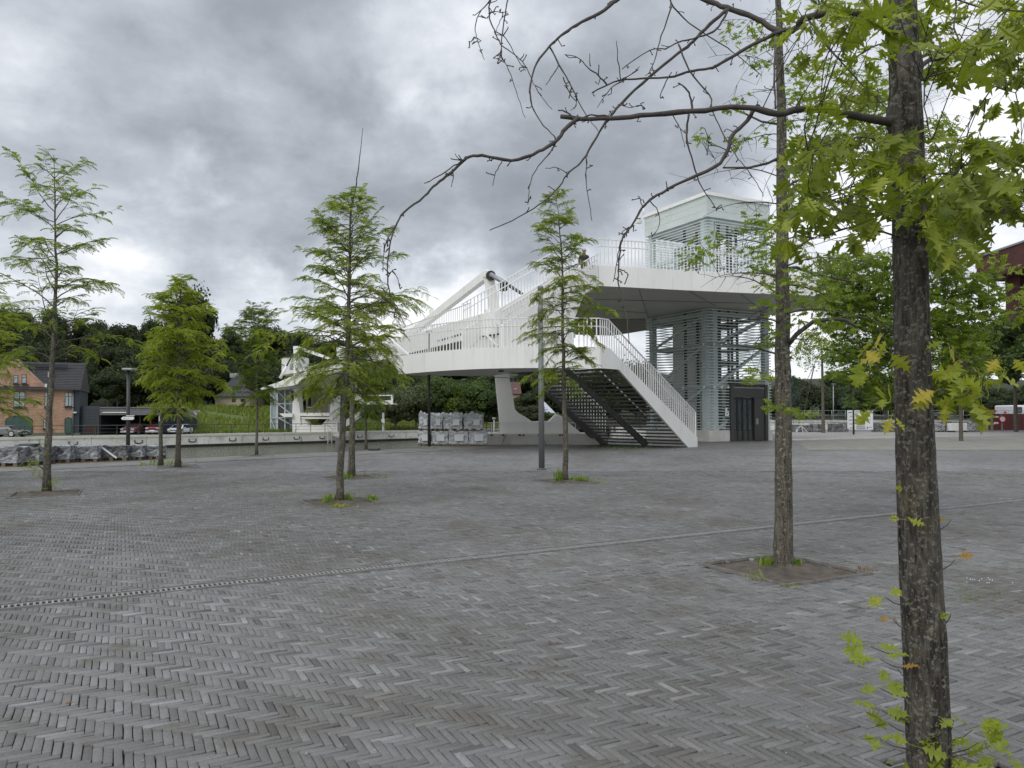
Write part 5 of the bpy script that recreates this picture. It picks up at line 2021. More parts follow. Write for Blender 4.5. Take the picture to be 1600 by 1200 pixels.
# hoarding and road-works furniture
hb = thing('hoarding', P2(1580, 80), 'red-brown panelled site hoarding at the far right', 'hoarding')
x = P2(1543, 80).x
i = 0
while x < P2(1640, 80).x:
    MB().box((x, 80, .02), (x + 1.15, 80.08, Z(646.5, 80))).build('panel', 'hoarding', hb)
    MB().box((x + .5, 79.95, .02), (x + .56, 79.995, Z(646.5, 80))).build('batten', 'red', hb)
    x += 1.18
br = thing('road_barrier', P2(1553, 74), 'red and white striped road barrier before the hoarding', 'barrier')
for (y0, y1) in ((650, 652.6), (659.5, 662.2)):
    for i in range(4):
        x0 = 1539 + i * 7
        bpx(x0, x0 + 6.9, y0, y1, 74, .05, 'red' if i % 2 else 'sign_white', 'board', br)
for x in (1540, 1550.5, 1565):
    bpx(x, x + 1.0, 646, 673.5, 74.06, .06, 'galv', 'post', br)
for x in (1539.5, 1570.5):
    MB().tube([at(x, 646, 74), at(x, 644, 74), at(x, 642.5, 74)], [.12, .15, .05], 10).build('warning_lamp', 'orange', br)
sg = thing('no_entry_ring_sign', P2(1566, 73.5), 'round white sign with a red ring in front of the hoarding', 'road sign')
MB().disc(at(1566.5, 655, 73.5), .34, (0, -1, 0), .03, 28).build('red_ring', 'red', sg)
MB().disc(at(1566.5, 655, 73.45), .24, (0, -1, 0), .02, 28).build('white_centre', 'sign_white', sg)
bpx(1566, 1567, 660, 674, 73.55, .06, 'galv', 'post', sg)
wt = thing('warning_triangle', P2(1533, 73.5), 'red bordered warning triangle with worker symbol left of the barrier', 'road sign')
MB().prism([at(1528.6, 651.2, 73.5), at(1533, 640.5, 73.5), at(1537.4, 651.2, 73.5)][::-1], Vector((0, .04, 0))).build('red_border', 'red', wt)
MB().prism([at(1530.4, 650, 73.47), at(1533, 643.5, 73.47), at(1535.6, 650, 73.47)][::-1], Vector((0, .02, 0))).build('white_field', 'sign_white', wt)
mk = MB().prism([at(1532.2, 649.3, 73.45), at(1532.8, 645.6, 73.45), at(1533.5, 645.6, 73.45), at(1533.3, 649.3, 73.45)][::-1], Vector((0, .01, 0)))
mk.prism([at(1533.4, 649.4, 73.45), at(1534.1, 647.5, 73.45), at(1534.7, 649.4, 73.45)][::-1], Vector((0, .01, 0)))
mk.build('symbol', 'print_dark', wt)
bpx(1528.5, 1537.8, 651.6, 656, 73.5, .04, 'sign_white', 'sub_plate', wt)
bpx(1532.6, 1533.6, 656.2, 674, 73.55, .06, 'galv', 'post', wt)
og = thing('detour_board', P2(1548, 76), 'orange arrow-shaped detour board above the striped barrier', 'road sign')
MB().prism([at(1539.5, 645.5, 76), at(1541, 640.5, 76), at(1555, 640, 76), at(1557.5, 643, 76), at(1555.5, 644.5, 76)], Vector((0, .04, 0))).build('board', 'orange', og)
bpx(1548.6, 1549.6, 645, 673, 76.05, .06, 'galv', 'post', og)
vn = thing('white_van', P2(1596, 88), 'white van cab beyond the hoarding at the right edge', 'van')
bevel(bpx(1588, 1610, 633, 655, 88, 4, 'car_white', 'body', vn), .15)
bpx(1589.5, 1597, 636, 645, 87.9, .09, 'glass_dark', 'windscreen', vn)
bpx(1590, 1594, 654.5, 661, 88.4, 1, 'tyre', 'wheel', vn)
bpx(1602, 1606, 654.5, 661, 88.4, 1, 'tyre', 'wheel', vn)
dk = thing('parked_car', P2(1473, 90), 'dark blue car half hidden beyond the low wall right of the big trunk', 'car')
MB().prism([at(1462, 652, 90), at(1463, 647.5, 90), at(1468, 646.5, 90), at(1471, 643.6, 90), at(1478, 643.6, 90), at(1481, 647, 90), at(1482, 652, 90)][::-1], Vector((0, 1.7, 0))).build('body', 'annex_blue', dk)
MB().prism([at(1469.5, 646.4, 89.95), at(1471.6, 644.2, 89.95), at(1477.4, 644.2, 89.95), at(1479.5, 646.6, 89.95)][::-1], Vector((0, .05, 0))).build('side_window', 'glass_sky', dk)
for x in (1465, 1478):
    MB().disc(at(x, 652.5, 89.98), .3, (0, 1, 0), .2, 14).build('wheel', 'tyre', dk)

# ================================================================ LAMPS, POLES, SMALL FURNITURE
lp = thing('lamp_post', gp(846, 733), 'tall grey round lamp post standing before the curved lower deck', 'lamp post')
Dl = gd(733)
q = lambda y: at(844.5 + (y - 447) * .005, y, Dl)
MB().tube([gp(846.5, 733), q(500)], [.085, .072], 16).build('pole', 'lamp_grey', lp)
MB().tube([gp(846.5, 733), gp(846.5, 733) + Vector((0, 0, .03))], .14, 16).build('base_flange', 'lamp_grey', lp)
MB().tube([q(500), q(483), q(476)], [.082, .085, .068], 16).build('collar', 'lamp_grey', lp)
MB().tube([q(476), q(455)], [.062, .078], 16).build('diffuser', 'lamp_lens', lp)
MB().tube([q(455), q(448), q(447)], [.082, .084, .07], 16).build('cap', 'lamp_grey', lp)

l2 = thing('lamp_post', gp(200, 718.5), 'dark lamp post with flat head and arrow signs behind the paver pallets', 'lamp post')
D2 = gd(718.5)
MB().tube([gp(200, 718.5), at(200.5, 579, D2)], [.07, .05], 12).build('pole', 'rail_dark', l2)
bevel(MB().box((P2(193, D2).x, D2 - .2, Z(579, D2)), (P2(209, D2).x, D2 + .2, Z(575.5, D2))).build('lamp_head', 'galv', l2), .02)
as_ = thing('direction_sign', at(200, 655, D2 - .1), 'white left-pointing direction sign on the pole behind the pallets', 'direction sign')
pts = [(189, 653.7), (192, 651.2), (208, 651), (209.5, 653.7), (207.5, 656), (191, 656)]
MB().prism([at(x, y, D2 - .12) for x, y in pts], Vector((0, .03, 0))).build('sign_plate', 'sign_white', as_)
for (x0, x1, y0, y1) in ((192.9, 194.9, 652.7, 654.6), (196.2, 197.2, 653, 654.2), (197.7, 198.7, 653, 654.2), (200, 200.8, 653.2, 655)):
    bpx(x0, x1, y0, y1, D2 - .126, .005, 'print_grey', 'print_mark', as_)
a2_ = thing('direction_sign', at(202, 649.5, D2 - .1), 'thin pale sign blade above the white direction sign', 'direction sign')
bpx(197, 210, 649, 650, D2 - .12, .03, 'sign_white', 'sign_plate', a2_)

l3 = thing('lamp_post', gp(670.5, 697.6), 'thin dark pole standing in front of the silver wrapped pallets', 'lamp post')
D3 = gd(697.6)
MB().tube([gp(670.5, 697.6), at(670.5, 520, D3)], [.075, .055], 12).build('pole', 'rail_dark', l3)
bevel(MB().box((P2(665, D3).x, D3 - .18, Z(520, D3)), (P2(676, D3).x, D3 + .18, Z(517, D3))).build('lamp_head', 'galv', l3), .02)
l4 = thing('lamp_post', P2(1333.3, 62), 'thin dark pole in front of the white notice board', 'lamp post')
MB().tube([P2(1333.3, 62), at(1333, 585, 62)], [.075, .05], 10).build('pole', 'rail_dark', l4)
bevel(MB().box((P2(1325, 62).x, 61.8, Z(586, 62)), (P2(1336, 62).x, 62.2, Z(584, 62))).build('lamp_head', 'galv', l4), .02)
l5 = thing('lamp_post', P2(1302, 88), 'distant thin lamp pole behind the mesh fence by the young tree', 'lamp post')
MB().tube([P2(1302, 88), at(1302, 600, 88)], [.07, .05], 8).build('pole', 'galv', l5)
MB().beam(at(1299, 600, 88), at(1305, 600, 88), .2, .1).build('lamp_head', 'galv', l5)
sb = thing('striped_marker_post', P2(1503, 70), 'white and red striped marker post beside the right hand trunk', 'marker post')
for i in range(5):
    bpx(1501.5, 1505, 618 + i * 4, 621.9 + i * 4, 70, .12, 'sign_white' if i % 2 == 0 else 'red', 'band', sb)
bpx(1502.8, 1503.8, 638, 675.6, 70.02, .06, 'galv', 'post', sb)

cbx = thing('utility_cabinet', gp(526.5, 706), 'small grey metal utility post behind the centre left trunk', 'cabinet')
Dc = gd(706)
bevel(bpx(523.5, 530, 684.5, 706, Dc, .2, 'lamp_grey', 'housing', cbx), .02)
bevel(bpx(522.8, 530.8, 683, 684.4, Dc - .02, .25, 'galv', 'lid', cbx), .01)
dg = thing('steel_plate', gp(583, 704), 'flat dark steel plate lying on the quay beside a thin trunk', 'plate')
bevel(MB().box((gp(575, 704).x, gd(704), .02), (gp(591, 704).x, gd(704) + .5, .1)).build('plate', 'rail_dark', dg), .02)
bl = thing('bollard', at(772, 683, 43.5), 'pale thin bollard with a round top left of the pylon', 'bollard')
MB().tube([P2(772 - 0, 43.2), at(772, 656, 43.2)], .05, 8).build('post', 'pole_white', bl)
MB().disc(at(772, 655, 43.2), .1, (0, 0, 1), .1, 12).build('cap', 'pole_white', bl)
railing('quay_railing', [P2(700, 52, -.0) + Vector((0, 0, -.02)), P2(790, 52, -.02)], 1.05, 1.4, 'short dark railing seen behind the silver pallets and pylon', [(1.03, .03), (.55, .014)])


# ================================================================ PERSON
def person():
    c = P2(913.5, 37.9)
    fz = 8.05
    t = thing('person', (c.x, c.y, fz), 'person in a black jacket and grey cap at the top of the upper stairs', 'person')
    me = bpy.data.meshes.new('body')
    V = [(0, 0, .93), (0, .01, 1.15), (0, 0, 1.38), (0, -.01, 1.47), (0, -.03, 1.56), (0, -.04, 1.66),
         (.10, 0, .88), (.11, -.03, .48), (.11, .04, .08), (.12, -.12, .04), (-.10, 0, .88), (-.12, .06, .48), (-.12, .10, .08), (-.13, -.05, .04),
         (.19, 0, 1.38), (.24, .02, 1.12), (.26, -.16, .95), (.25, -.22, .93), (-.19, 0, 1.38), (-.25, .03, 1.12), (-.24, -.15, .98), (-.23, -.22, .97)]
    E = [(0, 1), (1, 2), (2, 3), (3, 4), (4, 5), (0, 6), (6, 7), (7, 8), (8, 9), (0, 10), (10, 11), (11, 12), (12, 13), (2, 14), (14, 15), (15, 16), (16, 17), (2, 18), (18, 19), (19, 20), (20, 21)]
    rr = [.16, .15, .15, .06, .09, .09, .10, .07, .05, .04, .10, .07, .05, .04, .075, .05, .038, .035, .075, .05, .038, .035]
    me.from_pydata(V, E, [])
    o = link('body', me, t)
    sk = o.modifiers.new('skin', 'SKIN')
    me.skin_vertices.new() if not me.skin_vertices else None
    for i, r in enumerate(rr):
        me.skin_vertices[0].data[i].radius = (r, r * (.75 if i < 3 else 1))
    me.skin_vertices[0].data[0].use_root = True
    sub = o.modifiers.new('sub', 'SUBSURF')
    sub.levels = sub.render_levels = 1
    me.materials.append(M['jacket'])
    b = wloc(t)
    MB().tube([b + Vector((0, -.04, 1.52)), b + Vector((0, -.05, 1.57)), b + Vector((0, -.05, 1.64)), b + Vector((0, -.04, 1.69))], [.06, .095, .10, .07], 12).build('face', 'skin', t)
    MB().tube([b + Vector((0, -.03, 1.64)), b + Vector((0, -.02, 1.70)), b + Vector((0, -.02, 1.76)), b + Vector((0, -.02, 1.78))], [.118, .12, .085, .03], 14).build('cap', 'cap', t)
    MB().box(tuple(b + Vector((-.08, -.22, 1.645))), tuple(b + Vector((.08, -.12, 1.665)))).build('cap_peak', 'cap', t)


person()

# ================================================================ VEGETATION
def frames(D, U):
    """rotation matrices with columns (along D, side, normal)"""
    D = D / np.linalg.norm(D, axis=1, keepdims=True)
    s = np.cross(U, D)
    s /= np.maximum(np.linalg.norm(s, axis=1, keepdims=True), 1e-6)
    n = np.cross(D, s)
    return np.stack([D, s, n], axis=2)


def place(T, F, P, D, U, S):
    """T (k,3) template, F faces (m,q): copies at P along D, normal near U, scale S"""
    Rm = frames(D, U)
    V = np.einsum('nij,kj->nki', Rm, T) * S[:, None, None] + P[:, None, :]
    k = len(T)
    FF = F[None] + (np.arange(len(P)) * k)[:, None, None]
    return V.reshape(-1, 3), FF.reshape(-1, F.shape[1])


def oak_template(seed=0, slim=1.0):
    r = np.random.default_rng(seed)
    half = [(0.10, .025), (.17, .045), (.27, .20), (.31, .055), (.44, .40), (.49, .26), (.52, .075), (.68, .36), (.74, .20), (.75, .07), (.87, .17), (.90, .045), (1.02, .0)]
    V, F = [(0, 0, 0)], []

    def zf(x, y):
        return -.34 * x * x + .30 * abs(y) - .75 * y * y + .05 * math.sin(9 * x + 5 * y)
    mids = []
    for (x, y) in half:
        mids.append(len(V))
        V.append((min(x, .97), 0, zf(x, 0)))
    for sd_ in (1, -1):
        ed = []
        for (x, y) in half:
            ed.append(len(V))
            jx, jy = r.normal(0, .012), r.normal(0, .012)
            V.append((x + jx, sd_ * (y * slim + (jy if y > .1 else 0)), zf(x, y) + r.normal(0, .012)))
        sin = [0, 1, 3, 6, 9, 11, 12]                     # sinus indices
        for a, b in zip(sin[:-1], sin[1:]):
            q = (mids[a], ed[a], ed[b])
            q2 = (mids[a], ed[b], mids[b])
            F += [q, q2]
        for tri in ((1, 2, 3), (3, 4, 5), (3, 5, 6), (6, 7, 8), (6, 8, 9), (9, 10, 11)):
            F.append(tuple(ed[i] for i in tri))
    # stalk
    k = len(V)
    V += [(-.28, .008, .05), (-.28, -.008, .05), (.1, .008, -.0), (.1, -.008, -.0)]
    F += [(k, k + 1, k + 3), (k, k + 3, k + 2)]
    return np.array(V, float), np.array(F)


def feather_template(n=7):
    """drooping compound leaf: a curved stalk with pairs of narrow leaflets"""
    V, F = [], []

    def pt(t):
        return np.array([t * (1 - .18 * t), 0, -.36 * t * t + .12 * t])
    for i in range(n):
        t = (i + .8) / n
        p = pt(t)
        L = .20 * math.sin(math.pi * (.18 + .74 * t)) + .02
        w = .055
        for sd_ in (1, -1):
            k = len(V)
            V += [tuple(p), (p[0] + w * 1.1, sd_ * L * .45, p[2] - .01), (p[0] + .10, sd_ * L, p[2] - .10), (p[0] - w * .2, sd_ * L * .5, p[2] - .04)]
            F += [(k, k + 1, k + 2), (k, k + 2, k + 3)]
    for i in range(4):
        a, b = pt(i / 4), pt((i + 1) / 4)
        k = len(V)
        V += [(a[0], .012, a[2]), (a[0], -.012, a[2]), (b[0], .012, b[2]), (b[0], -.012, b[2])]
        F += [(k, k + 1, k + 3), (k, k + 3, k + 2)]
    k = len(V)
    p = pt(1)
    V += [tuple(p), (p[0] + .05, .03, p[2] - .05), (p[0] + .09, 0, p[2] - .12), (p[0] + .03, -.03, p[2] - .06)]
    F += [(k, k + 1, k + 2), (k, k + 2, k + 3)]
    return np.array(V, float), np.array(F)


OAK = [oak_template(s) for s in (1, 2, 3, 4)]
SLIM = [oak_template(s, .8) for s in (5, 6)]
FEA = [feather_template()]


class Leaves:
    def __init__(s):
        s.P, s.D, s.U, s.S, s.T = [], [], [], [], []

    def add(s, p, d, u, size, tone):
        s.P.append(tuple(p)); s.D.append(tuple(d)); s.U.append(tuple(u)); s.S.append(size); s.T.append(tone)

    def build(s, par, temps, mat, n_single, near=None, name='leaf', mass='foliage', pick=None):
        if not s.P:
            return
        P, D, U, S_, T = map(np.array, (s.P, s.D, s.U, s.S, s.T))
        o = np.array(wloc(par))
        key = -S_ / np.maximum(.5, np.linalg.norm(P - np.array([0, 0, EYE]), axis=1))
        # leaves outside the picture come last
        px = P[:, 0] / P[:, 1]
        key = key + np.where((np.abs(px) > .68) | ((P[:, 2] - EYE) / P[:, 1] > .55), 10, 0)
        order = np.argsort(key)
        P, D, U, S_, T = P[order], D[order], U[order], S_[order], T[order]
        n_single = min(n_single, len(P))
        Rm = frames(D, U)
        cache = {}
        for i in range(n_single):
            tv = i % len(temps)
            tk = int(min(.999, max(0, T[i])) * 6)
            if (tv, tk) not in cache:
                me = bpy.data.meshes.new(name)
                me.from_pydata([tuple(v) for v in temps[tv][0]], [], [tuple(f) for f in temps[tv][1]])
                a = me.attributes.new('tone', 'FLOAT', 'POINT')
                a.data.foreach_set('value', np.full(len(temps[tv][0]), (tk + .5) / 6, dtype=np.float32))
                me.materials.append(M[mat])
                cache[(tv, tk)] = me
            ob_ = link(name, cache[(tv, tk)], par)
            m = Matrix(Rm[i].tolist()).to_4x4() @ Matrix.Diagonal((S_[i], S_[i], S_[i], 1))
            m.translation = Vector(P[i] - o)
            ob_.matrix_basis = m
        if n_single < len(P):
            Vs, Fs, Ts, k = [], [], [], 0
            for tv, (tp, tf) in enumerate(temps):
                sel = np.arange(n_single, len(P))
                sel = sel[sel % len(temps) == tv]
                if not len(sel):
                    continue
                V, F = place(tp, tf, P[sel] - o, D[sel], U[sel], S_[sel])
                Vs.append(V); Fs.append(F + k); k += len(V)
                Ts.append(np.repeat(T[sel], len(tp)))
            ob_ = np_mesh(mass, np.concatenate(Vs), np.concatenate(Fs), mat, np.concatenate(Ts), parent=par)
            tag(ob_, kind='stuff')


def rv(s=1.0):
    return Vector((random.gauss(0, s), random.gauss(0, s), random.gauss(0, s)))


def curve(p, d, L, n, droop, wob, up=0.0):
    """a wandering branch: list of points"""
    pts = [Vector(p)]
    d = Vector(d).normalized()
    for i in range(n):
        d = (d + Vector((0, 0, -droop / n + up / n)) + rv(wob / n ** .5)).normalized()
        pts.append(pts[-1] + d * (L / n))
    return pts


def feather_tree(px, py, trunk_px, ytop, lab, prof, nb, seed, w0, mat='leaf_feather', z_lo=None, leafL=.19, step=.055, singles=120, cat='tree', sub=5, bare=0.0, name='young_tree', group='young feathery trees in square pits', tone0=.45, leaf_mul=1.0, up=.35, ycrown=None):
    random.seed(seed)
    D = gd(py)
    base = gp(px, py)
    t = thing(name, base, lab, cat, group)
    tr = [at(x, y, D) for x, y in trunk_px]
    tr[0] = base + Vector((0, 0, -.04))
    fine = []
    for a, b in zip(tr[:-1], tr[1:]):
        for i in range(4):
            fine.append(a.lerp(b, i / 4) + (rv(.006) if fine else Vector()))
    fine.append(tr[-1])
    ztop = tr[-1].z
    H = ztop
    rad = []
    for p in fine:
        k_ = 1 - p.z / (H * 1.02)
        rad.append(max(.005, w0 * (.05 + .95 * max(0, k_) ** 1.15)) * (1.25 if p.z < .08 else 1))
    m = MB()
    m.tube(fine, rad, 12)
    m.build('trunk', 'bark', t)

    def tp(z):
        for a, b in zip(fine[:-1], fine[1:]):
            if a.z <= z <= b.z:
                return a.lerp(b, (z - a.z) / max(1e-6, b.z - a.z))
        return fine[-1]
    lv = Leaves()
    br = MB()
    zl = prof[0][0]
    H = zz(ycrown, D) if ycrown else H
    ga = random.random() * 6
    for i in range(nb):
        f = (i + random.random() * .6) / nb
        z = zl + (H - .08 - zl) * min(.995, max(0, f + random.gauss(0, .02)))
        # reach at this height
        r = np.interp(z, [q[0] for q in prof], [q[1] for q in prof])
        ga += 2.399 + random.uniform(-.4, .4)
        L = r * random.uniform(.5, 1.15)
        steep = up + .5 * f + random.gauss(0, .28)
        full = random.uniform(.35, 1.5)
        d = Vector((math.cos(ga), math.sin(ga), steep))
        pts = curve(tp(z), d, L, 8, random.uniform(.3, 1.3) * (1.15 - f), .34)
        r0 = .011 * (1 - f * .5) * (w0 / .05)
        br.tube(pts, [max(.002, r0 * (1 - j / 9)) for j in range(9)], 5, False)
        twigs = [pts[3:]]
        for k_ in range(sub):
            j = random.randint(2, 7)
            sd_ = random.choice((-1, 1))
            dd = (pts[min(j + 1, 8)] - pts[j]).normalized()
            side = dd.cross(Vector((0, 0, 1))).normalized() * sd_
            tw_ = curve(pts[j], dd * random.uniform(.4, 1.0) + side * random.uniform(.5, 1.0) + Vector((0, 0, random.uniform(-.1, .25))), L * random.uniform(.22, .42), 5, .35, .10)
            br.tube(tw_, [max(.0015, r0 * .45 * (1 - q / 6)) for q in range(6)], 4, False)
            twigs.append(tw_[1:])
        if random.random() < bare:
            continue
        for tw_ in twigs:
            for a, b in zip(tw_[:-1], tw_[1:]):
                n = int((b - a).length / step * leaf_mul * full + random.random())
                for q in range(n):
                    p = a.lerp(b, random.random())
                    dd = (b - a).normalized()
                    side = dd.cross(Vector((0, 0, 1)))
                    side = side.normalized() * random.choice((-1, 1))
                    ld_ = (dd * random.uniform(.2, 1.0) + side * random.uniform(.3, 1.0) + Vector((0, 0, random.uniform(-.25, .3)))).normalized()
                    lv.add(p, ld_, Vector((0, 0, 1)) + rv(.22), leafL * random.uniform(.6, 1.15), min(1, max(0, random.gauss(tone0 + .12 * f, .3))))
    br.build('branches', 'twig_far', t)['kind'] = 'stuff'
    lv.build(t, FEA, mat, singles)
    return t, tp, fine


def zz(y, D):
    return EYE + (650 - y) / 1200 * D


def prof_px(D, rows):
    """rows of (photo y, half width in px) from low to high"""
    return sorted((zz(y, D), w / 1200 * D) for y, w in rows)


random.seed(3)
D = gd(770)
feather_tree(73, 770, [(73, 770), (77, 640), (84, 540), (88, 440), (86, 340), (84, 242)], 242, 'tall airy feathery tree at the far left in front of the brick house',
             prof_px(D, [(570, 100), (520, 118), (470, 122), (430, 112), (380, 100), (330, 92), (290, 60), (242, 28)]), 44, 11, .075, leafL=.23, step=.062, singles=300, sub=5, up=.45)
D = gd(729)
feather_tree(278, 730, [(278, 730), (280, 640), (281, 540), (283, 432)], 432, 'bushy bright green feathery tree by the canal right of the carport',
             prof_px(D, [(622, 60), (600, 70), (560, 62), (520, 64), (480, 46), (450, 22), (432, 6)]), 84, 12, .085, leafL=.27, step=.05, singles=120, sub=8, tone0=.8, up=.15)
D = gd(727)
feather_tree(251, 727, [(251, 727), (252, 640), (255, 560), (258, 500)], 500, 'thin feathery tree standing just left of the bushy bright green one',
             prof_px(D, [(612, 36), (580, 36), (520, 22), (500, 6)]), 40, 13, .07, leafL=.26, step=.06, singles=60, sub=6, tone0=.55, up=.2)
D = gd(783)
feather_tree(530, 784, [(530, 784), (534, 690), (540, 600), (545, 500), (546, 400), (548, 330), (555, 296), (560, 262), (567, 200)], 200, 'dense layered feathery tree with a bare leader, centre left, its trunk in front',
             prof_px(D, [(620, 70), (570, 110), (525, 138), (490, 140), (450, 96), (410, 78), (360, 68), (320, 40), (300, 12)]), 78, 14, .068, leafL=.19, step=.042, singles=300, sub=7, bare=.06, tone0=.6, up=.25, ycrown=300)
D = gd(746)
feather_tree(549, 746, [(549, 746), (551, 650), (550, 560), (545, 470), (541, 400)], 400, 'slim feathery tree directly behind the layered tree with the bare leader',
             prof_px(D, [(560, 70), (520, 110), (480, 95), (440, 50), (400, 14)]), 46, 15, .09, leafL=.24, step=.055, singles=100, sub=6, tone0=.5, up=.2)
D = gd(752)
feather_tree(883, 752, [(884, 752), (884, 680), (881, 600), (879, 500), (878, 400), (872, 330), (866, 294)], 294, 'narrow tiered feathery tree in front of the lower staircase',
             prof_px(D, [(596, 50), (560, 64), (500, 78), (440, 72), (400, 58), (350, 40), (315, 26), (294, 8)]), 84, 16, .07, leafL=.19, step=.040, singles=300, sub=7, tone0=.58, up=.22)
D = gd(712)
feather_tree(401, 712, [(401, 712), (402, 640), (400, 560), (397, 482)], 482, 'small roundish tree with a thin dark trunk left of the far bridge head',
             prof_px(D, [(622, 34), (590, 46), (540, 50), (500, 34), (482, 8)]), 70, 17, .06, leafL=.26, step=.055, singles=60, sub=7, mat='leaf_feather_dark', up=.4)
D = gd(703)
feather_tree(572, 703, [(572, 703), (571, 640), (570, 600), (569, 548)], 548, 'thin dark green tree at the canal edge under the lower deck tip',
             prof_px(D, [(645, 24), (620, 42), (590, 46), (565, 30), (548, 8)]), 60, 18, .065, leafL=.28, step=.06, singles=40, sub=7, mat='leaf_feather_dark', up=.3)
D = gd(752)
feather_tree(-40, 752, [(-40, 752), (-40, 640), (-38, 540), (-36, 430)], 430, 'yellow green tree cut by the left edge of the frame',
             prof_px(D, [(640, 80), (580, 96), (520, 92), (470, 64), (430, 24)]), 64, 19, .08, leafL=.24, step=.055, singles=100, sub=6, tone0=.7, mat='leaf_feather')


# ---------------------------------------------------------------- the big foreground oak
def big_oak():
    random.seed(21)
    D0_ = 2.9
    t = thing('oak_tree', Vector((1.55, 2.9, 0)), 'large foreground oak with lichened trunk, bare left limbs and big lobed leaves', 'tree')
    path = [(1456, 1275, 36), (1455, 1240, 33), (1452, 1180, 32), (1449, 1100, 32), (1445, 1000, 32), (1439, 900, 31), (1434, 800, 30), (1430, 700, 28.5), (1426, 600, 27), (1424, 500, 26), (1422, 400, 25.5), (1420, 300, 25), (1417, 200, 24.5), (1413, 100, 23), (1409, 0, 21.5), (1405, -120, 19), (1400, -300, 15)]
    ys = np.array([q[1] for q in path][::-1], float)
    xs = np.array([q[0] for q in path][::-1], float)
    ws = np.array([q[2] for q in path][::-1], float)
    NA, NL = 72, 330
    V = []
    for i in range(NL):
        y = 1275 - (1575) * i / (NL - 1)
        c = at(float(np.interp(y, ys, xs)), y, D0_)
        r = float(np.interp(y, ys, ws)) / 1200 * D0_
        for k_ in range(NA):
            a = 2 * math.pi * k_ / NA
            q = Vector((math.cos(a), math.sin(a), 0))
            s = Vector((q.x * 1.0, q.y * 1.0, c.z * .55))
            rr = r * (1 + .05 * noise.noise(s * 1.5) - .05 * max(0, noise.noise(Vector((q.x * 11, q.y * 11, c.z * 5))))  + .035 * noise.noise(Vector((q.x * 9, q.y * 9, c.z * 7))) + .035 * abs(noise.noise(Vector((q.x * 20, q.y * 20, c.z * 14)))) - .02)
            # swelling where the main limbs leave
            for (ly, la, amp) in ((185, math.pi, .30), (100, 0, .22), (45, math.pi, .22), (360, 0, .05)):
                dzv = (at(1420, ly, D0_).z - c.z)
                rr += r * amp * math.exp(-(dzv / .055) ** 2) * max(0, math.cos(a - la)) ** 3
            V.append((c.x + q.x * rr, c.y + q.y * rr, c.z))
    F = [(i * NA + k_, i * NA + (k_ + 1) % NA, (i + 1) * NA + (k_ + 1) % NA, (i + 1) * NA + k_) for i in range(NL - 1) for k_ in range(NA)]
    o = wloc(t)
    np_mesh('trunk', np.array(V) - np.array(o), np.array(F), 'bark_near', smooth=True, parent=t)

    nodes = []

    def limb(pts, w, w1=None, dd=(0, 0), nm='branch', sub=True, par=None):
        """pts in photo pixels, w width in px, dd depth change from first to last"""
        w1 = w1 if w1 is not None else max(.7, w * .35)
        n = len(pts)
        P = []
        for i, (x, y) in enumerate(pts):
            f = i / (n - 1)
            P.append(at(x, y, D0_ + dd[0] + (dd[1] - dd[0]) * f))
        # smooth by subdividing
        Q = []
        for i in range(n - 1):
            p0, p1, p2, p3 = P[max(0, i - 1)], P[i], P[i + 1], P[min(n - 1, i + 2)]
            for k_ in range(4):
                s = k_ / 4
                Q.append(.5 * ((2 * p1) + (p2 - p0) * s + (2 * p0 - 5 * p1 + 4 * p2 - p3) * s * s + (3 * p1 - 3 * p2 + p3 - p0) * s ** 3) + rv(.0012))
        Q.append(P[-1])
        R_ = [((w + (w1 - w) * (i / (len(Q) - 1)) ** .8) / 2 / 1200 * q.y) * (1 + .12 * random.uniform(-1, 1)) for i, q in enumerate(Q)]
        ob_ = MB().tube(Q, R_, 10 if w > 5 else 6).build(nm, 'twig', par or t)
        nodes.append((Q, w))
        # little spurs
        if sub:
            m = MB()
            for i in range(2, len(Q) - 1):
                if random.random() < .30:
                    d = rv(1).normalized()
                    e = Q[i] + d * random.uniform(.01, .035)
                    m.tube([Q[i], e, e + rv(.006)], [.0022, .0018, .0024], 4)
            if m.v:
                m.build('spur', 'twig', par or t)['kind'] = 'stuff'
        return ob_
    limb([(1400, 190), (1370, 188), (1340, 182), (1280, 171), (1240, 172), (1215, 178), (1160, 167), (1080, 175), (1000, 181), (940, 186), (876, 182)], 14, 7, (0, -.25))
    limb([(905, 184), (884, 200), (868, 221), (841, 237), (799, 251), (753, 243), (729, 248), (705, 269), (681, 288), (663, 307), (631, 332), (618, 353), (609, 386), (606, 433), (612, 470), (618, 481), (634, 509)], 7, 1.4, (-.25, -.5))
    limb([(899, 186), (886, 176), (872, 172)], 3, 2, (-.25, -.25))
    limb([(960, 183), (925, 180), (900, 190), (884, 203)], 3, 2, (-.22, -.26))
    limb([(729, 247), (715, 256), (690, 272), (668, 284)], 3, 1.3, (-.36, -.42))
    limb([(729, 248), (718, 250), (711, 240)], 2, 1, (-.36, -.38))
    limb([(785, 253), (775, 268), (770, 290)], 2, 1, (-.32, -.36))
    limb([(707, 265), (708, 278), (705, 292)], 2, 1, (-.38, -.38))
    limb([(618, 353), (606, 372), (600, 395), (598, 425)], 2, 1, (-.46, -.48))
    limb([(606, 433), (614, 425), (626, 446)], 1.8, 1, (-.48, -.5))
    limb([(606, 450), (600, 465), (592, 474)], 1.6, 1, (-.48, -.5))
    limb([(867, 213), (868, 226), (858, 240), (845, 255), (832, 275), (826, 300), (825, 320)], 2.6, 1, (-.27, -.3))
    limb([(1400, 30), (1370, 22), (1300, 20), (1255, 30), (1244, 45), (1220, 50), (1180, 29), (1135, 12), (1103, 0), (1060, -20)], 13, 7, (0, .35))
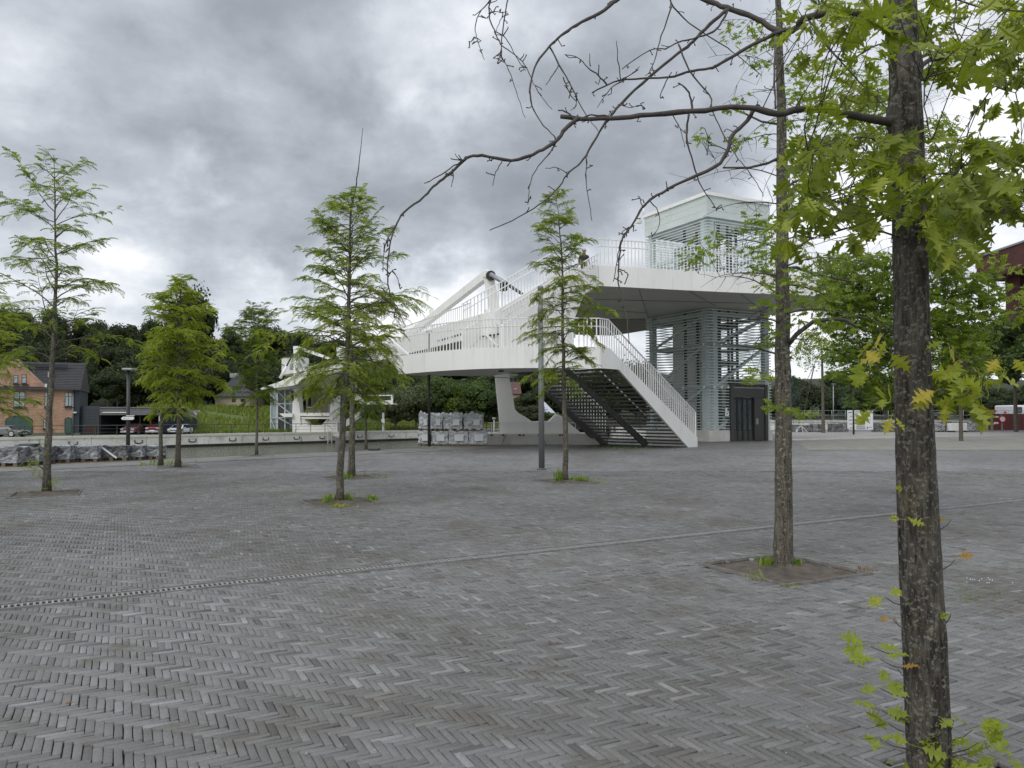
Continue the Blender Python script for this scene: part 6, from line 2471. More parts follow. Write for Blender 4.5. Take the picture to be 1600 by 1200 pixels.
    limb([(1240, 46), (1209, 53), (1167, 75), (1127, 99), (1108, 107), (1073, 113), (1044, 121), (975, 125), (948, 133), (925, 145)], 7, 2, (.16, .1))
    limb([(948, 133), (935, 118), (918, 105), (902, 90), (882, 85)], 3, 1.3, (.12, .08))
    limb([(922, 104), (921, 84)], 2, 1.2, (.1, .1))
    limb([(970, 126), (966, 95), (963, 64)], 2, 1.2, (.1, .06))
    limb([(970, 125), (990, 113), (1000, 104)], 2, 1.0, (.1, .06))
    limb([(1044, 121), (1031, 150), (1036, 152)], 2, 1.4, (.1, .06))
    limb([(975, 126), (960, 133), (945, 150), (933, 168)], 2.4, 1, (.1, .02))
    limb([(1135, 16), (1108, 39), (1084, 64), (1060, 83), (1015, 120), (972, 160), (956, 179), (937, 205), (916, 243), (900, 261), (887, 272), (868, 299), (843, 320), (800, 345), (765, 360)], 6, 1.4, (.25, -.1))
    limb([(1138, 14), (1125, 40), (1108, 52), (1084, 60), (1060, 66), (1040, 76), (1015, 78), (972, 108)], 4, 1.4, (.25, .1))
    limb([(887, 272), (870, 262), (852, 263)], 1.6, 1, (-.02, -.02))
    limb([(916, 243), (917, 258), (915, 280), (921, 320), (925, 345)], 2, 1, (0, -.05))
    limb([(964, 0), (935, 21), (900, 40), (876, 56), (859, 72), (839, 99), (828, 133), (831, 165), (844, 189), (867, 213)], 6, 1.6, (0, -.2))
    limb([(859, 72), (873, 101), (889, 128), (905, 160), (921, 187), (937, 208)], 3, 1, (-.08, -.15))
    limb([(873, 101), (861, 122), (853, 133)], 2, 1.2, (-.1, -.12))
    limb([(880, 121), (890, 145), (901, 163), (892, 173)], 2, 1, (-.1, -.12))
    limb([(990, -15), (964, 0), (950, 8)], 6, 6, (0, 0))
    limb([(770, -20), (764, 21), (772, 48), (783, 69), (804, 85), (820, 101), (831, 125), (841, 144), (863, 171)], 2.6, 1, (-.2, -.3))
    limb([(795, -20), (793, 0), (788, 32), (783, 69), (785, 91), (799, 117), (809, 152), (821, 184)], 2.6, 1, (-.2, -.3))
    limb([(785, -18), (767, 0), (748, 21), (743, 48), (748, 69), (757, 93)], 2.6, 1, (-.2, -.3))
    limb([(748, 25), (757, 28), (763, 28)], 1.5, 1, (-.2, -.2))
    limb([(743, 58), (736, 65), (732, 65)], 1.6, 1, (-.2, -.2))
    limb([(785, 91), (778, 91), (770, 91)], 1.5, 1, (-.24, -.24))
    limb([(792, 19), (778, 18), (766, 18)], 1.5, 1, (-.2, -.2))
    limb([(793, 20), (782, 32), (775, 50)], 1.5, 1, (-.2, -.2))
    limb([(772, 48), (790, 60), (802, 80), (812, 98), (822, 110)], 1.8, 1, (-.22, -.26))
    limb([(1185, 166), (1178, 172), (1167, 189), (1143, 213), (1137, 237), (1119, 259), (1087, 275), (1049, 293), (1030, 303), (1015, 313), (1000, 330), (987, 353), (972, 372), (968, 400), (966, 430), (969, 456), (980, 500), (983, 537)], 8, 1.3, (-.1, -.3))
    limb([(987, 353), (970, 378), (965, 405), (958, 440)], 3, 1.2, (-.24, -.28))
    limb([(1004, 323), (1001, 312), (997, 306)], 2, 1.2, (-.22, -.22))
    limb([(1015, 313), (1028, 330), (1030, 350), (1018, 372)], 2, 1.0, (-.22, -.24))
    limb([(975, 372), (980, 358), (992, 352)], 2, 1, (-.24, -.24))
    limb([(967, 420), (977, 425), (982, 430)], 2.2, 1.6, (-.26, -.26))
    limb([(1043, 294), (1041, 283)], 2, 1.4, (-.2, -.2))
    limb([(1077, 179), (1073, 213), (1084, 256), (1095, 291), (1114, 318), (1120, 330)], 4, 1, (-.14, -.2))
    limb([(1082, 172), (1078, 150), (1068, 135), (1059, 130)], 4, 2, (-.14, -.14))
    limb([(1045, -12), (1052, 11), (1087, 43), (1127, 69), (1161, 93), (1190, 118)], 3, 1.2, (.2, .3))
    limb([(1050, 9), (1033, 56), (1023, 93), (1015, 112), (1008, 118)], 2.4, 1, (.2, .15))
    limb([(1060, 69), (1076, 109), (1108, 149), (1113, 173), (1127, 203), (1148, 240), (1169, 267), (1191, 301)], 3, 1, (.05, -.05))
    limb([(1143, 237), (1120, 228), (1108, 226), (1104, 205), (1095, 198)], 2, 1, (-.12, -.1))
    limb([(1213, 52), (1211, 90), (1210, 130), (1212, 170)], 5, 3, (.16, -.06))
    limb([(1050, 178), (1062, 200), (1070, 230)], 1.8, 1, (-.16, -.2))
    limb([(1008, 170), (1000, 164), (985, 168), (965, 163)], 2.2, 1, (-.16, -.14))
    # right-hand limbs
    limb([(1420, 165), (1435, 120), (1445, 98), (1477, 88), (1533, 68), (1573, 58), (1610, 48), (1660, 40)], 9, 5, (0, .2))
    limb([(1573, 60), (1570, 90), (1557, 123), (1540, 152), (1520, 180), (1510, 213)], 4, 1.2, (.14, .05))
    limb([(1430, 138), (1442, 124), (1473, 113), (1513, 107), (1567, 102), (1620, 106)], 4, 2, (0, .15))
    limb([(1420, -60), (1455, -30), (1493, 0), (1490, 43), (1513, 87), (1547, 130), (1587, 145)], 4, 1.3, (0, -.2))
    limb([(1432, 290), (1463, 273), (1513, 275), (1577, 293), (1620, 296)], 4, 1.5, (0, .1))
    limb([(1432, 345), (1447, 337), (1473, 325), (1567, 332), (1600, 320)], 4, 1.5, (0, -.3))
    limb([(1410, 372), (1395, 367), (1330, 355), (1300, 365), (1270, 372), (1240, 392)], 4, 1.6, (0, -.15))
    limb([(1440, 577), (1470, 582), (1500, 576), (1530, 563), (1560, 558), (1592, 557)], 2.6, 1, (0, -.25))
    limb([(1440, 612), (1470, 608), (1500, 612), (1535, 606)], 2.2, 1, (0, -.25))
    limb([(1410, 575), (1390, 560), (1372, 548), (1345, 545)], 2.2, 1, (0, -.22))
    limb([(1410, 618), (1392, 628), (1378, 640)], 2.0, 1, (0, -.22))
    limb([(1470, 70), (1445, 130), (1450, 200), (1470, 235), (1530, 290)], 2.4, 1.2, (-.1, -.3))
    limb([(1405, 60), (1360, 75), (1320, 95), (1280, 60), (1262, 30)], 3.2, 1.6, (0, .2))
    limb([(1262, 30), (1300, 80), (1330, 115), (1375, 160), (1392, 185)], 3, 1.6, (.25, .1))
    limb([(1400, 230), (1350, 215), (1300, 225), (1262, 235)], 3, 1.3, (0, -.25))
    limb([(1398, 300), (1350, 290), (1310, 300), (1270, 320)], 3, 1.3, (0, -.3))
    limb([(1400, 10), (1350, -20), (1300, -30), (1260, -10)], 5, 2, (0, .1))
    limb([(1425, -20), (1470, -10), (1530, 10), (1610, 20)], 5, 2, (0, -.15))

    segs = []
    for Q, w in nodes:
        for q in Q[::2]:
            segs.append(q)
    segs_np = np.array([tuple(q) for q in segs])
    tw_ = MB()
    lv, ly, lo_ = Leaves(), Leaves(), Leaves()

    def cluster(x, y, n, size, store, ddep, tone=.5, reach=None):
        c = at(x, y, D0_ + ddep)
        d2 = np.linalg.norm(segs_np - np.array(c), axis=1)
        k_ = int(np.argmin(d2))
        s = segs[k_]
        mid = s.lerp(c, .55) + rv(.012)
        tw_.tube([s, mid, c], [.0022, .0017, .0012], 4, False)
        dm = (c - s).normalized() if (c - s).length > .01 else rv(1).normalized()
        for i in range(n):
            a = random.uniform(0, 2 * math.pi)
            out = (Vector((math.cos(a), math.sin(a) * .8, random.uniform(-.75, .15))) + dm * .5).normalized()
            L = size * random.uniform(.65, 1.12)
            st_ = c + out * L * .25 + rv(.006)
            store.add(st_, out + Vector((0, 0, -.2)), Vector((0, -.35, .8)) + rv(.6), L, min(1, max(0, random.gauss(tone, .27))))
    random.seed(33)
    # (x0, x1, y0, y1, clusters, leaf size m, tone, shade depth)
    zones = [(1440, 1620, -20, 60, 22, .115, .5), (1455, 1620, 60, 130, 17, .11, .5), (1560, 1610, 110, 175, 3, .12, .6),
             (1445, 1620, 212, 300, 34, .115, .45), (1440, 1620, 280, 325, 24, .12, .45), (1440, 1520, 325, 385, 12, .12, .4),
             (1245, 1400, 200, 300, 30, .105, .42), (1245, 1390, 290, 345, 17, .105, .4), (1225, 1270, 330, 420, 6, .105, .4),
             (1240, 1400, -10, 60, 20, .105, .5), (1255, 1380, 60, 190, 12, .095, .55), (1395, 1450, 205, 300, 7, .11, .5), (1400, 1450, 332, 345, 2, .09, .55), (1310, 1350, 355, 375, 2, .1, .45),
             (1405, 1445, -20, 30, 3, .1, .5)]
    for (x0, x1, y0, y1, n, sz, tn_) in zones:
        for i in range(int(n * .97)):
            dd_ = random.uniform(-.55, .5)
            if x1 <= 1460 and x0 >= 1390:
                dd_ = random.uniform(-.35, -.2)
            cluster(random.uniform(x0, x1), random.uniform(y0, y1), random.randint(3, 6), sz, lv, dd_, tn_)
    # yellow clusters lower down
    for (x, y, n, sz) in ((1352, 548, 2, .12), (1358, 572, 2, .11), (1382, 522, 3, .12), (1384, 548, 3, .11), (1375, 590, 2, .1), (1380, 630, 1, .12), (1372, 640, 2, .09), (1392, 652, 2, .09),
                          (1462, 530, 1, .12), (1478, 535, 1, .10), (1500, 568, 3, .12), (1520, 560, 3, .12), (1560, 560, 2, .10), (1580, 556, 1, .10), (1490, 590, 3, .12), (1515, 590, 3, .12), (1540, 600, 3, .12), (1465, 612, 2, .12), (1500, 615, 3, .12), (1530, 618, 3, .12), (1485, 625, 2, .11), (1550, 585, 2, .12)):
        cluster(x, y, n, sz * .9, ly, random.uniform(-.3, -.1), random.uniform(.05, .55))
    # shoots on the trunk
    for (x, y, n, sz, st_, tn_) in ((1410, 765, 2, .05, ly, .3), (1412, 812, 3, .05, ly, .4), (1486, 812, 1, .055, lo_, .2), (1492, 874, 2, .055, lo_, .5), (1382, 932, 2, .09, ly, .2), (1395, 968, 2, .05, lo_, .2),
                                 (1486, 958, 1, .05, ly, .2), (1360, 1010, 3, .10, ly, .0), (1375, 1030, 3, .08, ly, .0), (1402, 1045, 1, .06, lo_, .1), (1375, 1075, 4, .08, ly, .0), (1378, 1110, 3, .09, ly, .0), (1388, 1130, 3, .08, lv, .6), (1375, 1155, 3, .07, ly, .0), (1432, 1086, 3, .045, lo_, .8),
                                 (1425, 1165, 4, .09, ly, .1), (1410, 1185, 3, .08, ly, .2), (1490, 1125, 3, .09, ly, .0), (1520, 1140, 4, .09, ly, .0), (1530, 1160, 4, .10, ly, .0), (1500, 1185, 4, .10, ly, .0), (1548, 1165, 3, .10, ly, .1), (1560, 1185, 3, .10, ly, .0), (1480, 1180, 3, .08, lv, .6)):
        c = at(x, y, D0_ + random.uniform(-.12, .02))
        s = at(float(np.interp(y + 14, ys, xs)), y + 14, D0_)
        dx_ = 1 if c.x > s.x else -1
        s = s + Vector((dx_ * .07, -.02, 0))
        if abs(c.x - s.x) > .012 or True:
            tw_.tube([s, s.lerp(c, .6) + Vector((0, 0, -.008)), c], [.0024, .0018, .0012], 5, False)
        for i in range(n):
            a = random.uniform(0, 6.28)
            out = Vector((math.cos(a), math.sin(a) * .6 - .2, random.uniform(-.3, .6))).normalized()
            L = sz * random.uniform(.7, 1.1)
            st_.add(c + out * L * .25, out, Vector((0, -.6, .7)) + rv(.4), L, min(1, max(0, random.gauss(tn_, .12))))
    tw_.build('twigs', 'twig', t)['kind'] = 'stuff'
    lv.build(t, OAK, 'leaf_oak', 190)
    ly.build(t, OAK, 'leaf_yellow', 95, name='leaf', mass='yellow_foliage')
    lo_.build(t, OAK, 'leaf_orange', 20, name='leaf', mass='orange_foliage')


big_oak()


# ---------------------------------------------------------------- smaller oaks
def slender_oak(px, py, path, w0, lab, zones, seed, nb=46, leaf=.095, singles=150, zlow=2.1, reach=1.15, mat='leaf_small', name='oak_tree', dens=2.0, limbs=()):
    random.seed(seed)
    D_ = gd(py)
    base = gp(px, py)
    t = thing(name, base, lab, 'tree')
    tr = [at(x, y, D_) for x, y, w in path]
    rad = [w / 2 / 1200 * D_ for x, y, w in path]
    P, Rr = [], []
    for i in range(len(tr) - 1):
        for k_ in range(5):
            P.append(tr[i].lerp(tr[i + 1], k_ / 5) + rv(.003))
            Rr.append((rad[i] + (rad[i + 1] - rad[i]) * k_ / 5) * random.uniform(.97, 1.04))
    P.append(tr[-1]); Rr.append(rad[-1])
    P[0] = P[0] - Vector((0, 0, .05))
    MB().tube(P, Rr, 20).build('trunk', 'bark', t)

    def tp(z):
        for a, b in zip(P[:-1], P[1:]):
            if a.z <= z <= b.z:
                return a.lerp(b, (z - a.z) / max(1e-6, b.z - a.z))
        return P[-1]
    pts_all = []
    br = MB()
    ga = 0
    H = P[-1].z
    for i in range(nb):
        f = i / nb
        z = zlow + (H - zlow) * f ** .95
        ga += 2.399 + random.uniform(-.5, .5)
        L = reach * random.uniform(.55, 1.1) * (1 - .45 * f)
        pts = curve(tp(z), (math.cos(ga), math.sin(ga), .35), L, 9, .8, .22)
        r0 = .010 * (1.1 - f)
        br.tube(pts, [max(.0018, r0 * (1 - j / 10)) for j in range(10)], 5, False)
        pts_all += pts[2:]
        for k_ in range(6):
            j = random.randint(1, 8)
            dd = rv(1)
            dd.z = dd.z * .6 - .2
            tw_ = curve(pts[j], dd, L * random.uniform(.18, .42), 5, .3, .28)
            br.tube(tw_, [max(.0013, .0035 * (1 - q / 6)) for q in range(6)], 4, False)
            pts_all += tw_[1:]
            if random.random() < .6:
                tw2 = curve(tw_[2], rv(1), L * .12, 3, .2, .3)
                br.tube(tw2, [.0018, .0015, .0012, .001], 3, False)
    for (lp_, w) in limbs:
        q = [at(x, y, D_ + dd_) for x, y, dd_ in lp_]
        br.tube(q, [max(.003, w / 2 / 1200 * D_ * (1 - .6 * i / len(q))) for i in range(len(q))], 8)
        pts_all += q
    br.build('branches', 'twig', t)['kind'] = 'stuff'
    A = np.array([tuple(p) for p in pts_all])
    lv = Leaves()
    tw = MB()
    for (x0, x1, y0, y1, n, tn_) in zones:
        for i in range(int(n * dens)):
            x, y = random.uniform(x0, x1), random.uniform(y0, y1)
            c = at(x, y, D_ + random.uniform(-.8, .8))
            k_ = int(np.argmin(np.linalg.norm(A - np.array(c), axis=1)))
            s = pts_all[k_]
            if (s - c).length > .5:
                c = s + (c - s).normalized() * .5
            tw.tube([s, s.lerp(c, .5) + rv(.015), c], [.003, .0022, .0015], 4, False)
            for q in range(random.randint(5, 8)):
                a = random.uniform(0, 6.28)
                out = Vector((math.cos(a), math.sin(a), random.uniform(-.5, .5))).normalized()
                L = leaf * random.uniform(.6, 1.15)
                lv.add(c + out * L * .3 + rv(.02), out, Vector((0, -.5, .7)) + rv(.7), L, min(1, max(0, random.gauss(tn_, .2))))
    tw.build('twigs', 'twig', t)['kind'] = 'stuff'
    lv.build(t, SLIM, mat, singles)
    return t


slender_oak(1224, 886, [(1224, 892, 34), (1224, 875, 30), (1224, 820, 27), (1224, 700, 25), (1223, 600, 24), (1223, 500, 22), (1222, 400, 19), (1222, 300, 17), (1221, 200, 15), (1219, 100, 12), (1216, 0, 9), (1212, -80, 5)], .08,
            'slender oak right of the elevator tower with a tangle of bare twigs', [
                (1068, 1105, 395, 425, 3, .6), (1085, 1130, 370, 395, 3, .6), (1140, 1205, 340, 400, 7, .5), (1160, 1215, 380, 450, 8, .5), (1150, 1200, 200, 230, 3, .6), (1135, 1170, 150, 175, 2, .6), (1140, 1180, 40, 70, 3, .6), (1170, 1210, 60, 110, 4, .5),
                (1080, 1100, 205, 225, 2, .6), (1190, 1240, 420, 560, 12, .45), (1165, 1200, 575, 605, 3, .7), (1200, 1215, 640, 700, 3, .65),
                (1230, 1300, 90, 200, 22, .7), (1235, 1330, 200, 330, 16, .6), (1235, 1300, 380, 480, 9, .5), (1240, 1330, 410, 520, 18, .45), (1215, 1235, 760, 800, 1, .7), (1206, 1222, 835, 870, 2, .6), (1228, 1240, 865, 880, 1, .6)],
            41, limbs=[([(1226, 545, 0), (1245, 522, -.1), (1270, 503, -.15), (1300, 498, -.2), (1322, 500, -.25), (1340, 512, -.3)], 8), ([(1224, 420, 0), (1245, 418, .1), (1262, 425, .2), (1290, 432, .2), (1330, 440, .3)], 6), ([(1220, 245, 0), (1200, 255, 0), (1170, 262, -.1), (1130, 262, -.2)], 5),
                       ([(1221, 300, 0), (1240, 285, .2), (1275, 270, .3), (1310, 262, .3)], 5), ([(1222, 195, 0), (1190, 190, .1), (1165, 178, .2), (1130, 165, .2)], 4)])
slender_oak(1445, 812, [(1445, 815, 24), (1442, 700, 20), (1440, 550, 17), (1438, 400, 13), (1436, 250, 9), (1434, 140, 5), (1433, 80, 3)], .08,
            'leafy green oak growing directly behind the big foreground trunk', [
                (1285, 1400, 400, 450, 26, .5), (1280, 1410, 450, 520, 40, .35), (1300, 1410, 520, 590, 28, .3), (1330, 1410, 590, 640, 8, .3), (1440, 1560, 430, 520, 36, .4), (1440, 1540, 520, 600, 26, .45), (1450, 1530, 600, 640, 8, .4), (1440, 1500, 350, 430, 22, .6), (1290, 1420, 100, 260, 26, .7), (1440, 1500, 180, 330, 14, .7),
                (1560, 1600, 405, 425, 1, .9), (1578, 1610, 440, 500, 3, .95)],
            42, nb=60, leaf=.15, singles=150, zlow=1.9, reach=1.45, dens=5.0)


# ---------------------------------------------------------------- background crowns
def crown_mesh(name, seed, nlobes, nleaf, size, mat, shape=(1, 1, 1), cone=False, core=.80):
    r = np.random.default_rng(seed)
    C, Rr = [], []
    for i in range(nlobes):
        if cone:
            h = r.random() ** 1.2
            a = r.random() * 6.28
            rad = (1 - h) * .62 * r.random() ** .5
            C.append((rad * math.cos(a), rad * math.sin(a), h * 1.9 - .9))
            Rr.append(.16 + .22 * (1 - h))
        else:
            v = r.normal(size=3)
            v /= np.linalg.norm(v)
            v *= r.random() ** .4 * .68
            v[2] = v[2] * .9
            C.append(v)
            Rr.append(r.uniform(.24, .42))
    C, Rr = np.array(C), np.array(Rr)
    per = nleaf // nlobes
    P, Nn = [], []
    for c, q in zip(C, Rr):
        v = r.normal(size=(per, 3))
        v /= np.linalg.norm(v, axis=1, keepdims=True)
        v[:, 2] = np.where(v[:, 2] < -.3, -v[:, 2], v[:, 2])
        P.append(c + v * q * (1 + r.normal(-.04, .16, (per, 1))))
        Nn.append(v)
    P, Nn = np.concatenate(P), np.concatenate(Nn)
    keep = np.ones(len(P), bool)
    for c, q in zip(C, Rr):
        keep &= np.linalg.norm(P - c, axis=1) > q * .78
    P, Nn = P[keep], Nn[keep]
    n = len(P)
    up_ = Nn + r.normal(0, .55, (n, 3))
    D_ = np.cross(up_, r.normal(size=(n, 3)))
    T = np.array([(-.6, 0, 0), (0, .34, .05), (.6, 0, -.05), (0, -.34, .05)])
    V, F = place(T, np.array([[0, 1, 2, 3]]), P, D_, up_, r.uniform(.6, 1.3, n) * size)
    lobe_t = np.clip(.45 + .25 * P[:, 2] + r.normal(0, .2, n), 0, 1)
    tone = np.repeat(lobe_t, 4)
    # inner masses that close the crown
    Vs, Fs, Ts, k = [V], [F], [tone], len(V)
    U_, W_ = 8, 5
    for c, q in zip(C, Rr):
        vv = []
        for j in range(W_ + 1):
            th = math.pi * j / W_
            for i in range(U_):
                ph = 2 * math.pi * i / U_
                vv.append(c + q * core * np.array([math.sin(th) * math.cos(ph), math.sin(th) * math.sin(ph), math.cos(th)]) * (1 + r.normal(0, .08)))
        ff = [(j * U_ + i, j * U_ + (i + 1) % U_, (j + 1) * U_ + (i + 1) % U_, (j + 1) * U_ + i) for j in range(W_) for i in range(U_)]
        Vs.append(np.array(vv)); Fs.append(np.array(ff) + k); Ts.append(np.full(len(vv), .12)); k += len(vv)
    V = np.concatenate(Vs) * np.array(shape)
    ob_ = np_mesh(name, V, np.concatenate(Fs), mat, np.concatenate(Ts))
    me = ob_.data
    bpy.data.objects.remove(ob_)
    return me


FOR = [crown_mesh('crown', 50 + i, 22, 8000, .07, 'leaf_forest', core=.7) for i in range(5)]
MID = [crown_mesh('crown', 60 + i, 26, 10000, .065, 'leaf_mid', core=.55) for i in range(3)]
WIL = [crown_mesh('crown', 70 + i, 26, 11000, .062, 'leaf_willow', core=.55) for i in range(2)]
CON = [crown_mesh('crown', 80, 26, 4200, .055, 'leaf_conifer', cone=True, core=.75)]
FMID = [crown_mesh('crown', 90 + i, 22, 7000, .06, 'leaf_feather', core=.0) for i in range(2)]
_tk = {}


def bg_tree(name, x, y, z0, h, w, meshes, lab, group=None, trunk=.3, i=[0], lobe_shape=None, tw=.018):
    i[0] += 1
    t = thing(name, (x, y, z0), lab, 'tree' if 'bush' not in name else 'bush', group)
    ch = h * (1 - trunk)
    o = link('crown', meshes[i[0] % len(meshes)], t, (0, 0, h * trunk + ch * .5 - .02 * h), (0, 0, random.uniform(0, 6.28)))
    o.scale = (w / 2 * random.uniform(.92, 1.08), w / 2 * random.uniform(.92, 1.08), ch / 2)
    if 'trunk' not in _tk:
        m = MB().tube([(0, 0, -.1), (.01, 0, .4), (-.01, .01, .8), (0, 0, 1)], [1.2, .9, .7, .4], 8)
        me = bpy.data.meshes.new('trunk')
        me.from_pydata(m.v, [], m.f)
        me.materials.append(M['bark'])
        _tk['trunk'] = me
    tr_ = link('trunk', _tk['trunk'], t, (0, 0, 0))
    tr_.scale = (h * tw, h * tw, h * (trunk + .35))
    return t


random.seed(77)
SIL = [(-200, 440), (0, 455), (60, 468), (130, 490), (200, 494), (260, 486), (350, 500), (440, 502), (520, 520), (600, 545), (700, 562), (780, 578), (850, 572), (950, 548), (1000, 540), (1060, 562), (1230, 556), (1290, 545), (1400, 562), (1600, 560), (1800, 560)]
gl = 'dark trees of the wooded hillside behind the canal'
gr = 'dark trees beyond the site fence at right'
for r_, D_ in enumerate((114, 126, 139, 153, 168)):
    px = -120 + random.uniform(0, 30)
    while px < 1720:
        D__ = D_ + random.uniform(-4, 4)
        if px < 330 and r_ == 0:
            D__ -= 6
        stepm = 8.5 if px < 620 else 9.5
        ysil = np.interp(px, [s[0] for s in SIL], [s[1] for s in SIL]) + (4 - r_) * (20 if px < 600 else 13) + random.uniform(-6, 10)
        right = px > 860
        if not (right and r_ > 2) and not (600 < px < 790 and r_ < 2) and not (330 < px < 400 and r_ < 1):
            x = (px - 800) / 1200 * D__
            g_ = 0 if right else max(hill_z(x, D__), bank_z(x, D__) if D__ < 118 else -9)
            top = zz(ysil, D__)
            h = top - g_
            if h > 3:
                h = min(h, 17)
                bg_tree('woodland_tree', x, D__, top - h, h, random.uniform(8.5, 12), FOR, 'dark broadleaf tree among the trees beyond the site fence' if right else 'dark broadleaf tree in the wood on the hillside', gr if right else gl, trunk=.12)
        px += stepm / D__ * 1200 * random.uniform(.8, 1.15)

# distinct background trees
x, y = P2(298, 118).xy
bg_tree('tall_tree', x, y, hill_z(x, y), zz(428, 118) - hill_z(x, y), 9, FOR, 'tall dark tree rising above the wood left of centre', trunk=.2)
for i, (px, yt, w, lab, ms) in enumerate(((618, 600, 5, 'grey green willow bush nearest the far stairs', WIL), (650, 588, 6, 'tall grey green willow behind the thin dark pole', WIL), (688, 582, 6.5, 'broad dark willow behind the silver pallets', MID), (712, 598, 4.5, 'light green bush in the middle of the willows', FMID),
                                          (738, 585, 6, 'dark green tree just left of the white pylon leg', MID), (768, 590, 5.5, 'dark green tree directly behind the white pylon leg', FOR), (850, 600, 5, 'dark round tree above the lilac pavilion roof', FOR), (885, 610, 5, 'dark tree behind the left edge of the staircase', FOR))):
    D_ = 108 if px < 800 else 128
    x, y = P2(px, D_).xy
    z0 = zz(676, D_) if px < 800 else zz(655, D_)
    bg_tree('willow_bush' if 'willow' in lab or 'bush' in lab else 'dark_tree', x, y, z0, zz(yt, D_) - z0, w * 1.35, ms, lab, trunk=.06)
for i, (px, ytop, w, D_, ms, lab, tr_, nm) in enumerate((
        (1240, 590, 44, 92, CON, 'blue green conifer just right of the elevator tower', .04, 'conifer'), (1326, 604, 50, 95, CON, 'blue green conifer behind the thin pole and notice board', .04, 'conifer'),
        (1286, 505, 76, 68, FMID, 'young light green tree in front of the site fence', .42, 'young_tree'),
        (1528, 500, 110, 76, MID, 'mid green tree with a bare straight trunk left of the warning triangle', .34, 'street_tree'), (1587, 470, 120, 72, MID, 'tall mid green tree in front of the hoarding at far right', .30, 'street_tree'),
        (1501, 520, 110, 46, FMID, 'light green tree with grey trunk standing on the gravel', .40, 'street_tree'), (1668, 500, 150, 60, MID, 'large green tree cut by the right edge of the frame', .3, 'street_tree'),
        (960, 548, 80, 96, FOR, 'dark tree seen between the staircase and the elevator tower', .1, 'dark_tree'), (1000, 552, 60, 100, FOR, 'dark tree just left of the elevator tower', .1, 'dark_tree'),
        (1405, 590, 70, 92, MID, 'dark green tree behind the fence left of the big trunk', .2, 'dark_tree'), (1470, 575, 80, 95, MID, 'green tree behind the fence right of the big trunk', .2, 'dark_tree'))):
    x, y = P2(px, D_).xy
    bg_tree(nm, x, y, 0, zz(ytop, D_), w / 1200 * D_ * 1.25, ms, lab, trunk=tr_, tw=.014 if D_ > 50 else .016)

# hedge below the pavilion and dense undergrowth at the foot of the wood
hg = thing('hedge', P2(846, 116), 'clipped bright green hedge below the lilac pavilion', 'hedge')
o = link('hedge_leaves', MID[0], hg, (0, 0, zz(653, 116)))
o.scale = (4.2, 1.0, .9)
me = crown_mesh('undergrowth', 99, 30, 9000, .03, 'leaf_mid', shape=(1, .15, .12), core=.8)


# ---------------------------------------------------------------- grass and weeds
def blades(name, pts, hgt, wid, mat, lean=.35, tone=(.5, .2)):
    n = len(pts)
    P = np.array(pts)
    a = rng.random(n) * 6.28
    h = hgt * rng.uniform(.5, 1.2, n)
    w = wid * rng.uniform(.6, 1.3, n)
    dx_, dy_ = np.cos(a), np.sin(a)
    le = lean * h * rng.uniform(.2, 1, n)
    b = rng.random(n) * 6.28
    V = np.zeros((n, 5, 3))
    V[:, 0] = P + np.stack([-dx_ * w / 2, -dy_ * w / 2, 0 * w], 1)
    V[:, 1] = P + np.stack([dx_ * w / 2, dy_ * w / 2, 0 * w], 1)
    mid = P + np.stack([np.cos(b) * le * .35, np.sin(b) * le * .35, h * .6], 1)
    V[:, 2] = mid + np.stack([dx_ * w * .35, dy_ * w * .35, 0 * w], 1)
    V[:, 3] = mid - np.stack([dx_ * w * .35, dy_ * w * .35, 0 * w], 1)
    V[:, 4] = P + np.stack([np.cos(b) * le, np.sin(b) * le, h], 1)
    k = (np.arange(n) * 5)[:, None]
    F = np.concatenate([k + np.array([[0, 1, 2]]), k + np.array([[0, 2, 3]]), k + np.array([[3, 2, 4]])])
    t = np.clip(rng.normal(tone[0], tone[1], n), 0, 1)
    return np_mesh(name, V.reshape(-1, 3), F, mat, np.repeat(t, 5))


pts = []
for i in range(26000):
    s_, t_ = 5.4 + 22 * random.random() ** 1.2, random.uniform(15, 80)
    p = F1 + fd * t_ + nf * s_
    if noise.noise(Vector((p.x * .15, p.y * .15, 0))) < -.35:
        continue
    pts.append((p.x, p.y, bank_z(p.x, p.y) - .02))
tag(blades('long_grass', pts, .55, .16, 'grass', .5), kind='stuff')
pts = []
for i in range(1500):
    t_ = random.uniform(18, 80)
    p = F1 + fd * t_ + nf * (5.6 + random.gauss(0, .25))
    pts.append((p.x, p.y, BZ))
tag(blades('verge_grass', pts, .5, .1, 'weed', .5), kind='stuff')


def tuft(name, c, r, n, h, w, lab, mat='weed', tone=(.5, .25), lean=.8):
    P_ = [(c.x + random.gauss(0, r), c.y + random.gauss(0, r), c.z - .004) for _ in range(n)]
    o = blades(name, P_, h, w, mat, lean, tone)
    return tag(o, lab, 'weed')


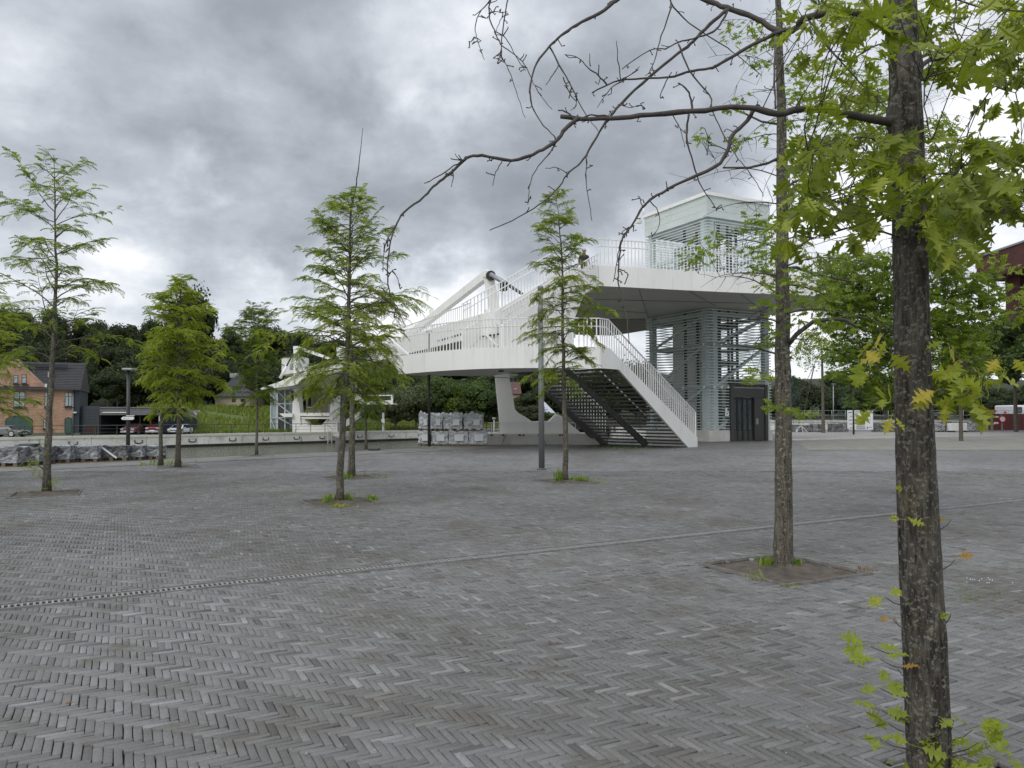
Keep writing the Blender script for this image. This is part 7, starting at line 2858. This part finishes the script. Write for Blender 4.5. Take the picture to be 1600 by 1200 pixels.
random.seed(5)
tuft('grass_tuft', gp(516, 784) + Vector((0, 0, .01)), .07, 90, .16, .016, 'bright grass tuft at the left foot of the centre left trunk')
tuft('grass_tuft', gp(542, 782) + Vector((0, 0, .01)), .06, 70, .16, .016, 'bright grass tuft at the right foot of the centre left trunk')
tuft('weed_plant', gp(530, 791) + Vector((0, 0, .01)), .09, 70, .05, .03, 'low yellowing weed at the front edge of the centre left pit', tone=(.9, .15))
tuft('grass_tuft', gp(582, 781), .05, 70, .12, .018, 'small round grass tuft at the right corner of the centre left pit')
tuft('grass_tuft', gp(549, 746) + Vector((-.05, -.1, .01)), .12, 90, .14, .02, 'grass around the foot of the slim tree behind')
tuft('weed_plant', gp(596, 745), .12, 30, .06, .02, 'sparse weed along the back pit edge right of the slim tree', tone=(.8, .2))
tuft('grass_tuft', gp(878, 752) + Vector((-.06, 0, .01)), .05, 70, .28, .02, 'tall weed at the left foot of the tiered tree')
tuft('weed_plant', gp(905, 750) + Vector((0, 0, .01)), .16, 130, .10, .022, 'low weeds spreading right of the tiered tree foot')
tuft('weed_plant', gp(935, 753), .12, 40, .05, .02, 'scattered pale weeds at the right corner of the tiered tree pit', tone=(.8, .2))
tuft('grass_tuft', gp(1203, 884) + Vector((0, 0, .01)), .045, 150, .09, .02, 'round green weed clump at the left foot of the slender oak')
tuft('weed_plant', gp(1242, 881) + Vector((0, 0, .01)), .03, 50, .06, .02, 'tiny weed at the right foot of the slender oak')
tuft('weed_plant', gp(1235, 912), .045, 50, .02, .022, 'low weed row at the front corner of the slender oak pit', tone=(.7, .2))
tuft('weed_plant', gp(1350, 888), .05, 30, .04, .012, 'dry reddish weed at the right corner of the slender oak pit', mat='leaf_orange', tone=(.8, .2))
tuft('weed_plant', gp(1182, 903), .05, 26, .10, .008, 'thin pale weed at the left pit edge of the slender oak', tone=(.8, .2))
tuft('weed_plant', gp(1518, 938), .05, 12, .18, .0035, 'thin stalked white flowering weed in the paving right of the big trunk', tone=(.3, .2), lean=.3)
tuft('weed_plant', gp(1553, 930), .05, 9, .13, .0035, 'second thin flowering weed growing in the paving joints', tone=(.3, .2), lean=.3)
tuft('weed_plant', gp(1575, 925), .04, 8, .10, .0035, 'small upright weed right of the two flowering weeds', tone=(.3, .2), lean=.3)
tuft('weed_plant', gp(255, 725), .5, 60, .12, .05, 'weeds at the foot of the thin tree by the canal', tone=(.6, .2))
tuft('weed_plant', gp(970, 700), .9, 160, .08, .03, 'thin line of weeds along the foot of the lower staircase', tone=(.6, .2))
# white flower heads
fl = thing('flower_heads', gp(1518, 938), 'tiny white flower heads on the thin weeds right of the trunk', 'flowers')
m = MB()
for i in range(13):
    c = gp(1516 if i < 9 else 1553, 938 if i < 17 else 930) + Vector((random.gauss(0, .06), random.gauss(0, .03), random.uniform(.15, .22)))
    m.disc(c, .0035, (random.uniform(-.4, .4), -.7, .7), .004, 6)
m.build('flower', 'sign_white', fl)['kind'] = 'stuff'

# shoots at the foot of the left feathery tree
random.seed(9)
sh = thing('trunk_shoots', gp(73, 770), 'leafy shoots sprouting from the foot of the far left feathery tree', 'shoots')
lv = Leaves()
m = MB()
D = gd(770)
for (x, y, n) in ((66, 768, 9), (62, 745, 8), (84, 752, 6), (58, 728, 9), (48, 724, 7), (40, 722, 4), (64, 710, 5), (66, 692, 6), (82, 762, 6), (64, 655, 5), (62, 648, 3)):
    c = at(x, y, D - .1)
    s = at(74, min(768, y + 12), D - .03)
    m.tube([s, s.lerp(c, .6) + Vector((0, 0, .02)), c], [.006, .005, .003], 5, False)
    for i in range(n):
        o_ = rv(1)
        lv.add(c + rv(.04), o_ + Vector((0, 0, .2)), Vector((0, -.3, 1)) + rv(.4), .13 * random.uniform(.7, 1.1), min(1, max(0, random.gauss(.75, .2))))
m.build('stems', 'twig_far', sh)['kind'] = 'stuff'
lv.build(sh, FEA, 'leaf_feather', 40)

# small litter on the paving: dead leaves and pale pebbles
random.seed(15)
m = MB()
for i in range(420):
    Dq = 3 + 14 * random.random() ** 1.4
    x = random.uniform(-.68, .68) * Dq
    s_ = random.uniform(.002, .006)
    c = Vector((x, Dq, .008))
    m.disc(c, s_, (random.uniform(-.3, .3), random.uniform(-.3, .3), 1), s_ * .8, 5)
tag(m.build('grit', 'stone'), kind='stuff')
lv = Leaves()
for (cx, cy, n, sp_) in ((1340, 886, 26, .16), (1385, 905, 6, .3), (1190, 905, 5, .2), (530, 790, 8, .2), (1000, 1000, 5, 1.2), (300, 1100, 4, .8), (1500, 1000, 6, .5), (900, 760, 6, .4)):
    c = gp(cx, cy)
    for i in range(n):
        lv.add((c.x + random.gauss(0, sp_), c.y + random.gauss(0, sp_ * .5), .012), (random.gauss(0, 1), random.gauss(0, 1), .1), (random.gauss(0, .3), random.gauss(0, .3), 1), random.uniform(.02, .045), .4 + .6 * random.random())
fl2 = thing('fallen_leaves', gp(1340, 886), 'scattered dry orange fallen leaves around the tree pits', 'fallen leaves')
lv.build(fl2, SLIM, 'leaf_orange', 66)
